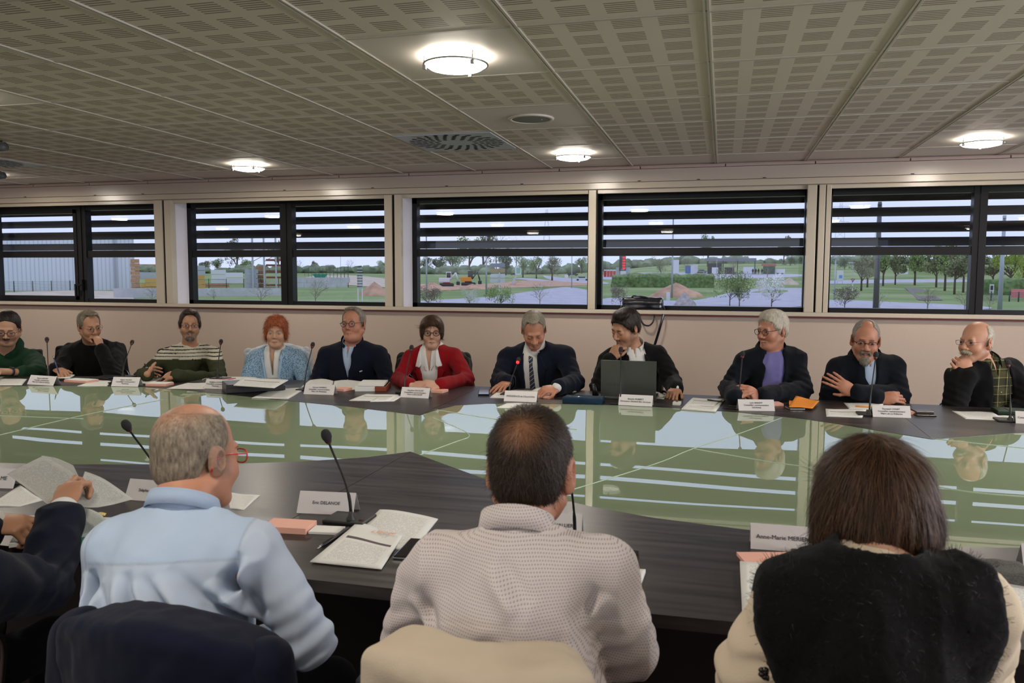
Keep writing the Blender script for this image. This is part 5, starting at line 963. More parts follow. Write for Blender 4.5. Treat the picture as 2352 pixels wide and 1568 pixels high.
def n_woman():
    P = near_start('woman', 'woman with brown bob in a black fuzzy vest over cream sleeves, seen from behind', 2003, 1166, 1.50, 186, 4, 0, (2215, 1392, 1.36), (1828, 1388, 1.36), 184, 1.0)
    arms = [(P.sl, P.L(A_(AY(2235, 1600, 1.52))), P.L(A_((.40, 1.76, .77)))), (P.sr, P.L(A_(AY(1732, 1545, 1.38))), P.L(A_((.14, 1.68, .64))))]
    sk = (.50, .29, .20); rig(P, P.nb, P.sl, P.sr, arms, [dict(W=a[2], d=dr(a[1], a[2]), n=(0, 0, 1), side=s_) for a, s_ in zip(arms, (1, -1))], sk, facepaint(P, sk), .95, h=.0036, headk=dict(wid=.94, jaw=.9), neck=.050)
    P.torso(F(), P.nb, P.sl, P.sr, fat=1.)
    g = garment(P, P.nb, P.sl, P.sr, arms, .010, 1.0, wrinkle=.006, seed=41, endk=.96, neckr=.058, r=(.056, .050, .036)); mk(P, 'blouse', g, .0045, m_cream_shirt); collar(P, P.nb - A_([0, 0, .034]), m_cream_shirt, .060, 28, .06, .016, .012, wide=.03)
    sw = np.linalg.norm(P.sr - P.sl) / 2; v = F(); v.ops = [('u', g.copy(.011), None, 0, A_([0, 0, 0]), 99)]
    v.pr([(-sw - .055, .5), (sw + .055, .5), (sw + .058, .10), (sw + .03, .0), (sw + .02, -.6), (-sw - .02, -.6), (-sw - .03, .0), (-sw - .058, .10)], 'y', -1, 1, k=.02, op='i', R=P.TR, c=P.TC)
    nb = A_(P.nb); v.rc(nb + A_([0, .01, -.02]), nb + A_([0, .012, .010]), .074, .070, k=.03).rc(nb + A_([0, 0, .025]), nb + A_([0, 0, .2]), .058, .07, k=.008, op='s'); v.disp = lambda V: .002 * vnoise(V, 180, 4) + .002 * vnoise(V, 30, 6)
    vo = mk(P, 'knitted_vest', v, .005, m_fuzz); at = vo.data.color_attributes.new('Col', 'FLOAT_COLOR', 'POINT'); at.data.foreach_set('color', np.tile(A_([.004, .004, .005, 1.]), len(vo.data.vertices)).astype(np.float32))
    obj('knit_fuzz', strands(P, 'knit_fuzz', vo.data, m_hairs, 9000, .012, lambda p: p * 0 + A_([.3, .2, 1]), .006, .0004, 2, 1.2), m_hairs, vo)
    E_ = arms[1][1]; f = F(); f.ops = [('u', g.copy(.0015), None, 0, A_([0, 0, 0]), 99)]; c = P.L(A_(AY(1757, 1545, 1.31))); b = bm_new()
    for i in range(7): ball(b, (c + A_([.006 * math.sin(i * 2.1), .004, .007 * math.cos(i * 1.7)])), (.006, .004, .005), 8, 6)
    obj('embroidery', b, m_frame, P.root)
    def bs(f):
        f.el(P.h(0, .010, .034), (.094, .107, .096), P.HR).el(P.h(0, .050, -.015), (.088, .072, .072), P.HR, k=.03).el(P.h(0, .062, -.090), (.066, .048, .088), P.HR, k=.03)
        for x in (-1, 1): f.el(P.h(x * .078, .012, -.030), (.024, .060, .062), P.HR, k=.025)
    hair(P, (.055, .026, .012), [(-.2, .058), (-.11, .058), (-.088, .05), (-.06, .03), (-.056, -.10), (-.02, -.13), (.02, -.15), (.13, -.185), (.13, -.3), (-.2, -.3)], 18000, .060, base_=bs, disp=.003, lift=.0022, jit=.10, wid=.0006, colv=.55, h=.0036, seg=5, crown=(0, .03, .16), flow=lambda p: (p - P.h(0, .035, .13)) * A_([1, 1, .5]) + A_([0, 0, -.09]),
         paint=[spot(P.h(-.045, .06, .055), (.05, .05, .07), (.11, .050, .020), .9, .8), spot(P.h(.05, .05, .02), (.04, .05, .06), (.10, .045, .018), .9, .6)]); P.eyes_(); P.legs()
def n_suit():
    P = near_start('leafing', 'man in dark suit at the left edge, arms reaching out, leafing through papers', -240, 1110, 1.62, 190, 15, 0, (-40, 1345, 1.42), (-420, 1340, 1.5), 178, 1.04)
    wr = P.L(A_(AY(146, 1172, 1.84))); hb = P.L(A_(AY(170, 1090, 1.93))); w2 = P.L(A_(AY(-20, 1200, 1.80)))
    arms = [(P.sl, P.L(A_(AY(100, 1345, 1.66))), wr), (P.sr, P.L(A_(AY(-200, 1330, 1.6))), w2)]
    f_ = [dict(W=wr, d=dr(wr, hb), n=W2L(P, (.25, -.95, .1)), side=-1, curl=(.75, .55, .9, 1.0), thumb=(.5, .35), spread=.10), dict(W=w2, d=W2L(P, (.95, .25, -.1)), n=W2L(P, (.1, -.35, .9)), side=-1, curl=(.25, .8, .95, 1.05), thumb=(.5, .3))]
    rig(P, P.nb, P.sl, P.sr, arms, f_, SK, facepaint(P, SK), 1.05, h=.0032)
    P.torso(F(), P.nb, P.sl, P.sr, fat=1.1); g = garment(P, P.nb, P.sl, P.sr, arms, .008, 1.05, endk=.985, wrinkle=0, neckr=.06, r=(.048, .040, .034)); mk(P, 'shirt', g, .006, m_white); c = garment(P, P.nb, P.sl, P.sr, arms, .020, 1.1, endk=.84, wrinkle=.006, seed=44, neckr=.075, r=(.052, .046, .040)); mk(P, 'suit_jacket', c, .0055, m_navy)
    hair(P, (.10, .08, .06), n=1500, h=.004); P.legs(); PEOPLE['leafing_hand'] = P.org + P.R @ hb
if 'near' not in FAR:
    for fn in (n_blue, n_pattern, n_woman, n_suit): fn()
# ------------------------------------------------------------------ chairs and the coats hung on them
m_shell = M('black_chair_shell', (.012, .012, .014), .5); m_chrome = M('chrome_tube', (.55, .55, .52), .18, 1.); m_mustard = fab('mustard_fabric', (.34, .20, .05)); m_redseat = fab('red_seat_fabric', (.25, .01, .02))
def chair(x, y, yaw, label, top=.88, back=m_shell, seat=m_shell, arms_=True, bx=.27):
    t = empty('office_chair', (x, y, 0), math.radians(yaw), label, 'chair', 'meeting chairs around the table')
    f = F().bx((0, .0, .45), (.215, .21, .022), rr=.02); f.disp = lambda V: .012 * np.exp(-((V[:, 0]**2 + V[:, 1]**2) / .03)) * (V[:, 2] > .45); obj('seat', mesh_of(f, (-.28, -.28, .38), (.28, .28, .52), .012), seat, t)
    f = F(); hz = (top - .56) / 2
    for i in range(7):
        u = (i - 3) / 3; f.bx((u * .185, bx - .045 * u * u, .56 + hz), (.036, .010, hz - .012), rotm(0, 0, -u * 22), .012, k=.02)
    obj('backrest', mesh_of(f, (-.28, bx - .12, .48), (.28, bx + .08, top + .05), .009), back, t)
    for s_ in (-1, 1):
        b = bm_new(); tube(b, smooth_pts([(s_ * .21, -.20, .0), (s_ * .215, -.19, .25), (s_ * .22, -.18, .43)], 5), .011, 10); obj('leg', b, m_chrome, t, True)
        b = bm_new(); tube(b, smooth_pts([(s_ * .21, .24, .0), (s_ * .215, .22, .25), (s_ * .20, .24, .45), (s_ * .17, bx + .01, .60)], 5), .011, 10); obj('leg', b, m_chrome, t, True)
        if arms_:
            b = bm_new(); tube(b, smooth_pts([(s_ * .215, -.19, .43), (s_ * .245, -.19, .62), (s_ * .25, -.12, .66), (s_ * .25, .12, .67), (s_ * .22, bx - .03, .66)], 5), .010, 10); obj('armrest', b, m_chrome, t, True)
    return t
def drape(x, y, yaw, label, mat, top, half=.235, low=.55, thick=.035, seed=1, slope=.012, bx=.27, cat='jacket', name='jacket', rr=.05, h=.006, amp=.008, sleeves=True):
    """a coat hung over the back of a chair; local frame of the chair"""
    t = empty(name, (x, y, 0), math.radians(yaw), label, cat); f = F()
    for i in range(17):
        u = (i - 8) / 8; tz = top - slope * 8 * u * u * .5 - .012 * (abs(u) > .9); f.bx((u * (half - .03), bx - .045 * u * u * (half / .2)**2 + .006, (tz + low) / 2), (half / 11, thick, (tz - low) / 2 - rr * .4), rotm(0, 0, -u * 22), rr * .35, k=.03)
    f.disp = lambda V: amp * (vnoise(V * A_([1, 1, .35]), 22, seed) * .8 + vnoise(V, 9, seed + 2) * .7 + .4 * vnoise(V, 45, seed + 5))
    body = obj('jacket_body', mesh_of(f, (-half - .1, bx - .22, low - .06), (half + .1, bx + .13, top + .08), h), mat, t)
    if sleeves:
        for s_ in (-1, 1):
            f = F().rc((s_ * (half - .02), bx - .03, top - .07), (s_ * (half + .015), bx + .0, low + .02), .045, .04, k=.02); f.disp = lambda V: .007 * vnoise(V * A_([1, 1, .6]), 28, seed + s_); obj('sleeve', mesh_of(f, (-half - .12, bx - .14, low - .06), (half + .12, bx + .12, top + .04), h), mat, t)
    return t
def cz(px, py, Y): return AY(px, py, Y).z
if 'far' not in FAR:
    L_ = {1: 'chair of the man in the green hooded sweatshirt', 2: 'dark chair behind the man writing in a black sweater', 3: 'dark chair behind the man in the striped sweater', 4: 'chair behind the red-haired woman', 5: 'dark chair behind the man with the navy quarter-zip', 6: 'chair behind the woman in the red blazer', 7: 'chair hidden behind the man in suit and striped tie',
          8: 'chair of the man at the laptop', 9: 'chair of the white-haired man', 10: 'chair of the man with crossed arms', 11: 'chair of the man with the white moustache'}
    for k_, P in PEOPLE.items():
        if isinstance(k_, int): chair(P.org[0] + .0, P.org[1] + .02, P.byaw, L_[k_], .86, seat=m_redseat if k_ == 2 else m_shell)
    def on(k_, label, mat, top, **kw): P = PEOPLE[k_]; drape(P.org[0], P.org[1] + .02, P.byaw, label, mat, top, **kw)
    on(2, 'black coat hung on the chair of the writing man', m_blackw, .93, half=.25, seed=3); on(3, 'dark navy jacket hung on the chair of the man in stripes', m_navy, .91, seed=4); on(4, 'pale denim jacket with white lace on the chair of the red-haired woman', M('pale_denim', (.36, .43, .52), .9, noise=.5, nscale=30, color2=(.65, .66, .66)), .93, seed=5, half=.25)
    on(5, 'dark blue coat on the chair behind the navy quarter-zip man', m_navy, .90, half=.25, seed=6); on(6, 'dark grey-green coat on the chair of the woman in red', fab('dark_grey_coat', (.022, .024, .020)), .93, half=.27, seed=7); on(10, 'black coat on the chair of the man with crossed arms', m_blackw, .86, half=.25, seed=8)
if 'near' not in FAR:
    BX = AY(372, 1400, 1.16).x
    for k_, lab, bm_, top in (('blue', 'chair of the man in the pale blue shirt', m_shell, .86), ('pattern', 'chair of the man in the patterned shirt', m_shell, .87), ('woman', 'mustard yellow chair of the woman in the black vest', m_mustard, .985), ('leafing', 'chair of the suited man at the left edge', m_shell, .86)):
        P = PEOPLE[k_]; chair(BX if k_ == 'blue' else AY(1092, 1490, 1.12).x if k_ == 'pattern' else P.org[0], 1.43 if k_ == 'blue' else 1.40 if k_ == 'pattern' else P.org[1], P.byaw if k_ != 'blue' else 177, lab, top, back=bm_)
    P = PEOPLE['blue']; drape(BX, 1.43, 177, 'dark navy blazer hung over the chair of the man in the pale blue shirt', fab('deep_navy_blazer', (.004, .006, .018)), .925, half=.225, low=.42, seed=12, rr=.05, amp=.005, slope=.012)
    P = PEOPLE['pattern']; drape(AY(1078, 1490, 1.12).x, 1.40, P.byaw - 3, 'cream jacket hung over the chair of the man in the patterned shirt', fab('cream_jacket_cloth', (.52, .44, .33)), .935, half=.170, low=.42, seed=14, rr=.05, amp=.004, slope=-.003)
# ------------------------------------------------------------------ things on the table
m_paper = M('white_paper', (.72, .73, .70), .7); m_pink = M('pink_card', (.78, .42, .33), .75); m_orange = M('orange_cover', (.85, .28, .02), .6); m_ink = M('black_ink', (.02, .02, .022), .6); m_cardw = M('card_white', (.64, .62, .62), .7)
m_mic = M('microphone_black', (.012, .012, .012), .45); m_foam = M('foam_black', (.02, .02, .02), .95, bump=.8, bscale=600); m_phone = M('phone_glass', (.008, .008, .010), .06, spec=.7); m_green_f = M('green_folder', (.02, .32, .16), .6)
def printed(name, kind):
    """paper with faint lines of small print, in UV space"""
    m, n, p = _m(name); t = n.nodes.new('ShaderNodeTexCoord'); s = n.nodes.new('ShaderNodeSeparateXYZ'); n.links.new(t.outputs['UV'], s.inputs[0]); u, v = s.outputs[0], s.outputs[1]
    L_ = lambda a, b: math_node(n, 'LESS_THAN', a, b); G_ = lambda a, b: math_node(n, 'GREATER_THAN', a, b); X_ = lambda a, b: math_node(n, 'MULTIPLY', a, b)
    row = math_node(n, 'MULTIPLY', v, 44.); fr = math_node(n, 'FRACT', row); nz = n.nodes.new('ShaderNodeTexNoise'); nz.inputs['Scale'].default_value = 1.; mp = n.nodes.new('ShaderNodeCombineXYZ'); n.links.new(X_(u, 45.), mp.inputs[0]); n.links.new(math_node(n, 'MULTIPLY', math_node(n, 'FLOOR', row), 3.7), mp.inputs[1]); n.links.new(mp.outputs[0], nz.inputs[0])
    ink = X_(X_(L_(fr, .42), G_(nz.outputs[0], .46)), X_(X_(G_(u, .12), L_(u, .88)), X_(G_(v, .08), L_(v, .55 if kind == 'cover' else .92)))); ink = X_(ink, .38)
    mx = n.nodes.new('ShaderNodeMix'); mx.data_type = 'RGBA'; mx.inputs[6].default_value = (.72, .73, .70, 1); mx.inputs[7].default_value = (.10, .10, .11, 1); n.links.new(ink, mx.inputs[0]); out = mx.outputs[2]
    if kind == 'cover':
        band_ = X_(X_(G_(u, .10), L_(u, .92)), X_(G_(v, .60), L_(v, .655))); m2 = n.nodes.new('ShaderNodeMix'); m2.data_type = 'RGBA'; m2.inputs[7].default_value = (.085, .06, .07, 1); n.links.new(out, m2.inputs[6]); n.links.new(band_, m2.inputs[0]); out = m2.outputs[2]
    n.links.new(out, p.inputs['Base Color']); p.inputs['Roughness'].default_value = .7; return m
m_print = printed('printed_sheet', 'text'); m_cover = printed('printed_cover', 'cover')
def sheet(label, px, mat=None, th=.0015, z=ZT, n=10, bend=0., name='paper', cat='paper', lift=(0, 0, 0, 0), world=None, group=None, edge=None):
    """px: photo corners near-left, near-right, far-right, far-left, measured on the table plane"""
    P = world or [AZ(x, y, z + th) for x, y in px]; P = [Vector(p_) for p_ in P]; c = sum(P, Vector()) / 4; c.z = z; b = bm_new(); uv = b.loops.layers.uv.new('UVMap'); G = []; B = []
    for j in range(n + 1):
        row, rb = [], []
        for i in range(n + 1):
            u, v = i / n, j / n; p_ = (P[0] * (1 - u) + P[1] * u) * (1 - v) + (P[3] * (1 - u) + P[2] * u) * v
            zz = z + th + (lift[0] * (1 - u) * (1 - v) + lift[1] * u * (1 - v) + lift[2] * u * v + lift[3] * (1 - u) * v) ** 1 + bend * math.sin(PI * u) * v + .0012 * math.sin(7 * u + 3 * v + c.x * 9)
            if world: zz = p_.z + bend * math.sin(PI * u)
            row.append(b.verts.new((p_.x - c.x, p_.y - c.y, zz - c.z))); rb.append(b.verts.new((p_.x - c.x, p_.y - c.y, (zz - th if (world or max(lift) > 0 or bend) else z) - c.z)))
        G.append(row); B.append(rb)
    for j in range(n):
        for i in range(n):
            f = b.faces.new((G[j][i], G[j][i + 1], G[j + 1][i + 1], G[j + 1][i])); f.smooth = True
            for l, (q, w) in zip(f.loops, ((i, j), (i + 1, j), (i + 1, j + 1), (i, j + 1))): l[uv].uv = (q / n, w / n)
            f = b.faces.new((B[j][i], B[j + 1][i], B[j + 1][i + 1], B[j][i + 1])); f.material_index = 1; f.smooth = True
    for k_ in range(n):
        for A2, B2 in (((G[0][k_], G[0][k_ + 1]), (B[0][k_], B[0][k_ + 1])), ((G[n][k_ + 1], G[n][k_]), (B[n][k_ + 1], B[n][k_])), ((G[k_ + 1][0], G[k_][0]), (B[k_ + 1][0], B[k_][0])), ((G[k_][n], G[k_ + 1][n]), (B[k_][n], B[k_ + 1][n]))):
            f = b.faces.new((B2[0], B2[1], A2[1], A2[0])); f.material_index = 1
    o = obj(name, b, [mat or m_paper, edge or mat or m_paper if mat not in (m_print, m_cover) else m_paper]); o.location = c; tag(o, label, cat, group); return o
def slab(name, label, cat, px, z0, th, mat, group=None, rr=.004, parts=None, wd=None):
    """a flat rigid thing lying on the table, given by three measured corners: near-left, near-right, far-left"""
    a, b_, d = [AZ(x, y, z0) for x, y in px]; X_ = (b_ - a); w = X_.length; X_.normalize(); Yv = Vector((-X_.y, X_.x, 0)); h = max(.02, (d - a).dot(Yv)) if wd is None else wd; Mx = Matrix(((X_.x, Yv.x, 0, a.x), (X_.y, Yv.y, 0, a.y), (0, 0, 1, z0), (0, 0, 0, 1)))
    b = bm_new(); box(b, (0, 0, 0), (w, h, th), bev=min(rr, th * .45, h * .4))
    if parts:
        t = empty(name, mat=Mx, label=label, cat=cat, group=group); obj('body', b, mat, t); parts(t, w, h); return t
    o = obj(name, b, mat); o.matrix_world = Mx; tag(o, label, cat, group); return o
def card(pl, pr, lines, label, size=.0155, ht=.062, dz=ZT, bold=True, sp=1.05, dx=0):
    a, b_ = AZ(*pl, dz), AZ(*pr, dz); X_ = b_ - a; w = X_.length; X_.normalize(); Yv = Vector((-X_.y, X_.x, 0)); Mx = Matrix(((X_.x, Yv.x, 0, (a.x + b_.x) / 2), (X_.y, Yv.y, 0, (a.y + b_.y) / 2), (0, 0, 1, dz), (0, 0, 0, 1)))
    t = empty('name_card', mat=Mx, label=label, cat='name card', group='folded white name cards'); d = .034; b = bm_new()
    F_ = [(-w / 2, 0, .0005), (w / 2, 0, .0005), (w / 2, d, ht), (-w / 2, d, ht)]; K_ = [(w / 2, 2 * d, .0005), (-w / 2, 2 * d, .0005), (-w / 2, d, ht), (w / 2, d, ht)]
    for q in (F_, K_): b.faces.new([b.verts.new(v) for v in q])
    bmesh.ops.remove_doubles(b, verts=b.verts[:], dist=1e-5); bmesh.ops.recalc_face_normals(b, faces=b.faces[:]); bmesh.ops.solidify(b, geom=b.faces[:], thickness=.0007); obj('folded_card', b, m_cardw, t)
    sl_ = math.atan2(ht, d); T = Matrix.Translation((dx, d * .5 - .0016, ht * .5 + .0003)) @ Matrix.Rotation(sl_, 4, 'X')
    if lines: text('lettering', '\n'.join(lines), t, T @ Matrix.Translation((0, 0, .0008)), size, m_ink, spacing=sp, extrude=.00025)
    return t
FC = 'conseiller communautaire'
CARDS = [((62, 882), (122, 886), ['Thierry CHRETIEN', 'Conseiller communautaire', 'Maire de St Denis de Gastines'], 'leftmost legible white name card on the far side, before the writing man'),
         ((255, 887), (317, 888), ['Olivier ALLAIN', 'Conseiller communautaire', 'Montenay'], 'white name card in front of the man in the striped sweater, left of his hands'),
         ((468, 892), (518, 894), ['Ghislaine LOUAISIL', 'Conseillère communautaire', 'Montenay'], 'white name card left of the black document folder'),
         ((697, 905), (766, 907), ['Gervais HAMEAU', 'Conseiller communautaire', 'Maire de Montenay'], 'white name card in front of the man in the navy quarter-zip'),
         ((919, 912), (984, 915), ['Claudine DAUGUET', 'Conseillère communautaire', 'Maire LARCHAMP'], 'white name card in front of the woman in the red blazer'),
         ((1157, 921), (1232, 924), ['PRÉSIDENCE de l\'Assemblée'], 'white one-line name card in front of the man in suit and tie'),
         ((1420, 930), (1498, 934), ['Benoît HUBERT', 'Directeur Général des Services'], 'two-line white name card in front of the open laptop'),
         ((1697, 943), (1780, 944), ['Loïc ANGOT', 'Conseiller communautaire', 'Larchamp'], 'white name card in front of the white-haired man with clasped hands'),
         ((2005, 957), (2093, 960), ['Fernand COGET', 'Conseiller communautaire', 'Maire de La Pellerine'], 'white name card in front of the man with crossed arms'),
         ((2333, 972), (2425, 978), ['Conseiller communautaire'], 'white name card cut by the right edge of the photo, far side')]
for pl, pr, ln_, lb in CARDS: card(pl, pr, ln_, lb, .0132 if len(ln_) == 3 else .0150 if len(ln_) == 1 else .0142)
NC = [((-60, 1120), (30, 1122), ['ME'], 'name card cut by the left edge, behind the raised papers', .020, .03), ((285, 1147), (400, 1156), ['Stéphane BIGOT'], 'white name card half hidden by the bald head of the man in pale blue', .0148, .0),
      ((681, 1178), (811, 1184), ['Eric DELANOE'], 'white name card between the blue shirt and the patterned shirt, by the pink cards', .0148, 0), ((1225, 1231), (1335, 1238), ['HALLIER'], 'white name card half hidden by the neck of the man in the patterned shirt', .0150, .018),
      ((1724, 1260), (1893, 1273), ['Anne-Marie MERIENNE'], 'wide white name card left of the woman in the black vest', .0172, 0), ((2352, 1312), (2500, 1325), [], 'name card cut by the right edge, near side', .0195, 0)]
for pl, pr, ln_, lb, sz, dx in NC: card(pl, pr, ln_, lb, sz, .066, dx=dx)
m_led_on = M('red_light_on', (1, .02, .02), .4, emit=3.0); m_led = M('red_ring_off', (.06, .005, .005), .4)
def mic(bp, hp, Yh, label, lit=False, r=.0042):
    B = AZ(*bp, ZT + .012); H = AY(*hp, Yh); t = empty('gooseneck_microphone', (B.x, B.y, ZT), 0, label, 'microphone', 'gooseneck microphones'); o = Vector((B.x, B.y, ZT)); h = H - o; fy = 1 if B.y > 3.5 else -1
    b = bm_new(); box(b, (-.060, -.018, 0), (.060, .085, .012), bev=.004) if fy > 0 else box(b, (-.085, -.03, 0), (.055, .075, .012), bev=.004); obj('base_unit', b, m_mic, t)
    b = bm_new(); lathe(b, [(.015, .012), (.014, .016), (.008, .026), (.0055, .040), (0, .042)], n=16); obj('socket', b, m_mic, t)
    b = bm_new(); cyl(b, (.035, .0, .011), (.035, .0, .0145), .007, n=12); obj('talk_button', b, m_led, t, label='small red button')
    d = (h - Vector((0, 0, .03))); p1 = Vector((0, 0, .03 + d.z * .35)); p2 = h - Vector((d.x, d.y, d.z * .9)).normalized() * d.length * .3; C_ = bez((0, 0, .03), p1, p2, h, 14)
    b = bm_new(); tube(b, C_, [r * 1.25 if i < 4 else r * .8 for i in range(15)], 8); obj('gooseneck', b, m_mic, t)
    ax = (C_[-1] - C_[-2]).normalized(); q = ax.to_track_quat('Z', 'Y').to_matrix().to_4x4(); T = Matrix.Translation(h) @ q
    b = bm_new(); lathe(b, [(0, -.012), (.006, -.010), (.0095, -.003), (.0105, .0), (.0105, .006), (0, .007)], n=16, mat=T); obj('light_ring', b, m_led_on if lit else m_led, t)
    b = bm_new(); lathe(b, [(0, .004), (.011, .005), (.0145, .016), (.0150, .026), (.0120, .038), (.006, .044), (0, .0455)], n=18, mat=T); obj('foam_windscreen', b, m_foam, t); return t
for bp, hp, Yh, lb, lit in [((112, 871), (108, 784), 4.95, 'gooseneck microphone in front of the green sweatshirt', 0), ((283, 864), (302, 790), 5.28, 'gooseneck microphone between the man in black and the man in stripes', 0), ((500, 868), (507, 789), 5.36, 'gooseneck microphone at the shoulder of the man in stripes', 0),
                            ((700, 893), (717, 797), 5.05, 'gooseneck microphone between the red-haired woman and the navy sweater', 0), ((929, 899), (944, 804), 5.1, 'gooseneck microphone in front of the red blazer', 0), ((1170, 904), (1189, 832), 5.15, 'gooseneck microphone with its red light lit, before the man in suit and tie', 1),
                            ((1425, 924), (1426, 810), 5.02, 'gooseneck microphone standing in front of the laptop', 0), ((1697, 930), (1705, 820), 5.1, 'gooseneck microphone in front of the white-haired man', 0), ((1997, 950), (2011, 822), 5.02, 'gooseneck microphone reaching over the beard of the man with crossed arms', 0), ((2320, 964), (2316, 840), 5.05, 'gooseneck microphone in front of the man with the white moustache', 0),
                            ((365, 1124), (296, 985), 2.22, 'gooseneck microphone left of the bald head', 0), ((806, 1192), (754, 1012), 2.10, 'tall gooseneck microphone between the blue shirt and the patterned shirt', 0), ((1320, 1240), (1306, 1072), 2.10, 'gooseneck microphone half hidden by the dark-haired head', 0), ((1897, 1285), (1915, 1120), 2.12, 'gooseneck microphone hidden behind the brown bob', 0)]:
    mic(bp, hp, Yh, lb, lit)
GP = 'loose white sheets and stacks on the table'
def pad(px, label, col=m_pink, th=.016, top=None, wd=None):
    def parts(t, w, h):
        if top: b = bm_new(); box(b, (.004, .004, th), (w - .004, h - .004, th + .0025)); obj('top_sheets', b, top, t)
    return slab('card_stack', label, 'stack of cards', px, ZT, th, col, 'stacks of pink cards', .001, parts if top else None, wd)
# --- far side, left to right
sheet('white sheet with a printed picture at the left edge, far side', [(-40, 884), (50, 884), (62, 870), (-20, 868)], m_print, group=GP)
sheet('small white notepad under the writing hand of the man in black', [(122, 868), (160, 868), (172, 860), (140, 858)], m_paper, .004, group=GP)
pad([(147, 877), (202, 880), (152, 868)], 'pink card stack with white sheets in front of the writing man', top=m_paper, wd=.10)
sheet('white sheet between the two leftmost far name cards', [(176, 886), (246, 886), (256, 875), (222, 872)], m_print, group=GP)
slab('notebook', 'dark notebook right of the writing man', 'notebook', [(205, 870), (248, 872), (208, 862)], ZT, .012, m_leather)
slab('mobile_phone', 'small dark phone left of the second far name card', 'phone', [(247, 881), (262, 882), (248, 874)], ZT, .010, m_phone)
pad([(334, 886), (382, 887), (340, 873)], 'pink card stack with white sheets in front of the man in stripes', top=m_paper, wd=.10)
sheet('white sheet lying under the hands of the man in stripes', [(318, 880), (350, 880), (372, 868), (330, 868)], m_print, group=GP); sheet('white sheet left of the red-haired woman\'s name card', [(382, 892), (470, 893), (478, 879), (432, 879)], m_print, group=GP)
b = bm_new(); c0 = AZ(470, 872, ZT + .002); tube(b, smooth_pts([(-.02, 0, .002), (-.03, .05, .004), (.02, .07, .004), (.06, .03, .003), (.10, -.03, .002)], 6), .0022, 6); cb = obj('cable', b, m_paper); cb.location = (c0.x, c0.y, ZT); tag(cb, 'white cable loop beside the red-haired woman\'s name card', 'cable')
slab('card_wallet', 'small red wallet behind the red-haired woman\'s name card', 'wallet', [(488, 872), (520, 874), (492, 867)], ZT, .008, M('red_plastic', (.4, .03, .02), .4))
def folder_parts(t, w, h):
    b = bm_new(); box(b, (.0, -.004, .036), (w, h, .042), bev=.002); box(b, (.01, .01, .004), (w + .012, h - .01, .034), mi=0); obj('flap', b, m_leather, t)
fo_ = slab('document_folder', 'thick black document folder in front of the red-haired woman', 'folder', [(520, 905), (652, 897), (532, 884)], ZT, .062, m_leather, None, .006, folder_parts, .22)
sheet('white printed sheet lying on top of the black folder', [(536, 884), (630, 890), (662, 872), (560, 866)], m_cover, .004, z=ZT + .066, group=GP); sheet('white sheets behind the black folder', [(500, 876), (560, 878), (590, 866), (510, 864)], m_print, .004, group=GP)
sheet('blank white sheet on the rim, right of the black folder', [(578, 913), (662, 915), (705, 890), (632, 892)], m_paper, .003, group=GP)
sheet('open white papers under the elbows of the navy quarter-zip man, left part', [(688, 892), (760, 896), (766, 874), (712, 872)], m_print, .004, bend=.01, group=GP); sheet('open white papers in front of the navy quarter-zip man, right part', [(762, 896), (818, 894), (836, 876), (768, 874)], m_print, .003, bend=.008, group=GP)
pad([(766, 897), (790, 899), (770, 889)], 'pink card stack beside the name card of the navy quarter-zip man', wd=.09)
def bind(t, w, h):
    b = bm_new(); box(b, (w * .66, -.006, .0), (w + .006, h, .034), bev=.004); obj('cover_flap', b, M('binder_rust', (.22, .045, .02), .45), t, label='rust brown cover')
    b = bm_new(); box(b, (.02, .0, .036), (w * .95, h - .02, .050)); obj('loose_pages', b, m_paper, t)
slab('binder', 'rust brown binder full of papers left of the red blazer', 'binder', [(815, 899), (885, 899), (836, 884)], ZT, .034, m_paper, None, .003, bind, .24)
sheet('white sheet with a dark title bar in front of the rust binder', [(802, 919), (893, 920), (915, 906), (842, 904)], m_cover, .003, group=GP); sheet('white sheet under the titled one, left of the red blazer name card', [(850, 922), (905, 921), (925, 909), (880, 906)], m_paper, .0015, group=GP)
pad([(985, 901), (1016, 903), (990, 894)], 'pink card stack beside the name card of the woman in red', wd=.09)
slab('mobile_phone', 'black phone on the rim between the red blazer and the suit', 'phone', [(1098, 909), (1124, 909), (1100, 898)], ZT, .012, m_phone)
sheet('white papers under the hand of the man in suit and tie', [(1126, 912), (1215, 914), (1230, 896), (1148, 894)], m_print, .005, group=GP); sheet('white sheets right of his papers, in front of the man in suit', [(1196, 908), (1275, 908), (1324, 898), (1238, 892)], m_print, .003, lift=(0, 0, 0, .012), group=GP); sheet('white sheet on the glass below the one-line name card', [(1140, 936), (1190, 937), (1232, 926), (1164, 925)], m_paper, .002, group=GP)
pad([(1232, 914), (1270, 915), (1234, 905)], 'pink card stack right of the one-line name card', wd=.09)
f = F().bx((.11, .07, .012), (.11, .055, .010), rr=.012); f.disp = lambda V: .004 * vnoise(V, 30, 3); c0 = AZ(1290, 926, ZT); po = obj('pouch', mesh_of(f, (-.04, -.04, -.004), (.26, .16, .04), .005), fab('dark_blue_pouch', (.010, .030, .060))); po.location = (c0.x + .01, c0.y + .01, ZT + .002); tag(po, 'dark blue cloth pouch between the suit and the laptop', 'pouch')
t = empty('pen', (c0.x + .09, c0.y + .07, ZT + .030), 0, 'silver pen lying on the dark blue pouch', 'pen'); b = bm_new(); cyl(b, (-.06, 0, .003), (.06, -.01, .003), .004, n=10); obj('barrel', b, m_metal, t)
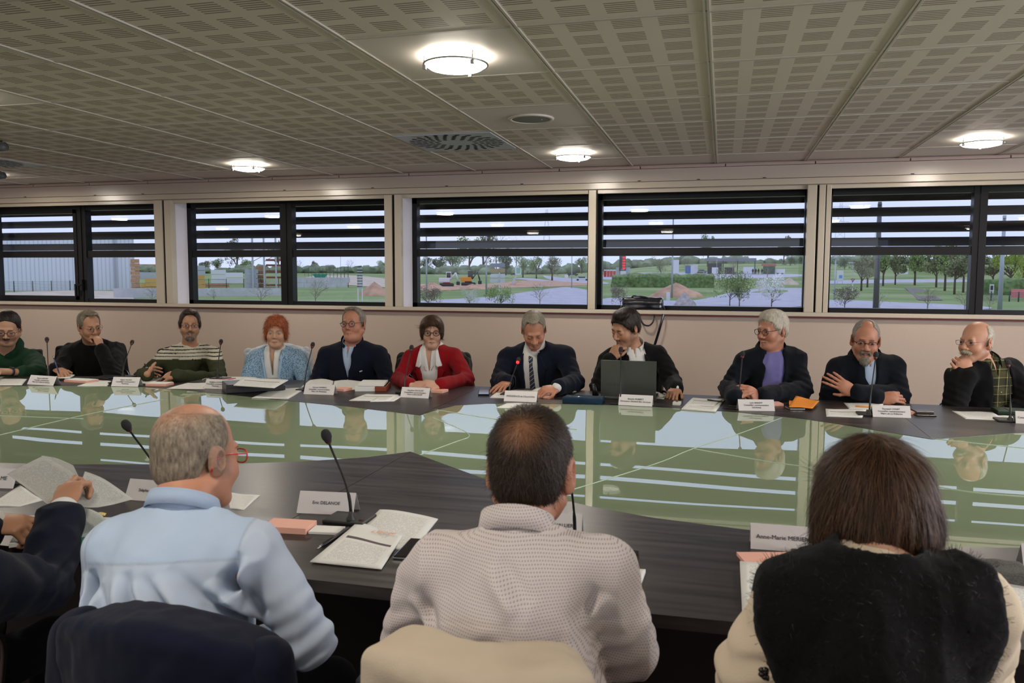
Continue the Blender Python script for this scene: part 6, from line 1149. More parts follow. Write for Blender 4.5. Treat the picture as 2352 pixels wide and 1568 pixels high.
c0 = AZ(1368, 912, ZT); t = empty('stapler', (c0.x, c0.y, ZT), .5, 'black desk device with a sloping top left of the laptop', 'stapler'); b = bm_new(); box(b, (-.05, -.03, 0), (.06, .03, .012), bev=.004); obj('base', b, m_leather, t); b = bm_new(); cyl(b, (.0, 0, .012), (-.015, 0, .085), .022, .009, n=14); obj('arm', b, m_leather, t)
# laptop
a, b_ = AZ(1380, 912, ZT + .012), AZ(1507, 917, ZT + .012); X_ = (b_ - a); lw = X_.length; X_.normalize(); Yv = Vector((-X_.y, X_.x, 0)); t = empty('laptop', mat=Matrix(((X_.x, Yv.x, 0, a.x), (X_.y, Yv.y, 0, a.y), (0, 0, 1, ZT), (0, 0, 0, 1))), label='open grey laptop seen from the back of its screen', cat='laptop')
m_lap = M('laptop_grey', (.060, .066, .056), .38, .5); b = bm_new(); box(b, (0, 0, .001), (lw, .235, .017), bev=.004); obj('base', b, m_lap, t); b = bm_new(); box(b, (0, -.004, 0), (lw, .004, .232), bev=.003); lid = obj('lid', b, m_lap, t); lid.rotation_euler = (math.radians(3), 0, 0); lid.location = (0, -.004, .018)
text('lettering', 'ThinkBook', lid, Matrix.Translation((.035, -.0045, .080)) @ Matrix.Rotation(PI / 2, 4, 'X'), .020, m_ink, 'LEFT')
sheet('white sheet poking out right of the laptop', [(1505, 914), (1524, 916), (1532, 908), (1506, 898)], m_paper, .002, group=GP)
slab('remote_control', 'white device with a round button right of the laptop name card', 'remote control', [(1544, 931), (1562, 932), (1546, 918)], ZT, .020, M('white_plastic', (.62, .62, .58), .35), None, .005, lambda t, w, h: obj('button', (lambda b: (cyl(b, (w / 2, h * .5, .019), (w / 2, h * .5, .022), .008), b)[1])(bm_new()), m_mic, t), .065)
slab('eraser', 'small pale green box beside the hand of the laptop man', 'small box', [(1522, 914), (1538, 915), (1524, 907)], ZT, .014, M('pale_green_plastic', (.4, .48, .36), .5)); slab('key_fob', 'small dark key fob near the hand of the laptop man', 'key fob', [(1540, 917), (1556, 917), (1542, 911)], ZT, .010, m_mic)
sheet('lower white stack between laptop and white-haired man', [(1565, 938), (1643, 944), (1666, 916), (1590, 914)], m_print, .006, group=GP); sheet('upper white sheet with a green line between laptop and white-haired man', [(1574, 929), (1640, 932), (1662, 916), (1592, 913)], m_cover, .002, z=ZT + .007, group=GP)
c0 = AZ(1644, 921, ZT + .012); t = empty('pen', (c0.x, c0.y, ZT + .014), -.6, 'dark pen on the white stack between laptop and white-haired man', 'pen'); b = bm_new(); cyl(b, (-.06, 0, .0), (.06, 0, .0), .0045, n=10); obj('barrel', b, m_mic, t)
sheet('narrow white paper strip left of the white-haired man\'s name card', [(1676, 930), (1700, 931), (1702, 922), (1682, 922)], m_paper, .010, group=GP); pad([(1776, 933), (1800, 933), (1778, 922)], 'pink card stack right of the white-haired man\'s name card', wd=.09)
bk = slab('booklet', 'orange booklet with a lifted corner on the far rim', 'booklet', [(1812, 934), (1868, 937), (1826, 917)], ZT, .016, m_orange, None, .001, lambda t, w, h: obj('pages', boxbm((.003, .003, .003), (w + .002, h - .004, .012)), m_paper, t), .15); sheet('lifted orange cover sheet', [(1812, 934), (1866, 937), (1882, 921), (1828, 916)], m_orange, .001, z=ZT + .016, lift=(0, 0, 0, .02), cat='cover sheet', name='cover_sheet')
slab('mobile_phone', 'phone with pale edge in front of the orange booklet', 'phone', [(1815, 942), (1848, 942), (1814, 931)], ZT, .014, m_phone, None, .004, lambda t, w, h: obj('frame', boxbm((-.002, -.002, .002), (w + .002, h + .002, .010), .003), m_metal, t), .08)
sheet('white sheet with a dark bar, left of the crossed-arms man\'s microphone', [(1898, 955), (1980, 958), (1990, 940), (1896, 938)], m_cover, .003, group=GP); sheet('white sheet with an orange line under the microphone of the crossed-arms man', [(1950, 938), (2020, 940), (2030, 926), (1938, 924)], m_print, .002, group=GP)
b = bm_new(); c0 = AZ(1985, 934, ZT + .005); cyl(b, (-.05, 0, 0), (.05, .0, 0), .004, n=10); o = obj('marker_pen', b, m_orange); o.location = (c0.x, c0.y, ZT + .0075); tag(o, 'orange pencil lying on the sheet before the crossed-arms man', 'pencil')
pad([(2090, 952), (2112, 953), (2092, 942)], 'pink card stack left of the brown wallet', wd=.09); slab('notebook', 'flat dark brown notebook under the wallet', 'notebook', [(2106, 956), (2152, 957), (2102, 944)], ZT, .008, m_leather, wd=.10); slab('wallet', 'dark brown leather wallet on the right of the crossed-arms man', 'wallet', [(2104, 950), (2146, 951), (2102, 938)], ZT + .0085, .014, M('brown_leather', (.05, .035, .03), .35), wd=.09)
sheet('blank white sheet in front of the man with the white moustache', [(2218, 961), (2308, 965), (2280, 946), (2186, 943)], m_print, .002, group=GP); sheet('small white sheet beside the rightmost far microphone', [(2285, 962), (2330, 964), (2325, 955), (2290, 953)], m_paper, .0015, group=GP)
slab('diary', 'dark green diary with an elastic band at the right edge', 'diary', [(2292, 951), (2420, 957), (2272, 932)], ZT, .020, M('dark_green_cover', (.008, .030, .016), .4), None, .004, lambda t, w, h: obj('elastic_band', boxbm((w * .22, -.002, -.001), (w * .25, h + .002, .022)), m_mic, t), .15)
# --- near side
slab('card_stack', 'thick pink card stack on the near rim, right of the blue shirt', 'stack of cards', [(600, 1222), (702, 1228), (632, 1192)], ZT, .019, m_pink, 'stacks of pink cards', .001, None, .085)
slab('paper_pad', 'small white paper pad beside the thick pink card stack', 'paper pad', [(708, 1226), (778, 1229), (730, 1206)], ZT, .008, m_paper, None, .001, None, .062)
for (x0, y0), (x1, y1), lb in (((728, 1260), (800, 1213), 'black pen with silver tip left of the printed letter'),):
    a, b_ = AZ(x0, y0, ZT + .006), AZ(x1, y1, ZT + .006); t = empty('pen', (a.x, a.y, ZT + .006), 0, lb, 'pen'); d = b_ - a; b = bm_new(); cyl(b, d * .18, d, .0055, n=12); obj('barrel', b, m_mic, t); b = bm_new(); cyl(b, d * 0, d * .18, .002, .005, n=12); obj('tip', b, m_metal, t)
sheet('printed letter lying under the one with the orange heading', [(790, 1250), (948, 1262), (1006, 1192), (872, 1170)], m_print, .003, bend=.008, group=GP)
lt = sheet('printed letter with an orange handwritten heading and dark band', [(712, 1288), (876, 1305), (925, 1230), (822, 1198)], m_cover, .003, z=ZT + .004, n=12, lift=(.0, .0, .0, .0), group=GP)
def heading(o, px, size, rot, col, body="L'Ernée"):
    p_ = AZ(*px, ZT + .012); text('heading', body, o, o.matrix_world.inverted() @ Matrix.Translation(p_) @ Matrix.Rotation(rot, 4, 'Z'), size, col, extrude=.0001, shear=.35)
bpy.context.view_layer.update(); m_orink = M('orange_ink', (.70, .22, .03), .6); heading(lt, (880, 1222), .026, -.02, m_orink)
slab('mobile_phone', 'black phone on the near rim touching the printed letters', 'phone', [(903, 1284), (985, 1290), (942, 1236)], ZT, .010, m_phone, None, .003, lambda t, w, h: obj('frame', boxbm((-.002, -.002, .002), (w + .002, h + .002, .007), .002), m_metal, t), .155)
slab('mobile_phone', 'upright-lying phone whose dark screen mirrors a lamp, right of the patterned shirt', 'phone', [(1384, 1296), (1436, 1305), (1390, 1256)], ZT, .012, m_phone, None, .004, None, .12)
sheet('white stack right of the patterned shirt', [(1395, 1395), (1448, 1403), (1483, 1308), (1415, 1300)], m_print, .008, group=GP); sheet('small white scrap near the half hidden microphone', [(1330, 1272), (1352, 1274), (1350, 1264), (1334, 1263)], m_paper, .002, group=GP)
pad([(1712, 1300), (1836, 1300), (1706, 1282)], 'pink card stack left of the black vest', th=.010, wd=.085)
st = sheet('white punched form left of the woman in the black vest', [(1705, 1414), (1850, 1420), (1890, 1302), (1699, 1297)], m_print, .006, z=ZT + .003, lift=(0, 0, .0, .012), group=GP); heading(st, (1745, 1312), .018, -.02, m_ink)
sheet('pink sheet peeking out under the punched form', [(1725, 1424), (1790, 1426), (1790, 1418), (1725, 1416)], m_pink, .001, group=GP)
sheet('white sheet left of the woman\'s collar', [(1880, 1325), (1960, 1330), (1960, 1305), (1842, 1300)], m_print, .002, group=GP); slab('red_tag', 'small red plastic tag near the microphone of the woman in the vest', 'tag', [(1871, 1300), (1893, 1301), (1872, 1296)], ZT + .003, .008, M('red_plastic', (.4, .03, .02), .4))
sheet('white sheet right of the woman\'s collar', [(2060, 1330), (2136, 1332), (2108, 1272), (2088, 1268)], m_paper, .002, group=GP)
f = F().bx((.07, .045, .020), (.06, .035, .008), rr=.012).bx((.07, .08, .028), (.055, .006, .004), rr=.010, k=.02); f.disp = lambda V: .003 * vnoise(V, 40, 3); c0 = AZ(2232, 1345, ZT); po = obj('spectacle_case', mesh_of(f, (-.03, -.03, -.002), (.17, .14, .06), .004), M('grey_felt', (.09, .09, .085), .95, noise=.35, nscale=220)); po.location = (c0.x, c0.y, ZT + .001); tag(po, 'soft grey felt case at the right edge of the table', 'case')
sheet('white printed sheet at the right edge, near side', [(2352, 1448), (2480, 1480), (2500, 1345), (2264, 1328)], m_print, .003, lift=(.0, .0, .0, .018), group=GP); slab('tablet_computer', 'dark tablet under the sheet at the right edge', 'tablet', [(2290, 1400), (2480, 1430), (2232, 1352)], ZT, .008, m_leather, wd=.16)
slab('card_stack', 'pink card stack cut by the right edge', 'stack of cards', [(2338, 1345), (2440, 1350), (2345, 1318)], ZT + .009, .012, m_pink, 'stacks of pink cards', .001, None, .085)
# --- the left corner: folder, stacks and the pages being leafed
sheet('green cardboard folder under the leafed papers', [(150, 1268), (262, 1268), (330, 1186), (60, 1190)], m_green_f, .004, group=None, cat='folder', name='folder')
sheet('stack of printed pages on the green folder', [(20, 1250), (215, 1222), (285, 1188), (60, 1182)], m_print, .010, z=ZT + .005, group=GP); sheet('white printed sheet under the raised pages at the left edge', [(-30, 1162), (45, 1162), (98, 1148), (46, 1114)], m_print, .002, group=GP)
sheet('white sheet right of the bald head, by its microphone', [(528, 1166), (560, 1170), (597, 1137), (520, 1130)], m_print, .002, group=GP); sheet('small paper with a yellow mark left of the pale blue shoulder', [(212, 1182), (240, 1184), (246, 1177), (218, 1176)], M('yellow_mark_paper', (.75, .6, .2), .7), .001, group=GP)
m_back = M('page_in_shade', (.50, .48, .50), .8)
def page(label, pts, mat, nv=14):
    """a bent page held in the air: rows of (px, py, Y) from left to right"""
    rows = [smooth_pts([AY(*p_) for p_ in r_], 5) for r_ in pts]; c = rows[0][0].copy(); N = len(rows[0]); b = bm_new(); uv = b.loops.layers.uv.new('UVMap'); M_ = 10; V = []
    for j in range(M_ + 1):
        s_ = j / M_ * (len(rows) - 1); i0 = min(int(s_), len(rows) - 2); f_ = s_ - i0; V.append([b.verts.new(rows[i0][k] * (1 - f_) + rows[i0 + 1][k] * f_ - c) for k in range(N)])
    for j in range(M_):
        for k in range(N - 1):
            f = b.faces.new((V[j][k], V[j][k + 1], V[j + 1][k + 1], V[j + 1][k])); f.smooth = True
            for l, (q, w) in zip(f.loops, ((k, j), (k + 1, j), (k + 1, j + 1), (k, j + 1))): l[uv].uv = (q / (N - 1), w / M_)
    bmesh.ops.solidify(b, geom=b.faces[:], thickness=.0004); o = obj('page', b, mat); o.location = c; tag(o, label, 'page', 'pages being leafed at the left edge')
page('grey-looking raised page left of the leafing hand', [[(15, 1088, 1.98), (50, 1070, 2.03), (100, 1046, 2.10)], [(68, 1125, 1.92), (110, 1108, 1.97), (160, 1080, 2.02)], [(112, 1160, 1.86), (150, 1150, 1.90), (200, 1118, 1.95)]], m_print)
page('white raised page behind the leafing hand', [[(95, 1046, 2.12), (130, 1052, 2.12), (168, 1068, 2.10)], [(112, 1080, 2.06), (140, 1085, 2.06), (180, 1092, 2.05)], [(130, 1110, 2.02), (160, 1115, 2.0), (195, 1115, 2.0)]], m_paper)
page('pale green-tinted page right of the leafing hand', [[(195, 1082, 2.02), (240, 1100, 2.04), (306, 1146, 2.06)], [(180, 1125, 1.96), (220, 1140, 1.98), (262, 1158, 2.02)], [(172, 1162, 1.90), (190, 1165, 1.92), (225, 1165, 1.95)]], m_print)
page('curved page falling from the hand onto the folder', [[(176, 1166, 1.92), (205, 1168, 1.93), (232, 1180, 1.95)], [(170, 1200, 1.90), (205, 1195, 1.92), (245, 1196, 1.94)], [(160, 1235, 1.86), (195, 1225, 1.90), (230, 1218, 1.92)]], m_print)
# ------------------------------------------------------------------ leather bag on the window sill
c = AY(1476, 712, YW * KR + .06); t = empty('briefcase', (c.x, c.y, c.z - .0), 0, 'black leather laptop bag lying on the window sill above the laptop man', 'bag'); m_bag = M('shiny_black_leather', (.010, .010, .014), .18, spec=.6)
f = F().bx((0, .03, .062), (.170, .09, .040), rr=.022).bx((0, -.02, .050), (.155, .050, .030), rr=.018, k=.02); f.disp = lambda V: .005 * vnoise(V, 16, 3) + .0006 * np.sin(V[:, 2] * 150); obj('bag_body', mesh_of(f, (-.24, -.13, -.005), (.24, .18, .16), .006), m_bag, t)
b = bm_new(); tube(b, smooth_pts([(-.10, -.05, .115), (-.08, -.07, .138), (.02, -.085, .130), (.08, -.07, .110)], 6), .009, 8); obj('handle', b, m_bag, t)
b = bm_new(); tube(b, smooth_pts([(-.03, -.07, .03), (-.02, -.10, -.05), (.02, -.11, -.13), (.08, -.11, -.14), (.12, -.10, -.08), (.115, -.07, .02)], 7), .008, 8); obj('handle', b, m_bag, t, label='handle hanging in a loop below the sill')
b = bm_new(); tube(b, smooth_pts([(.19, -.04, .045), (.21, -.085, .0), (.18, -.11, -.15), (.13, -.10, -.33), (.10, -.09, -.42)], 7), .013, 8, flat=.3); obj('shoulder_strap', b, m_bag, t)
for x in (-.195, .195): b = bm_new(); tube(b, [(x + .012 * math.cos(a), -.03, .03 + .018 * math.sin(a)) for a in [2 * PI * i / 14 for i in range(14)]], .003, 6, closed=True); obj('buckle_ring', b, m_chrome, t)
b = bm_new(); [tube(b, smooth_pts([(-.16, -.072, z_), (0, -.080, z_ - .008), (.16, -.070, z_ + .004)], 6), .0018, 6) for z_ in (.030, .066)]; obj('zip_line', b, m_metal, t)
# red bag on the seat beside the writing man
P_ = AY(172, 852, 5.42); f = F().bx((0, 0, -.03), (.035, .03, .05), rr=.012); f.disp = lambda V: .003 * vnoise(V, 30, 3)
# ------------------------------------------------------------------ outside: fields, yard, roads, trees
ZG = -.6
def sstep(a, b, x): t = min(1, max(0, (x - a) / (b - a))); return t * t * (3 - 2 * t)
def ground_z(x, y):
    return ZG + sstep(130, 420, y) * (2.2 + 5.2 * sstep(-.22, -.02, x / max(y, 1))) + .25 * sstep(60, 160, y) * math.sin(x * .03 + y * .02)
def G(px, py):
    r = ray(px, py); t = 12.
    while t < 900:
        p = EYEP + r * t
        if p.z < ground_z(p.x, p.y): break
        t *= 1.004
    p = EYEP + r * t; p.z = ground_z(p.x, p.y); return p, t / FPX
bm = bm_new(); NX, NY = 90, 90; ys = [11.5 * (1250 / 11.5)**(j / NY) for j in range(NY + 1)]; V = []
for y in ys: V.append([bm.verts.new((y * (-1.35 + 2.25 * i / NX) - 6, y, ground_z(y * (-1.35 + 2.25 * i / NX) - 6, y))) for i in range(NX + 1)])
for j in range(NY):
    for i in range(NX): f = bm.faces.new((V[j][i], V[j][i + 1], V[j + 1][i + 1], V[j + 1][i])); f.smooth = True
m_grass, n, p = _m('spring_grass'); tc = n.nodes.new('ShaderNodeTexCoord'); nz = n.nodes.new('ShaderNodeTexNoise'); nz.inputs['Scale'].default_value = .06; nz.inputs['Detail'].default_value = 8; cr = n.nodes.new('ShaderNodeValToRGB')
cr.color_ramp.elements[0].position = .35; cr.color_ramp.elements[0].color = (.18, .25, .09, 1); cr.color_ramp.elements[1].position = .68; cr.color_ramp.elements[1].color = (.36, .39, .22, 1); e = cr.color_ramp.elements.new(.5); e.color = (.24, .33, .13, 1)
n.links.new(tc.outputs['Object'], nz.inputs[0]); n.links.new(nz.outputs[0], cr.inputs[0]); n.links.new(cr.outputs[0], p.inputs['Base Color']); p.inputs['Roughness'].default_value = .95; p.inputs['Specular IOR Level'].default_value = .1
struct('ground', bm, m_grass); bpy.data.objects['ground']['kind'] = 'structure'
struct('ground_apron', boxbm((-30, YW * KR + .9, ZG - .3), (20, 12.5, ZG)), M('concrete', (.32, .32, .31), .9))
m_road = M('asphalt', (.46, .46, .53), .85, noise=.15, nscale=.6); m_soil = M('reddish_soil', (.52, .32, .22), .95, noise=.3, nscale=.8); m_lightsoil = M('pale_soil', (.56, .47, .37), .95, noise=.25, nscale=.5)
def flat(name, label, cat, pxs, mat, h=.03, kind=None):
    P = [G(x, y)[0] for x, y in pxs]; c = sum(P, Vector()) / len(P); P2 = smooth_pts(P, 4, closed=True) if len(P) > 4 else P; b = bm_new(); zs = h
    top = [b.verts.new((p_.x - c.x, p_.y - c.y, ground_z(p_.x, p_.y) + zs - c.z)) for p_ in P2]; f = b.faces.new(top); bmesh.ops.recalc_face_normals(b, faces=b.faces[:])
    if b.faces[:] and b.faces[0].normal.z < 0: bmesh.ops.reverse_faces(b, faces=b.faces[:])
    r = bmesh.ops.extrude_face_region(b, geom=b.faces[:]); bmesh.ops.translate(b, verts=[v for v in r['geom'] if isinstance(v, bmesh.types.BMVert)], vec=(0, 0, .02)); o = obj(name, b, mat); o.location = c
    tag(o, label, cat, kind=kind); return o
flat('road', 'grey road curving into the roundabout seen through the middle window', 'road', [(1180, 700), (1352, 702), (1380, 694), (1352, 668), (1300, 660), (1230, 668), (1130, 682), (1000, 690), (930, 698)], m_road)
flat('road', 'grey road crossing behind the small round trees', 'road', [(1160, 634), (1360, 652), (1362, 643), (1250, 633), (1180, 628)], m_road)
flat('road', 'grey roundabout lane in front of the trimmed hedge', 'road', [(1360, 700), (1860, 704), (1860, 664), (1790, 662), (1700, 668), (1600, 690), (1480, 688), (1420, 684), (1370, 690)], m_road)
flat('road', 'grey road passing behind the tree row in the right window', 'road', [(1905, 652), (2060, 650), (2230, 648), (2230, 643), (2060, 642), (1905, 645)], m_road); flat('road', 'pale road along the bottom of the right window', 'road', [(1890, 712), (2250, 712), (2240, 703), (2080, 696), (1905, 690)], m_road)
flat('footpath', 'cobbled footpath in the grass in the right window', 'path', [(2110, 690), (2165, 690), (2120, 664), (2078, 661)], M('cobbles', (.20, .17, .16), .9, noise=.4, nscale=3))
flat('soil_strip', 'strip of bare reddish soil by the excavators', 'soil', [(960, 668), (1100, 664), (1340, 656), (1352, 650), (1230, 643), (1120, 652), (1020, 654), (960, 652)], m_soil); flat('soil_strip', 'pale strip of bare soil across the field in the second window', 'soil', [(700, 643), (890, 660), (890, 641), (800, 632), (720, 634)], m_lightsoil)
flat('soil_strip', 'bare ground in front of the white warehouse', 'soil', [(0, 692), (290, 694), (270, 670), (120, 668), (0, 674)], m_lightsoil); flat('road', 'light car park in front of the petrol station', 'car park', [(1390, 642), (1640, 640), (1860, 634), (1780, 628), (1560, 626), (1400, 630)], m_road)
def mound(px0, px1, py, ytop, label, mat):
    p0, s = G((px0 + px1) / 2, py); w = (px1 - px0) * s; h = (py - ytop) * s; b = bm_new(); N = 22; R_ = []
    for j in range(9):
        t = j / 8; R_.append([b.verts.new((math.cos(a) * w / 2 * (1 - t) * (1 + .1 * math.sin(5 * a + j)), math.sin(a) * w * .35 * (1 - t), h * (t**.8) * (1 + .05 * math.sin(3 * a)) - .1 * (j == 0))) for a in [2 * PI * k / N for k in range(N)]])
    for A2, B2 in zip(R_, R_[1:]):
        for k in range(N): f = b.faces.new((A2[k], A2[(k + 1) % N], B2[(k + 1) % N], B2[k])); f.smooth = True
    bmesh.ops.recalc_face_normals(b, faces=b.faces[:]); o = obj('soil_mound', b, mat); o.location = p0; tag(o, label, 'soil heap', 'heaps of soil')
for a in [(1490, 1615, 682, 650, 'large heap of reddish soil in front of the trimmed hedge', m_soil), (820, 900, 679, 648, 'heap of reddish soil by the ladder-like sign, second window', m_soil), (950, 1035, 667, 648, 'low heap of soil left of the excavators', m_soil), (1050, 1120, 664, 652, 'low heap of soil under the orange excavator', m_soil),
          (1790, 1835, 654, 638, 'small heap of pale soil by the blue barrier tags', m_lightsoil), (1545, 1600, 704, 672, 'grey gravel heap at the sill above the leather bag', M('gravel', (.40, .37, .36), .95, noise=.3, nscale=4)), (1165, 1215, 655, 647, 'flat soil heap beside the feather flag', m_soil)]: mound(*a)
# trees
rgT = random.Random(5)
m_bark = M('bark', (.10, .075, .055), .9); LEAF = {'spring_leaves': (.27, .36, .14), 'dark_leaves': (.10, .155, .075), 'olive_leaves': (.26, .28, .15), 'blossom': (.95, .94, .93), 'bright_leaves': (.42, .52, .12), 'brown_twigs': (.26, .22, .18)}
for k_, c_ in LEAF.items(): M(k_, c_, .85, spec=.15, noise=.35, nscale=1.5)
def leaf_cloud(n, w, h, z0, size, seed, lobes=7):
    r = random.Random(seed); b = bm_new(); L_ = [((r.uniform(-.5, .5) * w, r.uniform(-.5, .5) * w, z0 + h * r.uniform(.2, .85)), r.uniform(.22, .36) * min(w, h)) for _ in range(lobes)] + [((0, 0, z0 + h * .5), .36 * min(w, h * 1.2))]
    for _ in range(n):
        (cx, cy, cz_), R_ = r.choice(L_); d = Vector((r.gauss(0, 1), r.gauss(0, 1), r.gauss(0, 1))).normalized() * R_ * r.uniform(.55, 1.12); q = Vector((cx, cy, cz_)) + d
        u = Vector((r.gauss(0, 1), r.gauss(0, 1), r.gauss(0, 1))).normalized(); v = u.orthogonal().normalized(); s_ = size * r.uniform(.6, 1.4); b.faces.new([b.verts.new(q + u * s_ * a + v * s_ * c) for a, c in ((-.5, 0), (0, -.35), (.5, 0), (0, .35))])
    return b
def twigs(b, p0, d, L, r_, depth, rr):
    e = p0 + d * L; cyl(b, p0, e, r_, r_ * .65, 5, False)
    if depth:
        for _ in range(3 if depth > 1 else 4):
            q = (d + Vector((rr.gauss(0, .5), rr.gauss(0, .5), rr.gauss(0, .3)))).normalized(); twigs(b, p0 + d * L * rr.uniform(.5, 1), q, L * rr.uniform(.55, .8), r_ * .55, depth - 1, rr)
PROTO = {}
def tree_proto(kind):
    lf, shape = kind
    if kind in PROTO: return PROTO[kind]
    seed = len(PROTO) + 3; r = random.Random(seed); t = None
    parts = []
    if shape == 'round': tr = (.35, .045); cl = leaf_cloud(1500, .62, .72, .28, .055, seed)
    elif shape == 'tall': tr = (.4, .03); cl = leaf_cloud(1500, .42, .85, .15, .05, seed)
    elif shape == 'bush': tr = (.2, .03); cl = leaf_cloud(1700, 1.1, .8, .1, .055, seed, 10)
    elif shape == 'bare': tr = (.45, .02); cl = leaf_cloud(260, .8, .8, .3, .022, seed)
    else: tr = (.25, .02); cl = leaf_cloud(1500, .95, .75, .22, .045, seed, 10)
    b = bm_new(); cyl(b, (0, 0, -.03), (0, 0, tr[0] + .15), tr[1], tr[1] * .6, 7)
    for _ in range(5): twigs(b, Vector((0, 0, tr[0] * r.uniform(.5, 1.1))), Vector((r.gauss(0, .6), r.gauss(0, .6), .9)).normalized(), .28, tr[1] * .45, 3 if shape == 'bare' else 2 if shape == 'airy' else 1, r)
    mt = bpy.data.meshes.new('trunk'); b.to_mesh(mt); b.free(); mt.materials.append(m_bark if shape != 'bare' else MATS['brown_twigs']); mc = bpy.data.meshes.new('crown'); cl.to_mesh(mc); cl.free(); mc.materials.append(MATS[lf]); PROTO[kind] = (mt, mc); return PROTO[kind]
def tree(px, base, top, kind, label, wide=1., group='trees outside', name='tree', cat='tree'):
    p, s = G(px, base); h = (base - top) * s; t = empty(name, tuple(p), rgT.uniform(0, 6), label, cat, group); t.scale = (h * wide, h * wide, h)
    for nm, me in zip(('trunk', 'crown'), tree_proto(kind)): o = bpy.data.objects.new(nm, me); COL.objects.link(o); o.parent = t
SP, DK, OL, BL, BR, TW = 'spring_leaves', 'dark_leaves', 'olive_leaves', 'blossom', 'bright_leaves', 'brown_twigs'
k_ = 0
for px, base, top, kind, wide, lab in [
    (470, 623, 595, (OL, 'round'), 1.3, 'olive tree behind the stacked blocks, left in the second window'), (500, 622, 588, (SP, 'round'), 1.1, 'green tree left of centre behind the white packs'), (545, 622, 545, (OL, 'round'), .7, 'tall olive tree topping the louver gap in the second window'), (568, 621, 590, (SP, 'round'), 1.2, 'green tree just left of the steel racks'), (640, 621, 548, (SP, 'round'), .6, 'tall green tree behind the steel racks'),
    (688, 620, 588, (TW, 'bare'), .8, 'dark bare tree left in the right pane of the second window'), (724, 619, 591, (OL, 'round'), .7, 'narrow tree standing alone in the field'), (755, 619, 596, (TW, 'bare'), 1.1, 'small bare tree on the horizon of the field'), (806, 619, 586, (TW, 'bare'), .8, 'bare tree with thick trunk beside the tall lamp post'),
    (780, 619, 603, (SP, 'bush'), 1.6, 'long low hedgerow tree in the field middle'), (835, 619, 600, (OL, 'bush'), 1.6, 'hedgerow tree right of the thick bare tree'), (880, 622, 592, (SP, 'round'), 1.1, 'green tree cut by the post of the second window'), (700, 619, 604, (OL, 'bush'), 1.5, 'low bushes on the left horizon of the field'),
    (975, 624, 586, (OL, 'round'), 1.1, 'olive tree at the left frame of the middle window'), (1004, 626, 583, (DK, 'round'), 1., 'dark round tree left in the middle window'), (1040, 627, 575, (SP, 'round'), .9, 'green tree above the white excavator'), (1078, 628, 545, (SP, 'round'), .75, 'tall green tree behind the orange excavator'), (1110, 627, 530, (OL, 'round'), .7, 'tall thinning tree right of the orange excavator'),
    (1140, 627, 535, (TW, 'bare'), .8, 'tall bare tree behind the direction sign'), (1162, 632, 570, (DK, 'tall'), .9, 'dark evergreen at the edge of the direction sign'), (1186, 627, 545, (TW, 'bare'), .8, 'bare tree above the info panel'),
    (1201, 637, 588, (SP, 'round'), .9, 'small park tree right of the info panel'), (1232, 640, 590, (SP, 'round'), .8, 'small park tree, middle of the three by the road'), (1268, 644, 589, (OL, 'round'), .9, 'small park tree, rightmost of the three by the road'), (1336, 628, 591, (SP, 'round'), .9, 'park tree beside the window post over the white car'),
    (1484, 612, 590, (OL, 'round'), 1., 'small tree on the slope right of the price totem'), (1518, 633, 590, (OL, 'airy'), .8, 'thin tree on the grass right of the price totem'), (1579, 634, 590, (TW, 'bare'), .8, 'bare tree in front of the blue kiosk'), (1683, 632, 588, (TW, 'bare'), 1.0, 'bare tree in front of the car wash'), (1762, 652, 590, (TW, 'bare'), .7, 'bare tree before the red roof stand'),
    (1625, 612, 540, (SP, 'round'), .5, 'tree top in the lowest louver gap above the car wash'), (1815, 610, 588, (DK, 'bush'), 1.4, 'dark conifers at the right end of the fourth window'), (1800, 606, 545, (OL, 'round'), .6, 'tall tree at the right end behind the slope'), (1455, 606, 590, (TW, 'bush'), 1.3, 'brownish shrubs left on the slope'),
    (1676, 704, 622, (SP, 'airy'), .8, 'young green tree with thin trunk in front of the roundabout, left one'), (1698, 705, 626, (SP, 'airy'), .8, 'young green tree in front of the roundabout, right one'), (1772, 706, 630, (BL, 'airy'), .9, 'young tree in white blossom by the right frame of the fourth window'),
    (1978, 668, 575, (OL, 'tall'), .9, 'leftmost tree of the row in the right window'), (1992, 660, 570, (SP, 'tall'), .8, 'second trunk of the tree row, left of the dark pole'), (2028, 657, 560, (SP, 'tall'), .8, 'tree just right of the dark pole'), (2056, 654, 575, (OL, 'tall'), .8, 'slim tree with a tilted trunk in the right window'), (2101, 655, 560, (SP, 'tall'), .9, 'tree standing alone in the middle of the right window'),
    (2150, 660, 558, (OL, 'tall'), .8, 'tree left in the right-hand clump'), (2170, 668, 550, (SP, 'tall'), .8, 'tree in the middle of the right-hand clump'), (2192, 676, 560, (OL, 'tall'), .8, 'tree in front of the right-hand clump'), (2212, 672, 555, (SP, 'tall'), .8, 'tree at the mullion of the right window'), (2280, 660, 575, (OL, 'tall'), .9, 'olive tree right of the mullion'),
    (2320, 664, 570, (BR, 'round'), .8, 'bright yellow-green tree at the right edge'), (2350, 660, 575, (BR, 'round'), .9, 'bright green shrub tree cut by the right edge'), (2110, 622, 590, (DK, 'bush'), 2.0, 'dark wood behind the tree row'), (1940, 618, 592, (DK, 'bush'), 1.2, 'dark trees behind the foot of the pylon')]:
    tree(px, base, top, kind, lab, wide)
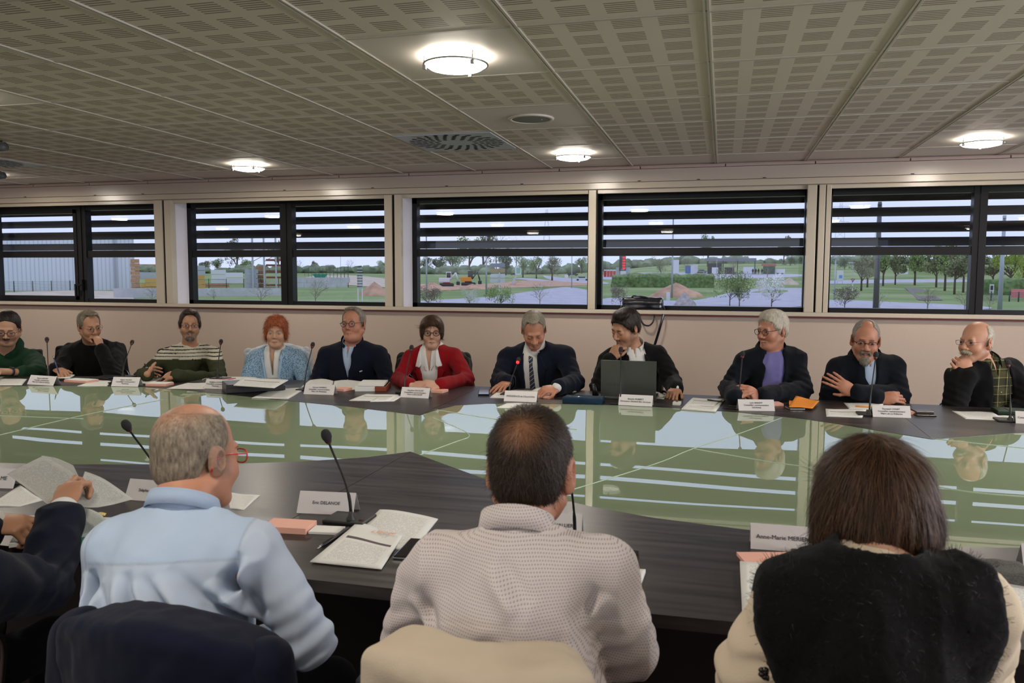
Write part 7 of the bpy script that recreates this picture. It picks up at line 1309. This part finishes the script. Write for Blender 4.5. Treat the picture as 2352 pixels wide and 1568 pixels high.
for px, base, top, kind, wide, lab in [(430, 702, 664, (TW, 'bare'), 1.3, 'bare shrub at the left frame of the second window'), (492, 700, 662, (TW, 'bare'), 1., 'bare shrub before the low wall, left'), (600, 706, 644, (TW, 'bare'), 1., 'large bare shrub before the low wall and the racks'), (725, 706, 640, (TW, 'bare'), 1., 'large bare shrub before the block wall'),
    (985, 705, 660, (TW, 'airy'), 1.2, 'thin shrub left of the white blossom'), (1078, 703, 658, (BL, 'bush'), .8, 'low shrub in white blossom, middle window'), (1150, 704, 652, (SP, 'bush'), .9, 'fresh green shrub right of the white blossom'), (1240, 706, 650, (TW, 'bare'), .9, 'bare shrub at the give way sign'), (1425, 704, 655, (TW, 'airy'), .9, 'thin shrub left of the leather bag'),
    (1940, 708, 658, (TW, 'airy'), 1.2, 'shrub at the left frame of the right window'), (2020, 712, 672, (TW, 'bare'), 1., 'bare shrub at the foot of the dark pole'), (2130, 716, 660, (TW, 'bare'), 1.2, 'wide bare shrub in the middle of the right window'), (2215, 716, 668, (TW, 'bare'), 1., 'bare shrub left of the mullion'), (2272, 716, 672, (TW, 'bare'), .9, 'bare shrub right of the mullion'), (350, 700, 655, (TW, 'bare'), 1., 'bare shrub before the yard in the left window')]:
    tree(px, base, top, kind, lab, wide, 'shrubs under the windows', 'shrub', 'shrub')
b = bm_new()                           # the far wooded horizon nobody could count
for i in range(420):
    X_ = -560 + 900 * i / 419 + rgT.uniform(-4, 4); Y_ = 470 + rgT.uniform(-20, 60); h = rgT.uniform(2.5, 6); z0 = ground_z(X_, Y_)
    ball(b, (X_, Y_, z0 + h * .4), (rgT.uniform(4, 7), 4, h * .62), 9, 6)
for v in b.verts: v.co += Vector((rgT.gauss(0, .5), rgT.gauss(0, .5), rgT.gauss(0, .5)))
tag(obj('treeline', b, M('far_wood', (.20, .25, .15), .95, noise=.45, nscale=.15)), 'wooded horizon far behind the fields', 'trees', kind='stuff')
# hedge
def upright(name, px, base, label, cat, group=None):
    p, s = G(px, base); a = math.atan2(p.x, p.y); return empty(name, tuple(p), -a, label, cat, group), s
t, s = upright('hedge', 1521, 660, 'long trimmed green hedge in front of the petrol station', 'hedge'); b = bm_new(); bmesh.ops.create_grid(b, x_segments=2, y_segments=2, size=.1); b.free(); f = F().bx((0, 1.2, 12 * s), (112 * s, 1.6, 13 * s), rr=.3); f.disp = lambda V: .35 * vnoise(V, 1.1, 2) + .15 * vnoise(V, 3, 4)
obj('foliage', mesh_of(f, (-118 * s, -1.5, -1), (118 * s, 4, 30 * s), .28), M('hedge_green', (.13, .21, .07), .9, noise=.5, nscale=2.5), t)
t, s = upright('hedge', 2330, 678, 'dark green hedge behind the pink banner at the right edge', 'hedge'); f = F().bx((0, 2, 15 * s), (60 * s, 1.2, 15 * s), rr=.3); f.disp = lambda V: .35 * vnoise(V, 1.1, 2); obj('foliage', mesh_of(f, (-66 * s, -.5, -1), (66 * s, 5, 36 * s), .28), M('hedge_green', (.13, .21, .07), .9), t)
# warehouse
m_corr, n, p = _m('corrugated_white'); tc = n.nodes.new('ShaderNodeTexCoord'); sp = n.nodes.new('ShaderNodeSeparateXYZ'); n.links.new(tc.outputs['Object'], sp.inputs[0]); w_ = math_node(n, 'FRACT', math_node(n, 'MULTIPLY', sp.outputs[0], 2.2)); k2 = math_node(n, 'LESS_THAN', w_, .3); mx = n.nodes.new('ShaderNodeMix'); mx.data_type = 'RGBA'; mx.inputs[6].default_value = (.72, .76, .84, 1); mx.inputs[7].default_value = (.55, .60, .68, 1); n.links.new(k2, mx.inputs[0]); n.links.new(mx.outputs[2], p.inputs['Base Color'])
t, s = upright('warehouse', 120, 667, 'white corrugated warehouse in the left window', 'building'); obj('wall', boxbm((-190 * s, 0, 0), (174 * s, 30, 122 * s)), m_corr, t); obj('roof_edge', boxbm((-190 * s, -.1, 122 * s), (174 * s, 30, 124 * s)), M('roof_grey', (.3, .32, .35), .6), t); obj('downpipe', boxbm((130 * s, -.25, 0), (134 * s, 0, 122 * s)), M('pipe_grey', (.4, .43, .47), .5), t)
def bxp(t, nm, s, x0, x1, y0, y1, mat, d0=0., d1=1., bev=0.):
    """a box of a thing, in photo pixels left/right and up from its base, metres in depth"""
    return obj(nm, boxbm((x0 * s, d0, y0 * s), (x1 * s, d1, y1 * s), bev), mat, t)
m_post = M('green_post', (.03, .06, .045), .6); m_galv = M('galvanised', (.42, .46, .52), .45, .3); m_wh = M('sign_white', (.70, .72, .76), .6); m_dk = M('dark_metal', (.03, .03, .035), .5); m_redp = M('red_paint', (.55, .04, .04), .5); m_blup = M('blue_paint', (.03, .15, .45), .5); m_yel = M('yellow_wood', (.60, .36, .10), .8); m_lum = M('lumber', (.50, .28, .16), .85, noise=.3, nscale=3, nstretch=(1, 1, 6)); m_conc = M('pale_concrete', (.52, .53, .55), .85, noise=.12, nscale=1.)
m_mesh = M('fence_mesh', (.05, .08, .06), .7)
def fence(px0, px1, base0, base1, top, n_, label):
    P = [G(px0 + (px1 - px0) * i / n_, base0 + (base1 - base0) * i / n_)[0] for i in range(n_ + 1)]; s = G(px0, base0)[1]; h = (base0 - top) * s; t = empty('wire_fence', tuple(P[0]), 0, label, 'fence')
    for p_ in P: q = p_ - P[0]; b = bm_new(); cyl(b, q, q + Vector((0, 0, h)), .05, n=6); obj('fence_post', b, m_post, t)
    b = bm_new()
    for a, c in zip(P, P[1:]):
        a, c = a - P[0], c - P[0]
        for k in range(7): z_ = Vector((0, 0, h * (.08 + .14 * k))); cyl(b, a + z_, c + z_, .012, n=4)
    obj('fence_wires', b, m_mesh, t)
fence(-10, 290, 673, 663, 646, 7, 'wire fence with dark posts in front of the white warehouse'); fence(440, 800, 662, 658, 640, 9, 'wire fence along the low wall of the timber yard'); fence(700, 800, 634, 660, 614, 12, 'dark fence receding from the field to the block wall'); fence(2255, 2360, 690, 694, 668, 5, 'green fence at the right edge')
t, s = upright('retaining_wall', 550, 680, 'low white concrete wall of the timber yard, second window', 'wall'); bxp(t, 'wall', s, -120, 108, 0, 18, m_conc, 0, .4)
t, s = upright('retaining_wall', 330, 684, 'low white concrete wall at the post of the left window', 'wall'); bxp(t, 'wall', s, -62, 60, 0, 22, m_conc, 0, .4)
t, s = upright('block_wall', 740, 661, 'wall of pale concrete blocks below the green skip', 'wall')
for r_ in range(2):
    for c in range(5): bxp(t, 'block', s, -64 + 24.4 * c + 6 * r_, -40.5 + 24.4 * c + 6 * r_, 12 * r_, 12 * r_ + 11.6, m_conc, 0, .8)
# stacks of the timber yard
YARD = [(312, 668, 20, 74, m_lum, 'tall lumber stack beside the warehouse corner'), (345, 668, 40, 18, m_yel, 'yellow plank stack at the bottom, left window'), (350, 668, 30, 30, m_yel, 'upper yellow plank stack, left window'), (340, 640, 52, 16, m_galv, 'grey wrapped packs over the yellow planks, left window'), (338, 625, 40, 22, m_lum, 'brown boards under the open shed roof'),
        (455, 664, 32, 34, m_yel, 'yellow timber stack in the second window'), (457, 632, 28, 24, m_galv, 'grey blocks on the yellow timber stack'), (495, 660, 60, 10, m_lum, 'low long board stack right of the yellow timber'), (503, 652, 34, 34, m_wh, 'white wrapped packs in the yard'), (538, 650, 40, 26, m_wh, 'second pile of white wrapped packs'), (578, 661, 30, 44, m_galv, 'grey brick pallets left of the racks'), (600, 660, 22, 50, m_lum, 'brick pallets between the steel racks')]
for px, base, w, h, mt_, lb in YARD:
    t, s = upright('material_stack', px, base, lb, 'stack', 'stacks in the timber yard'); n_ = max(2, int(h / 9))
    for i in range(n_): bxp(t, 'layer', s, -w / 2 + (i % 2) * .8, w / 2 - (i % 3) * .6, h * i / n_, h * (i + .86) / n_, mt_, 0, 3.)
t, s = upright('storage_rack', 612, 661, 'tall grey steel rack with red-brown shelves', 'rack')
for x in (-29, -4, 22): bxp(t, 'upright', s, x - 2, x + 2, 0, 120, m_galv, 0, .5)
for z_ in (4, 22, 36, 50, 62): bxp(t, 'shelf', s, 0, 34, z_, z_ + 4, M('rust_red', (.20, .045, .03), .7), .1, 3)
for x0, x1, z0, z1 in ((-29, -4, 60, 74), (-4, 22, 60, 76)): b = bm_new(); cyl(b, (x0 * s, .2, z0 * s), (x1 * s, .2, z1 * s), .05, n=6); obj('brace', b, m_galv, t)
t, s = upright('skip_container', 735, 638, 'green skip container above the block wall', 'container'); b = bm_new(); q = [(-11, 0), (11, 0), (17, 9), (-17, 9)]; v0 = [b.verts.new((x * s, 0, z_ * s)) for x, z_ in q]; v1 = [b.verts.new((x * s, 2.5, z_ * s)) for x, z_ in q]; b.faces.new(v0); b.faces.new(v1[::-1]); [b.faces.new((v0[i], v1[i], v1[(i + 1) % 4], v0[(i + 1) % 4])) for i in range(4)]; bmesh.ops.recalc_face_normals(b, faces=b.faces[:]); obj('hull', b, M('skip_green', (.0, .25, .15), .5), t)
# lamp posts
for px, base, top, r_, mt_, lb in [(783, 638, 560, .07, m_galv, 'slim lamp post in the field of the second window'), (980, 684, 540, .08, m_galv, 'pale lamp post at the left of the middle window'), (1117, 676, 530, .10, m_galv, 'pale lamp post left of the direction sign'), (1313, 662, 560, .08, m_galv, 'slim post beside the white car'), (1543, 684, 500, .09, m_galv, 'lamp post in front of the soil heap'), (2011, 716, 470, .17, M('dark_pole', (.10, .10, .12), .5), 'thick dark pole in the right window'), (2296, 712, 500, .14, m_galv, 'pale pole right of the mullion'), (1916, 690, 590, .06, m_galv, 'thin pole at the left frame of the right window'), (1646, 632, 590, .06, m_galv, 'slim post before the car wash')]:
    t, s = upright('lamp_post', px, base, lb, 'lamp post', 'lamp posts'); b = bm_new(); cyl(b, (0, 0, 0), (0, 0, (base - top) * s), r_, r_ * .7, 8); obj('pole', b, mt_, t); b = bm_new(); box(b, (-.1, -.6, (base - top) * s - .1), (.1, .2, (base - top) * s + .05)); obj('lamp_head', b, mt_, t)
t, s = upright('street_lamp', 1957, 664, 'short street lamp with flat head by the give way sign, right window', 'lamp post', 'lamp posts'); bxp(t, 'pole', s, -1, 1, 0, 60, m_galv, 0, .1); bxp(t, 'lamp_head', s, -10, 2, 59, 62, m_galv, -.1, .3)
# signs
t, s = upright('direction_sign', 1147, 668, 'direction sign with four arrow boards on a white post', 'sign'); bxp(t, 'post', s, -1.3, 1.3, 0, 66, m_wh, .05, .15)
for i, (z_, c) in enumerate(((54, M('arrow_grey', (.35, .38, .45), .6)), (42, M('arrow_beige', (.50, .40, .24), .6)), (30, m_wh), (19, m_wh))): b = bm_new(); prq = [(-23 * s, (z_ + 4.5) * s), (-19 * s, z_ * s), (13 * s, z_ * s), (13 * s, (z_ + 9) * s), (-19 * s, (z_ + 9) * s)]; a_ = [b.verts.new((x, 0, z)) for x, z in prq]; f = b.faces.new(a_); bmesh.ops.solidify(b, geom=[f], thickness=.05); obj('arrow_board', b, c, t)
t, s = upright('totem_sign', 827, 692, 'ladder-like sign on two white legs, second window', 'sign'); [bxp(t, 'leg', s, x, x + 2.4, 0, 60, m_wh, 0, .1) for x in (-5.5, 4)]
for i in range(15): bxp(t, 'slat', s, -6, 6, 30 + 3.1 * i, 32 + 3.1 * i, m_dk if i % 2 else m_galv, -.02, .08)
t, s = upright('feather_flag', 1180, 655, 'white feather flag on the soil strip', 'flag'); b = bm_new(); q = [(-5, 0), (-3, 10), (0, 17), (6, 22), (8, 22), (4, 15), (2, 6), (0, 0)]; f = b.faces.new([b.verts.new((x * s, 0, z_ * s)) for x, z_ in q]); bmesh.ops.solidify(b, geom=[f], thickness=.03); obj('flag_cloth', b, m_wh, t)
def panel(px, base, x0, x1, y0, y1, mat, label, legs=True, cat='sign', extra=None, name='sign_board'):
    t, s = upright(name, px, base, label, cat)
    if legs: [bxp(t, 'post', s, x, x + 1.2, 0, y0 + 1, m_galv, .02, .12) for x in (x0 + 1, x1 - 2)]
    bxp(t, 'board', s, x0, x1, y0, y1, mat, 0, .1)
    for e_ in (extra or []): bxp(t, e_[0], s, *e_[1:5], e_[5], -.04, .0)
    return t, s
panel(1190, 634, -7, 7, 3, 24, m_wh, 'white info panel with a green map between the park trees', extra=[('map', -4, 5, 6, 19, M('map_green', (.25, .5, .42), .7))]); panel(1301, 648, -4, 4, 0, 17, m_wh, 'small white upright box by the road', False)
panel(1241, 662, -4, 4, 3, 7, m_wh, 'back of the give way sign in the bare shrub'); panel(1552, 629, -7, 7, 0, 32, m_wh, 'tall blank white panel left of the blue kiosk', False)
panel(1932, 652, -10, 4, 6, 31, m_wh, 'white board with a blue emblem at the left of the right window', extra=[('emblem', -5, 2, 13, 20, M('emblem_blue', (.05, .32, .60), .6))]); panel(2070, 632, -14, 14, 2, 9, m_wh, 'wide white banner on the slope behind the trees'); panel(2276, 690, -4, 5, 17, 37, m_wh, 'white notice board right of the mullion', extra=[('print', -2, 3, 24, 34, m_dk)])
panel(2345, 690, -20, 30, 6, 26, M('pink_banner', (.70, .22, .24), .6), 'pink red banner at the right edge'); panel(1437, 690, 92, 100, 0, 20, m_wh, 'small white marker post by the roundabout', False)
t, s = upright('give_way_sign', 1958, 668, 'red and white give way triangle in the right window', 'sign'); bxp(t, 'post', s, -1, 1, 0, 20, m_wh, 0, .08)
for nm, r_, mt_, d in (('triangle', 5.5, m_redp, 0), ('triangle_centre', 3.2, m_wh, -.03)): b = bm_new(); f = b.faces.new([b.verts.new((x * r_ * s, d, (25 + z_ * r_) * s)) for x, z_ in ((0, -1), (.87, .5), (-.87, .5))]); bmesh.ops.solidify(b, geom=[f], thickness=.02); obj(nm, b, mt_, t)
# petrol station
t, s = panel(1429, 634, -7, 8, 12, 46, m_dk, 'dark fuel price totem with red price fields', False, extra=[('price_field', 0, 7, 16 + 6 * i, 20.5 + 6 * i, M('price_red', (.8, .02, .03), .5, emit=.5)) for i in range(5)], name='price_totem'); bxp(t, 'kiosk', s, -14, 18, -1, 20, m_galv, .5, 3); bxp(t, 'poster', s, -4, 9, 0, 12, m_wh, -.1, 0); text('lettering', '24/24', t, Matrix.Translation((1 * s, -.06, 15 * s)) @ Matrix.Rotation(PI / 2, 4, 'X'), .5, m_wh)
for i, px in enumerate((1390, 1397, 1404, 1411)): t, s = upright('gas_bottle_rack', px, 636, 'red gas bottle cage, number %s from the left of the four by the totem' % ('one', 'two', 'three', 'four')[i], 'rack', 'red gas bottle cages'); bxp(t, 'cage', s, -3, 3, 0, 14, m_redp, 0, 1.2); bxp(t, 'cage_roof', s, -3.2, 3.2, 14, 17, m_wh, 0, 1.3)
t, s = upright('kiosk', 1584, 628, 'blue and white kiosk left of the parked cars', 'kiosk'); bxp(t, 'blue_side', s, -10, 2, 0, 18, m_blup, 0, 2); bxp(t, 'white_side', s, 2, 18, 0, 20, m_wh, 0, 2)
t, s = upright('car_wash', 1678, 630, 'dark open car wash hall with a grey roof fascia', 'building')
bxp(t, 'roof_fascia', s, -58, 56, 30, 37, M('fascia_grey', (.22, .23, .26), .6), 0, 6)
for x in (-52, -18, 14, 52): bxp(t, 'column', s, x, x + 2, 0, 31, m_dk, 0, .3)
for x0, x1, h in ((-50, -20, 25), (-14, 8, 16)): bxp(t, 'wash_bay', s, x0, x1, 0, h, m_dk, .5, 4)
bxp(t, 'white_panel', s, -42, -28, 0, 16, m_wh, -.1, .1); bxp(t, 'white_panel', s, 28, 54, 2, 17, m_wh, .1, .4)
t, s = upright('market_stand', 1765, 630, 'small stand with a red roof on the slope', 'stand'); bxp(t, 'red_roof', s, -16, 16, 20, 23, m_redp, 0, 3); bxp(t, 'green_wall', s, -12, 14, 0, 19, M('stand_green', (.02, .08, .06), .7), .2, 2.5); t, s = upright('trailer', 1786, 630, 'white box trailer right of the red-roofed stand', 'trailer'); bxp(t, 'box', s, -18, 16, 3, 12, m_wh, 0, 2); [bxp(t, 'wheel', s, x, x + 4, 0, 4, m_dk, .2, .4) for x in (-2, 8)]
t, s = upright('shop_building', 1725, 600, 'long pale commercial building on top of the slope', 'building'); bxp(t, 'wall', s, -150, 60, 0, 9, M('pale_cladding', (.42, .42, .46), .7), 0, 20); bxp(t, 'roof_edge', s, -150, 60, 9, 11, m_dk, 0, 20); t, s = upright('shop_building', 1330, 612, 'grey commercial building behind the park trees', 'building'); bxp(t, 'wall', s, -40, 150, 0, 10, M('grey_cladding', (.30, .31, .34), .7), 0, 15); bxp(t, 'white_roof', s, -40, 150, 10, 13, m_wh, 0, 15)
def car(px, base, w, mat, label, yaw=0):
    t, s = upright('car', px, base, label, 'car', 'cars outside'); L = 4.3; k = w * s / L; t.scale = (k, k, k); b = bm_new(); pr_ = [(-2.1, .35), (-2.15, .75), (-1.5, .9), (-.9, 1.42), (.7, 1.45), (1.5, .95), (2.1, .85), (2.15, .35)]
    A2 = [b.verts.new((x, -.85, z)) for x, z in pr_]; B2 = [b.verts.new((x, .85, z)) for x, z in pr_]; b.faces.new(A2); b.faces.new(B2[::-1]); [b.faces.new((A2[i], B2[i], B2[(i + 1) % 8], A2[(i + 1) % 8])) for i in range(8)]; bmesh.ops.recalc_face_normals(b, faces=b.faces[:]); bmesh.ops.bevel(b, geom=b.edges[:], offset=.08, segments=2, affect='EDGES'); obj('body', b, mat, t)
    obj('side_window', boxbm((-1.15, -.87, .95), (.95, -.84, 1.32)), m_phone, t)
    for x in (-1.35, 1.35): b = bm_new(); cyl(b, (x, -.88, .33), (x, .88, .33), .33, n=14); obj('wheel', b, m_dk, t)
m_carw = M('car_white', (.62, .63, .66), .3); m_cars = M('car_silver', (.30, .33, .38), .3, .4); m_cark = M('car_dark', (.03, .03, .04), .3)
car(1337, 645, 32, m_carw, 'white car beside the window post in the middle window'); car(1609, 633, 28, m_cars, 'silver car parked nearest the kiosk'); car(1612, 627, 24, m_cars, 'grey car parked behind the silver one'); car(1683, 629, 18, m_carw, 'white car before the car wash, left'); car(1706, 629, 18, m_carw, 'white car before the car wash, right'); car(1180, 632, 14, m_cark, 'dark car behind the info panel'); car(1315, 634, 26, m_cark, 'dark farm vehicle left of the white car')
def excavator(px, base, body, label, flip=1):
    t, s = upright('excavator', px, base, label, 'excavator'); k = 36 * s / 2.6; t.scale = (k * flip, k, k)
    for y in (-.7, .5): b = bm_new(); box(b, (-1.2, y, 0), (1.2, y + .35, .55), bev=.22); obj('track', b, m_dk, t)
    obj('undercarriage', boxbm((-.6, -.5, .3), (.6, .6, .7)), m_redp if body is m_wh else m_dk, t); b = bm_new(); box(b, (-1.3, -.75, .7), (.5, .75, 1.45), bev=.15); obj('house', b, body, t); b = bm_new(); box(b, (-.1, -.7, 1.2), (.75, .1, 2.45), bev=.06); obj('cab', b, body if body is m_wh else m_dk, t); obj('cab_window', boxbm((.0, -.72, 1.5), (.66, -.69, 2.3)), m_phone, t)
    for a, c in (((.6, .3, 1.1), (1.5, .3, 2.3)), ((1.5, .3, 2.3), (1.9, .3, .9))): b = bm_new(); tube(b, [a, c], .12, 6); obj('boom', b, body if body is m_wh else m_dk, t)
    b = bm_new(); box(b, (1.6, .0, .25), (2.2, .6, .85), bev=.1); obj('bucket', b, m_dk, t)
excavator(1026, 658, m_wh, 'white and red mini excavator on the soil strip'); excavator(1076, 656, M('digger_orange', (.75, .30, .03), .5), 'orange and black excavator right of the white one')
def pylon(px, base, top, w, label):
    t, s = upright('power_pylon', px, base, label, 'pylon', 'lattice power pylons'); h = (base - top) * s; w *= s; b = bm_new(); r_ = max(.06, s * .38); cs = [(-1, -1), (1, -1), (1, 1), (-1, 1)]; lv = [i / 9 for i in range(10)]; wd = lambda q: w * (1 - .86 * q) / 2
    for a in cs: tube(b, [(a[0] * wd(q), a[1] * wd(q), h * q) for q in (0, 1)], r_, 4)
    for q0, q1 in zip(lv, lv[1:]):
        for a, c in ((cs[0], cs[1]), (cs[1], cs[0])): tube(b, [(a[0] * wd(q0), a[1] * wd(q0), h * q0), (c[0] * wd(q1), c[1] * wd(q1), h * q1)], r_ * .6, 4)
    obj('lattice_tower', b, m_galv, t)
    for q in (.70, .82, .94): b = bm_new(); tube(b, [(-w * .55, 0, h * q), (0, 0, h * q + w * .06), (w * .55, 0, h * q)], r_ * .8, 4); obj('cross_arm', b, m_galv, t)
pylon(1255, 618, 470, 26, 'lattice pylon seen between the louvers of the middle window'); pylon(1927, 612, 468, 34, 'large lattice pylon at the left of the right window'); pylon(2014, 614, 472, 22, 'second lattice pylon behind the dark pole')
proto = None                          # small standing people by the car wash
for i, (px, lb) in enumerate(((1729, 'leftmost tiny person in dark clothes by the car wash'), (1736, 'second tiny person in dark clothes by the car wash'), (1742, 'third tiny person in dark clothes by the car wash'), (1750, 'rightmost tiny person in dark clothes by the car wash'))):
    p, s = G(px, 631)
    if proto is None:
        f = F().rc((0, 0, 1.0), (0, 0, 1.42), .17, .19, k=.05).rc((0, 0, 1.5), (0, 0, 1.58), .06, k=.03).el((0, 0, 1.68), (.085, .10, .12)); [f.rc((x * .10, 0, .95), (x * .13, 0, .08), .09, .055, k=.03).rc((x * .20, 0, 1.42), (x * .27, -.03, .95), .06, .045, k=.03).el((x * .13, -.06, .04), (.05, .13, .04), k=.02) for x in (-1, 1)]
        proto = mesh_of(f, (-.4, -.3, -.02), (.4, .3, 1.85), .045); proto.materials.append(m_blackw)
    o = bpy.data.objects.new('person', proto); COL.objects.link(o); o.location = p; tag(o, lb, 'person', 'tiny people by the car wash')
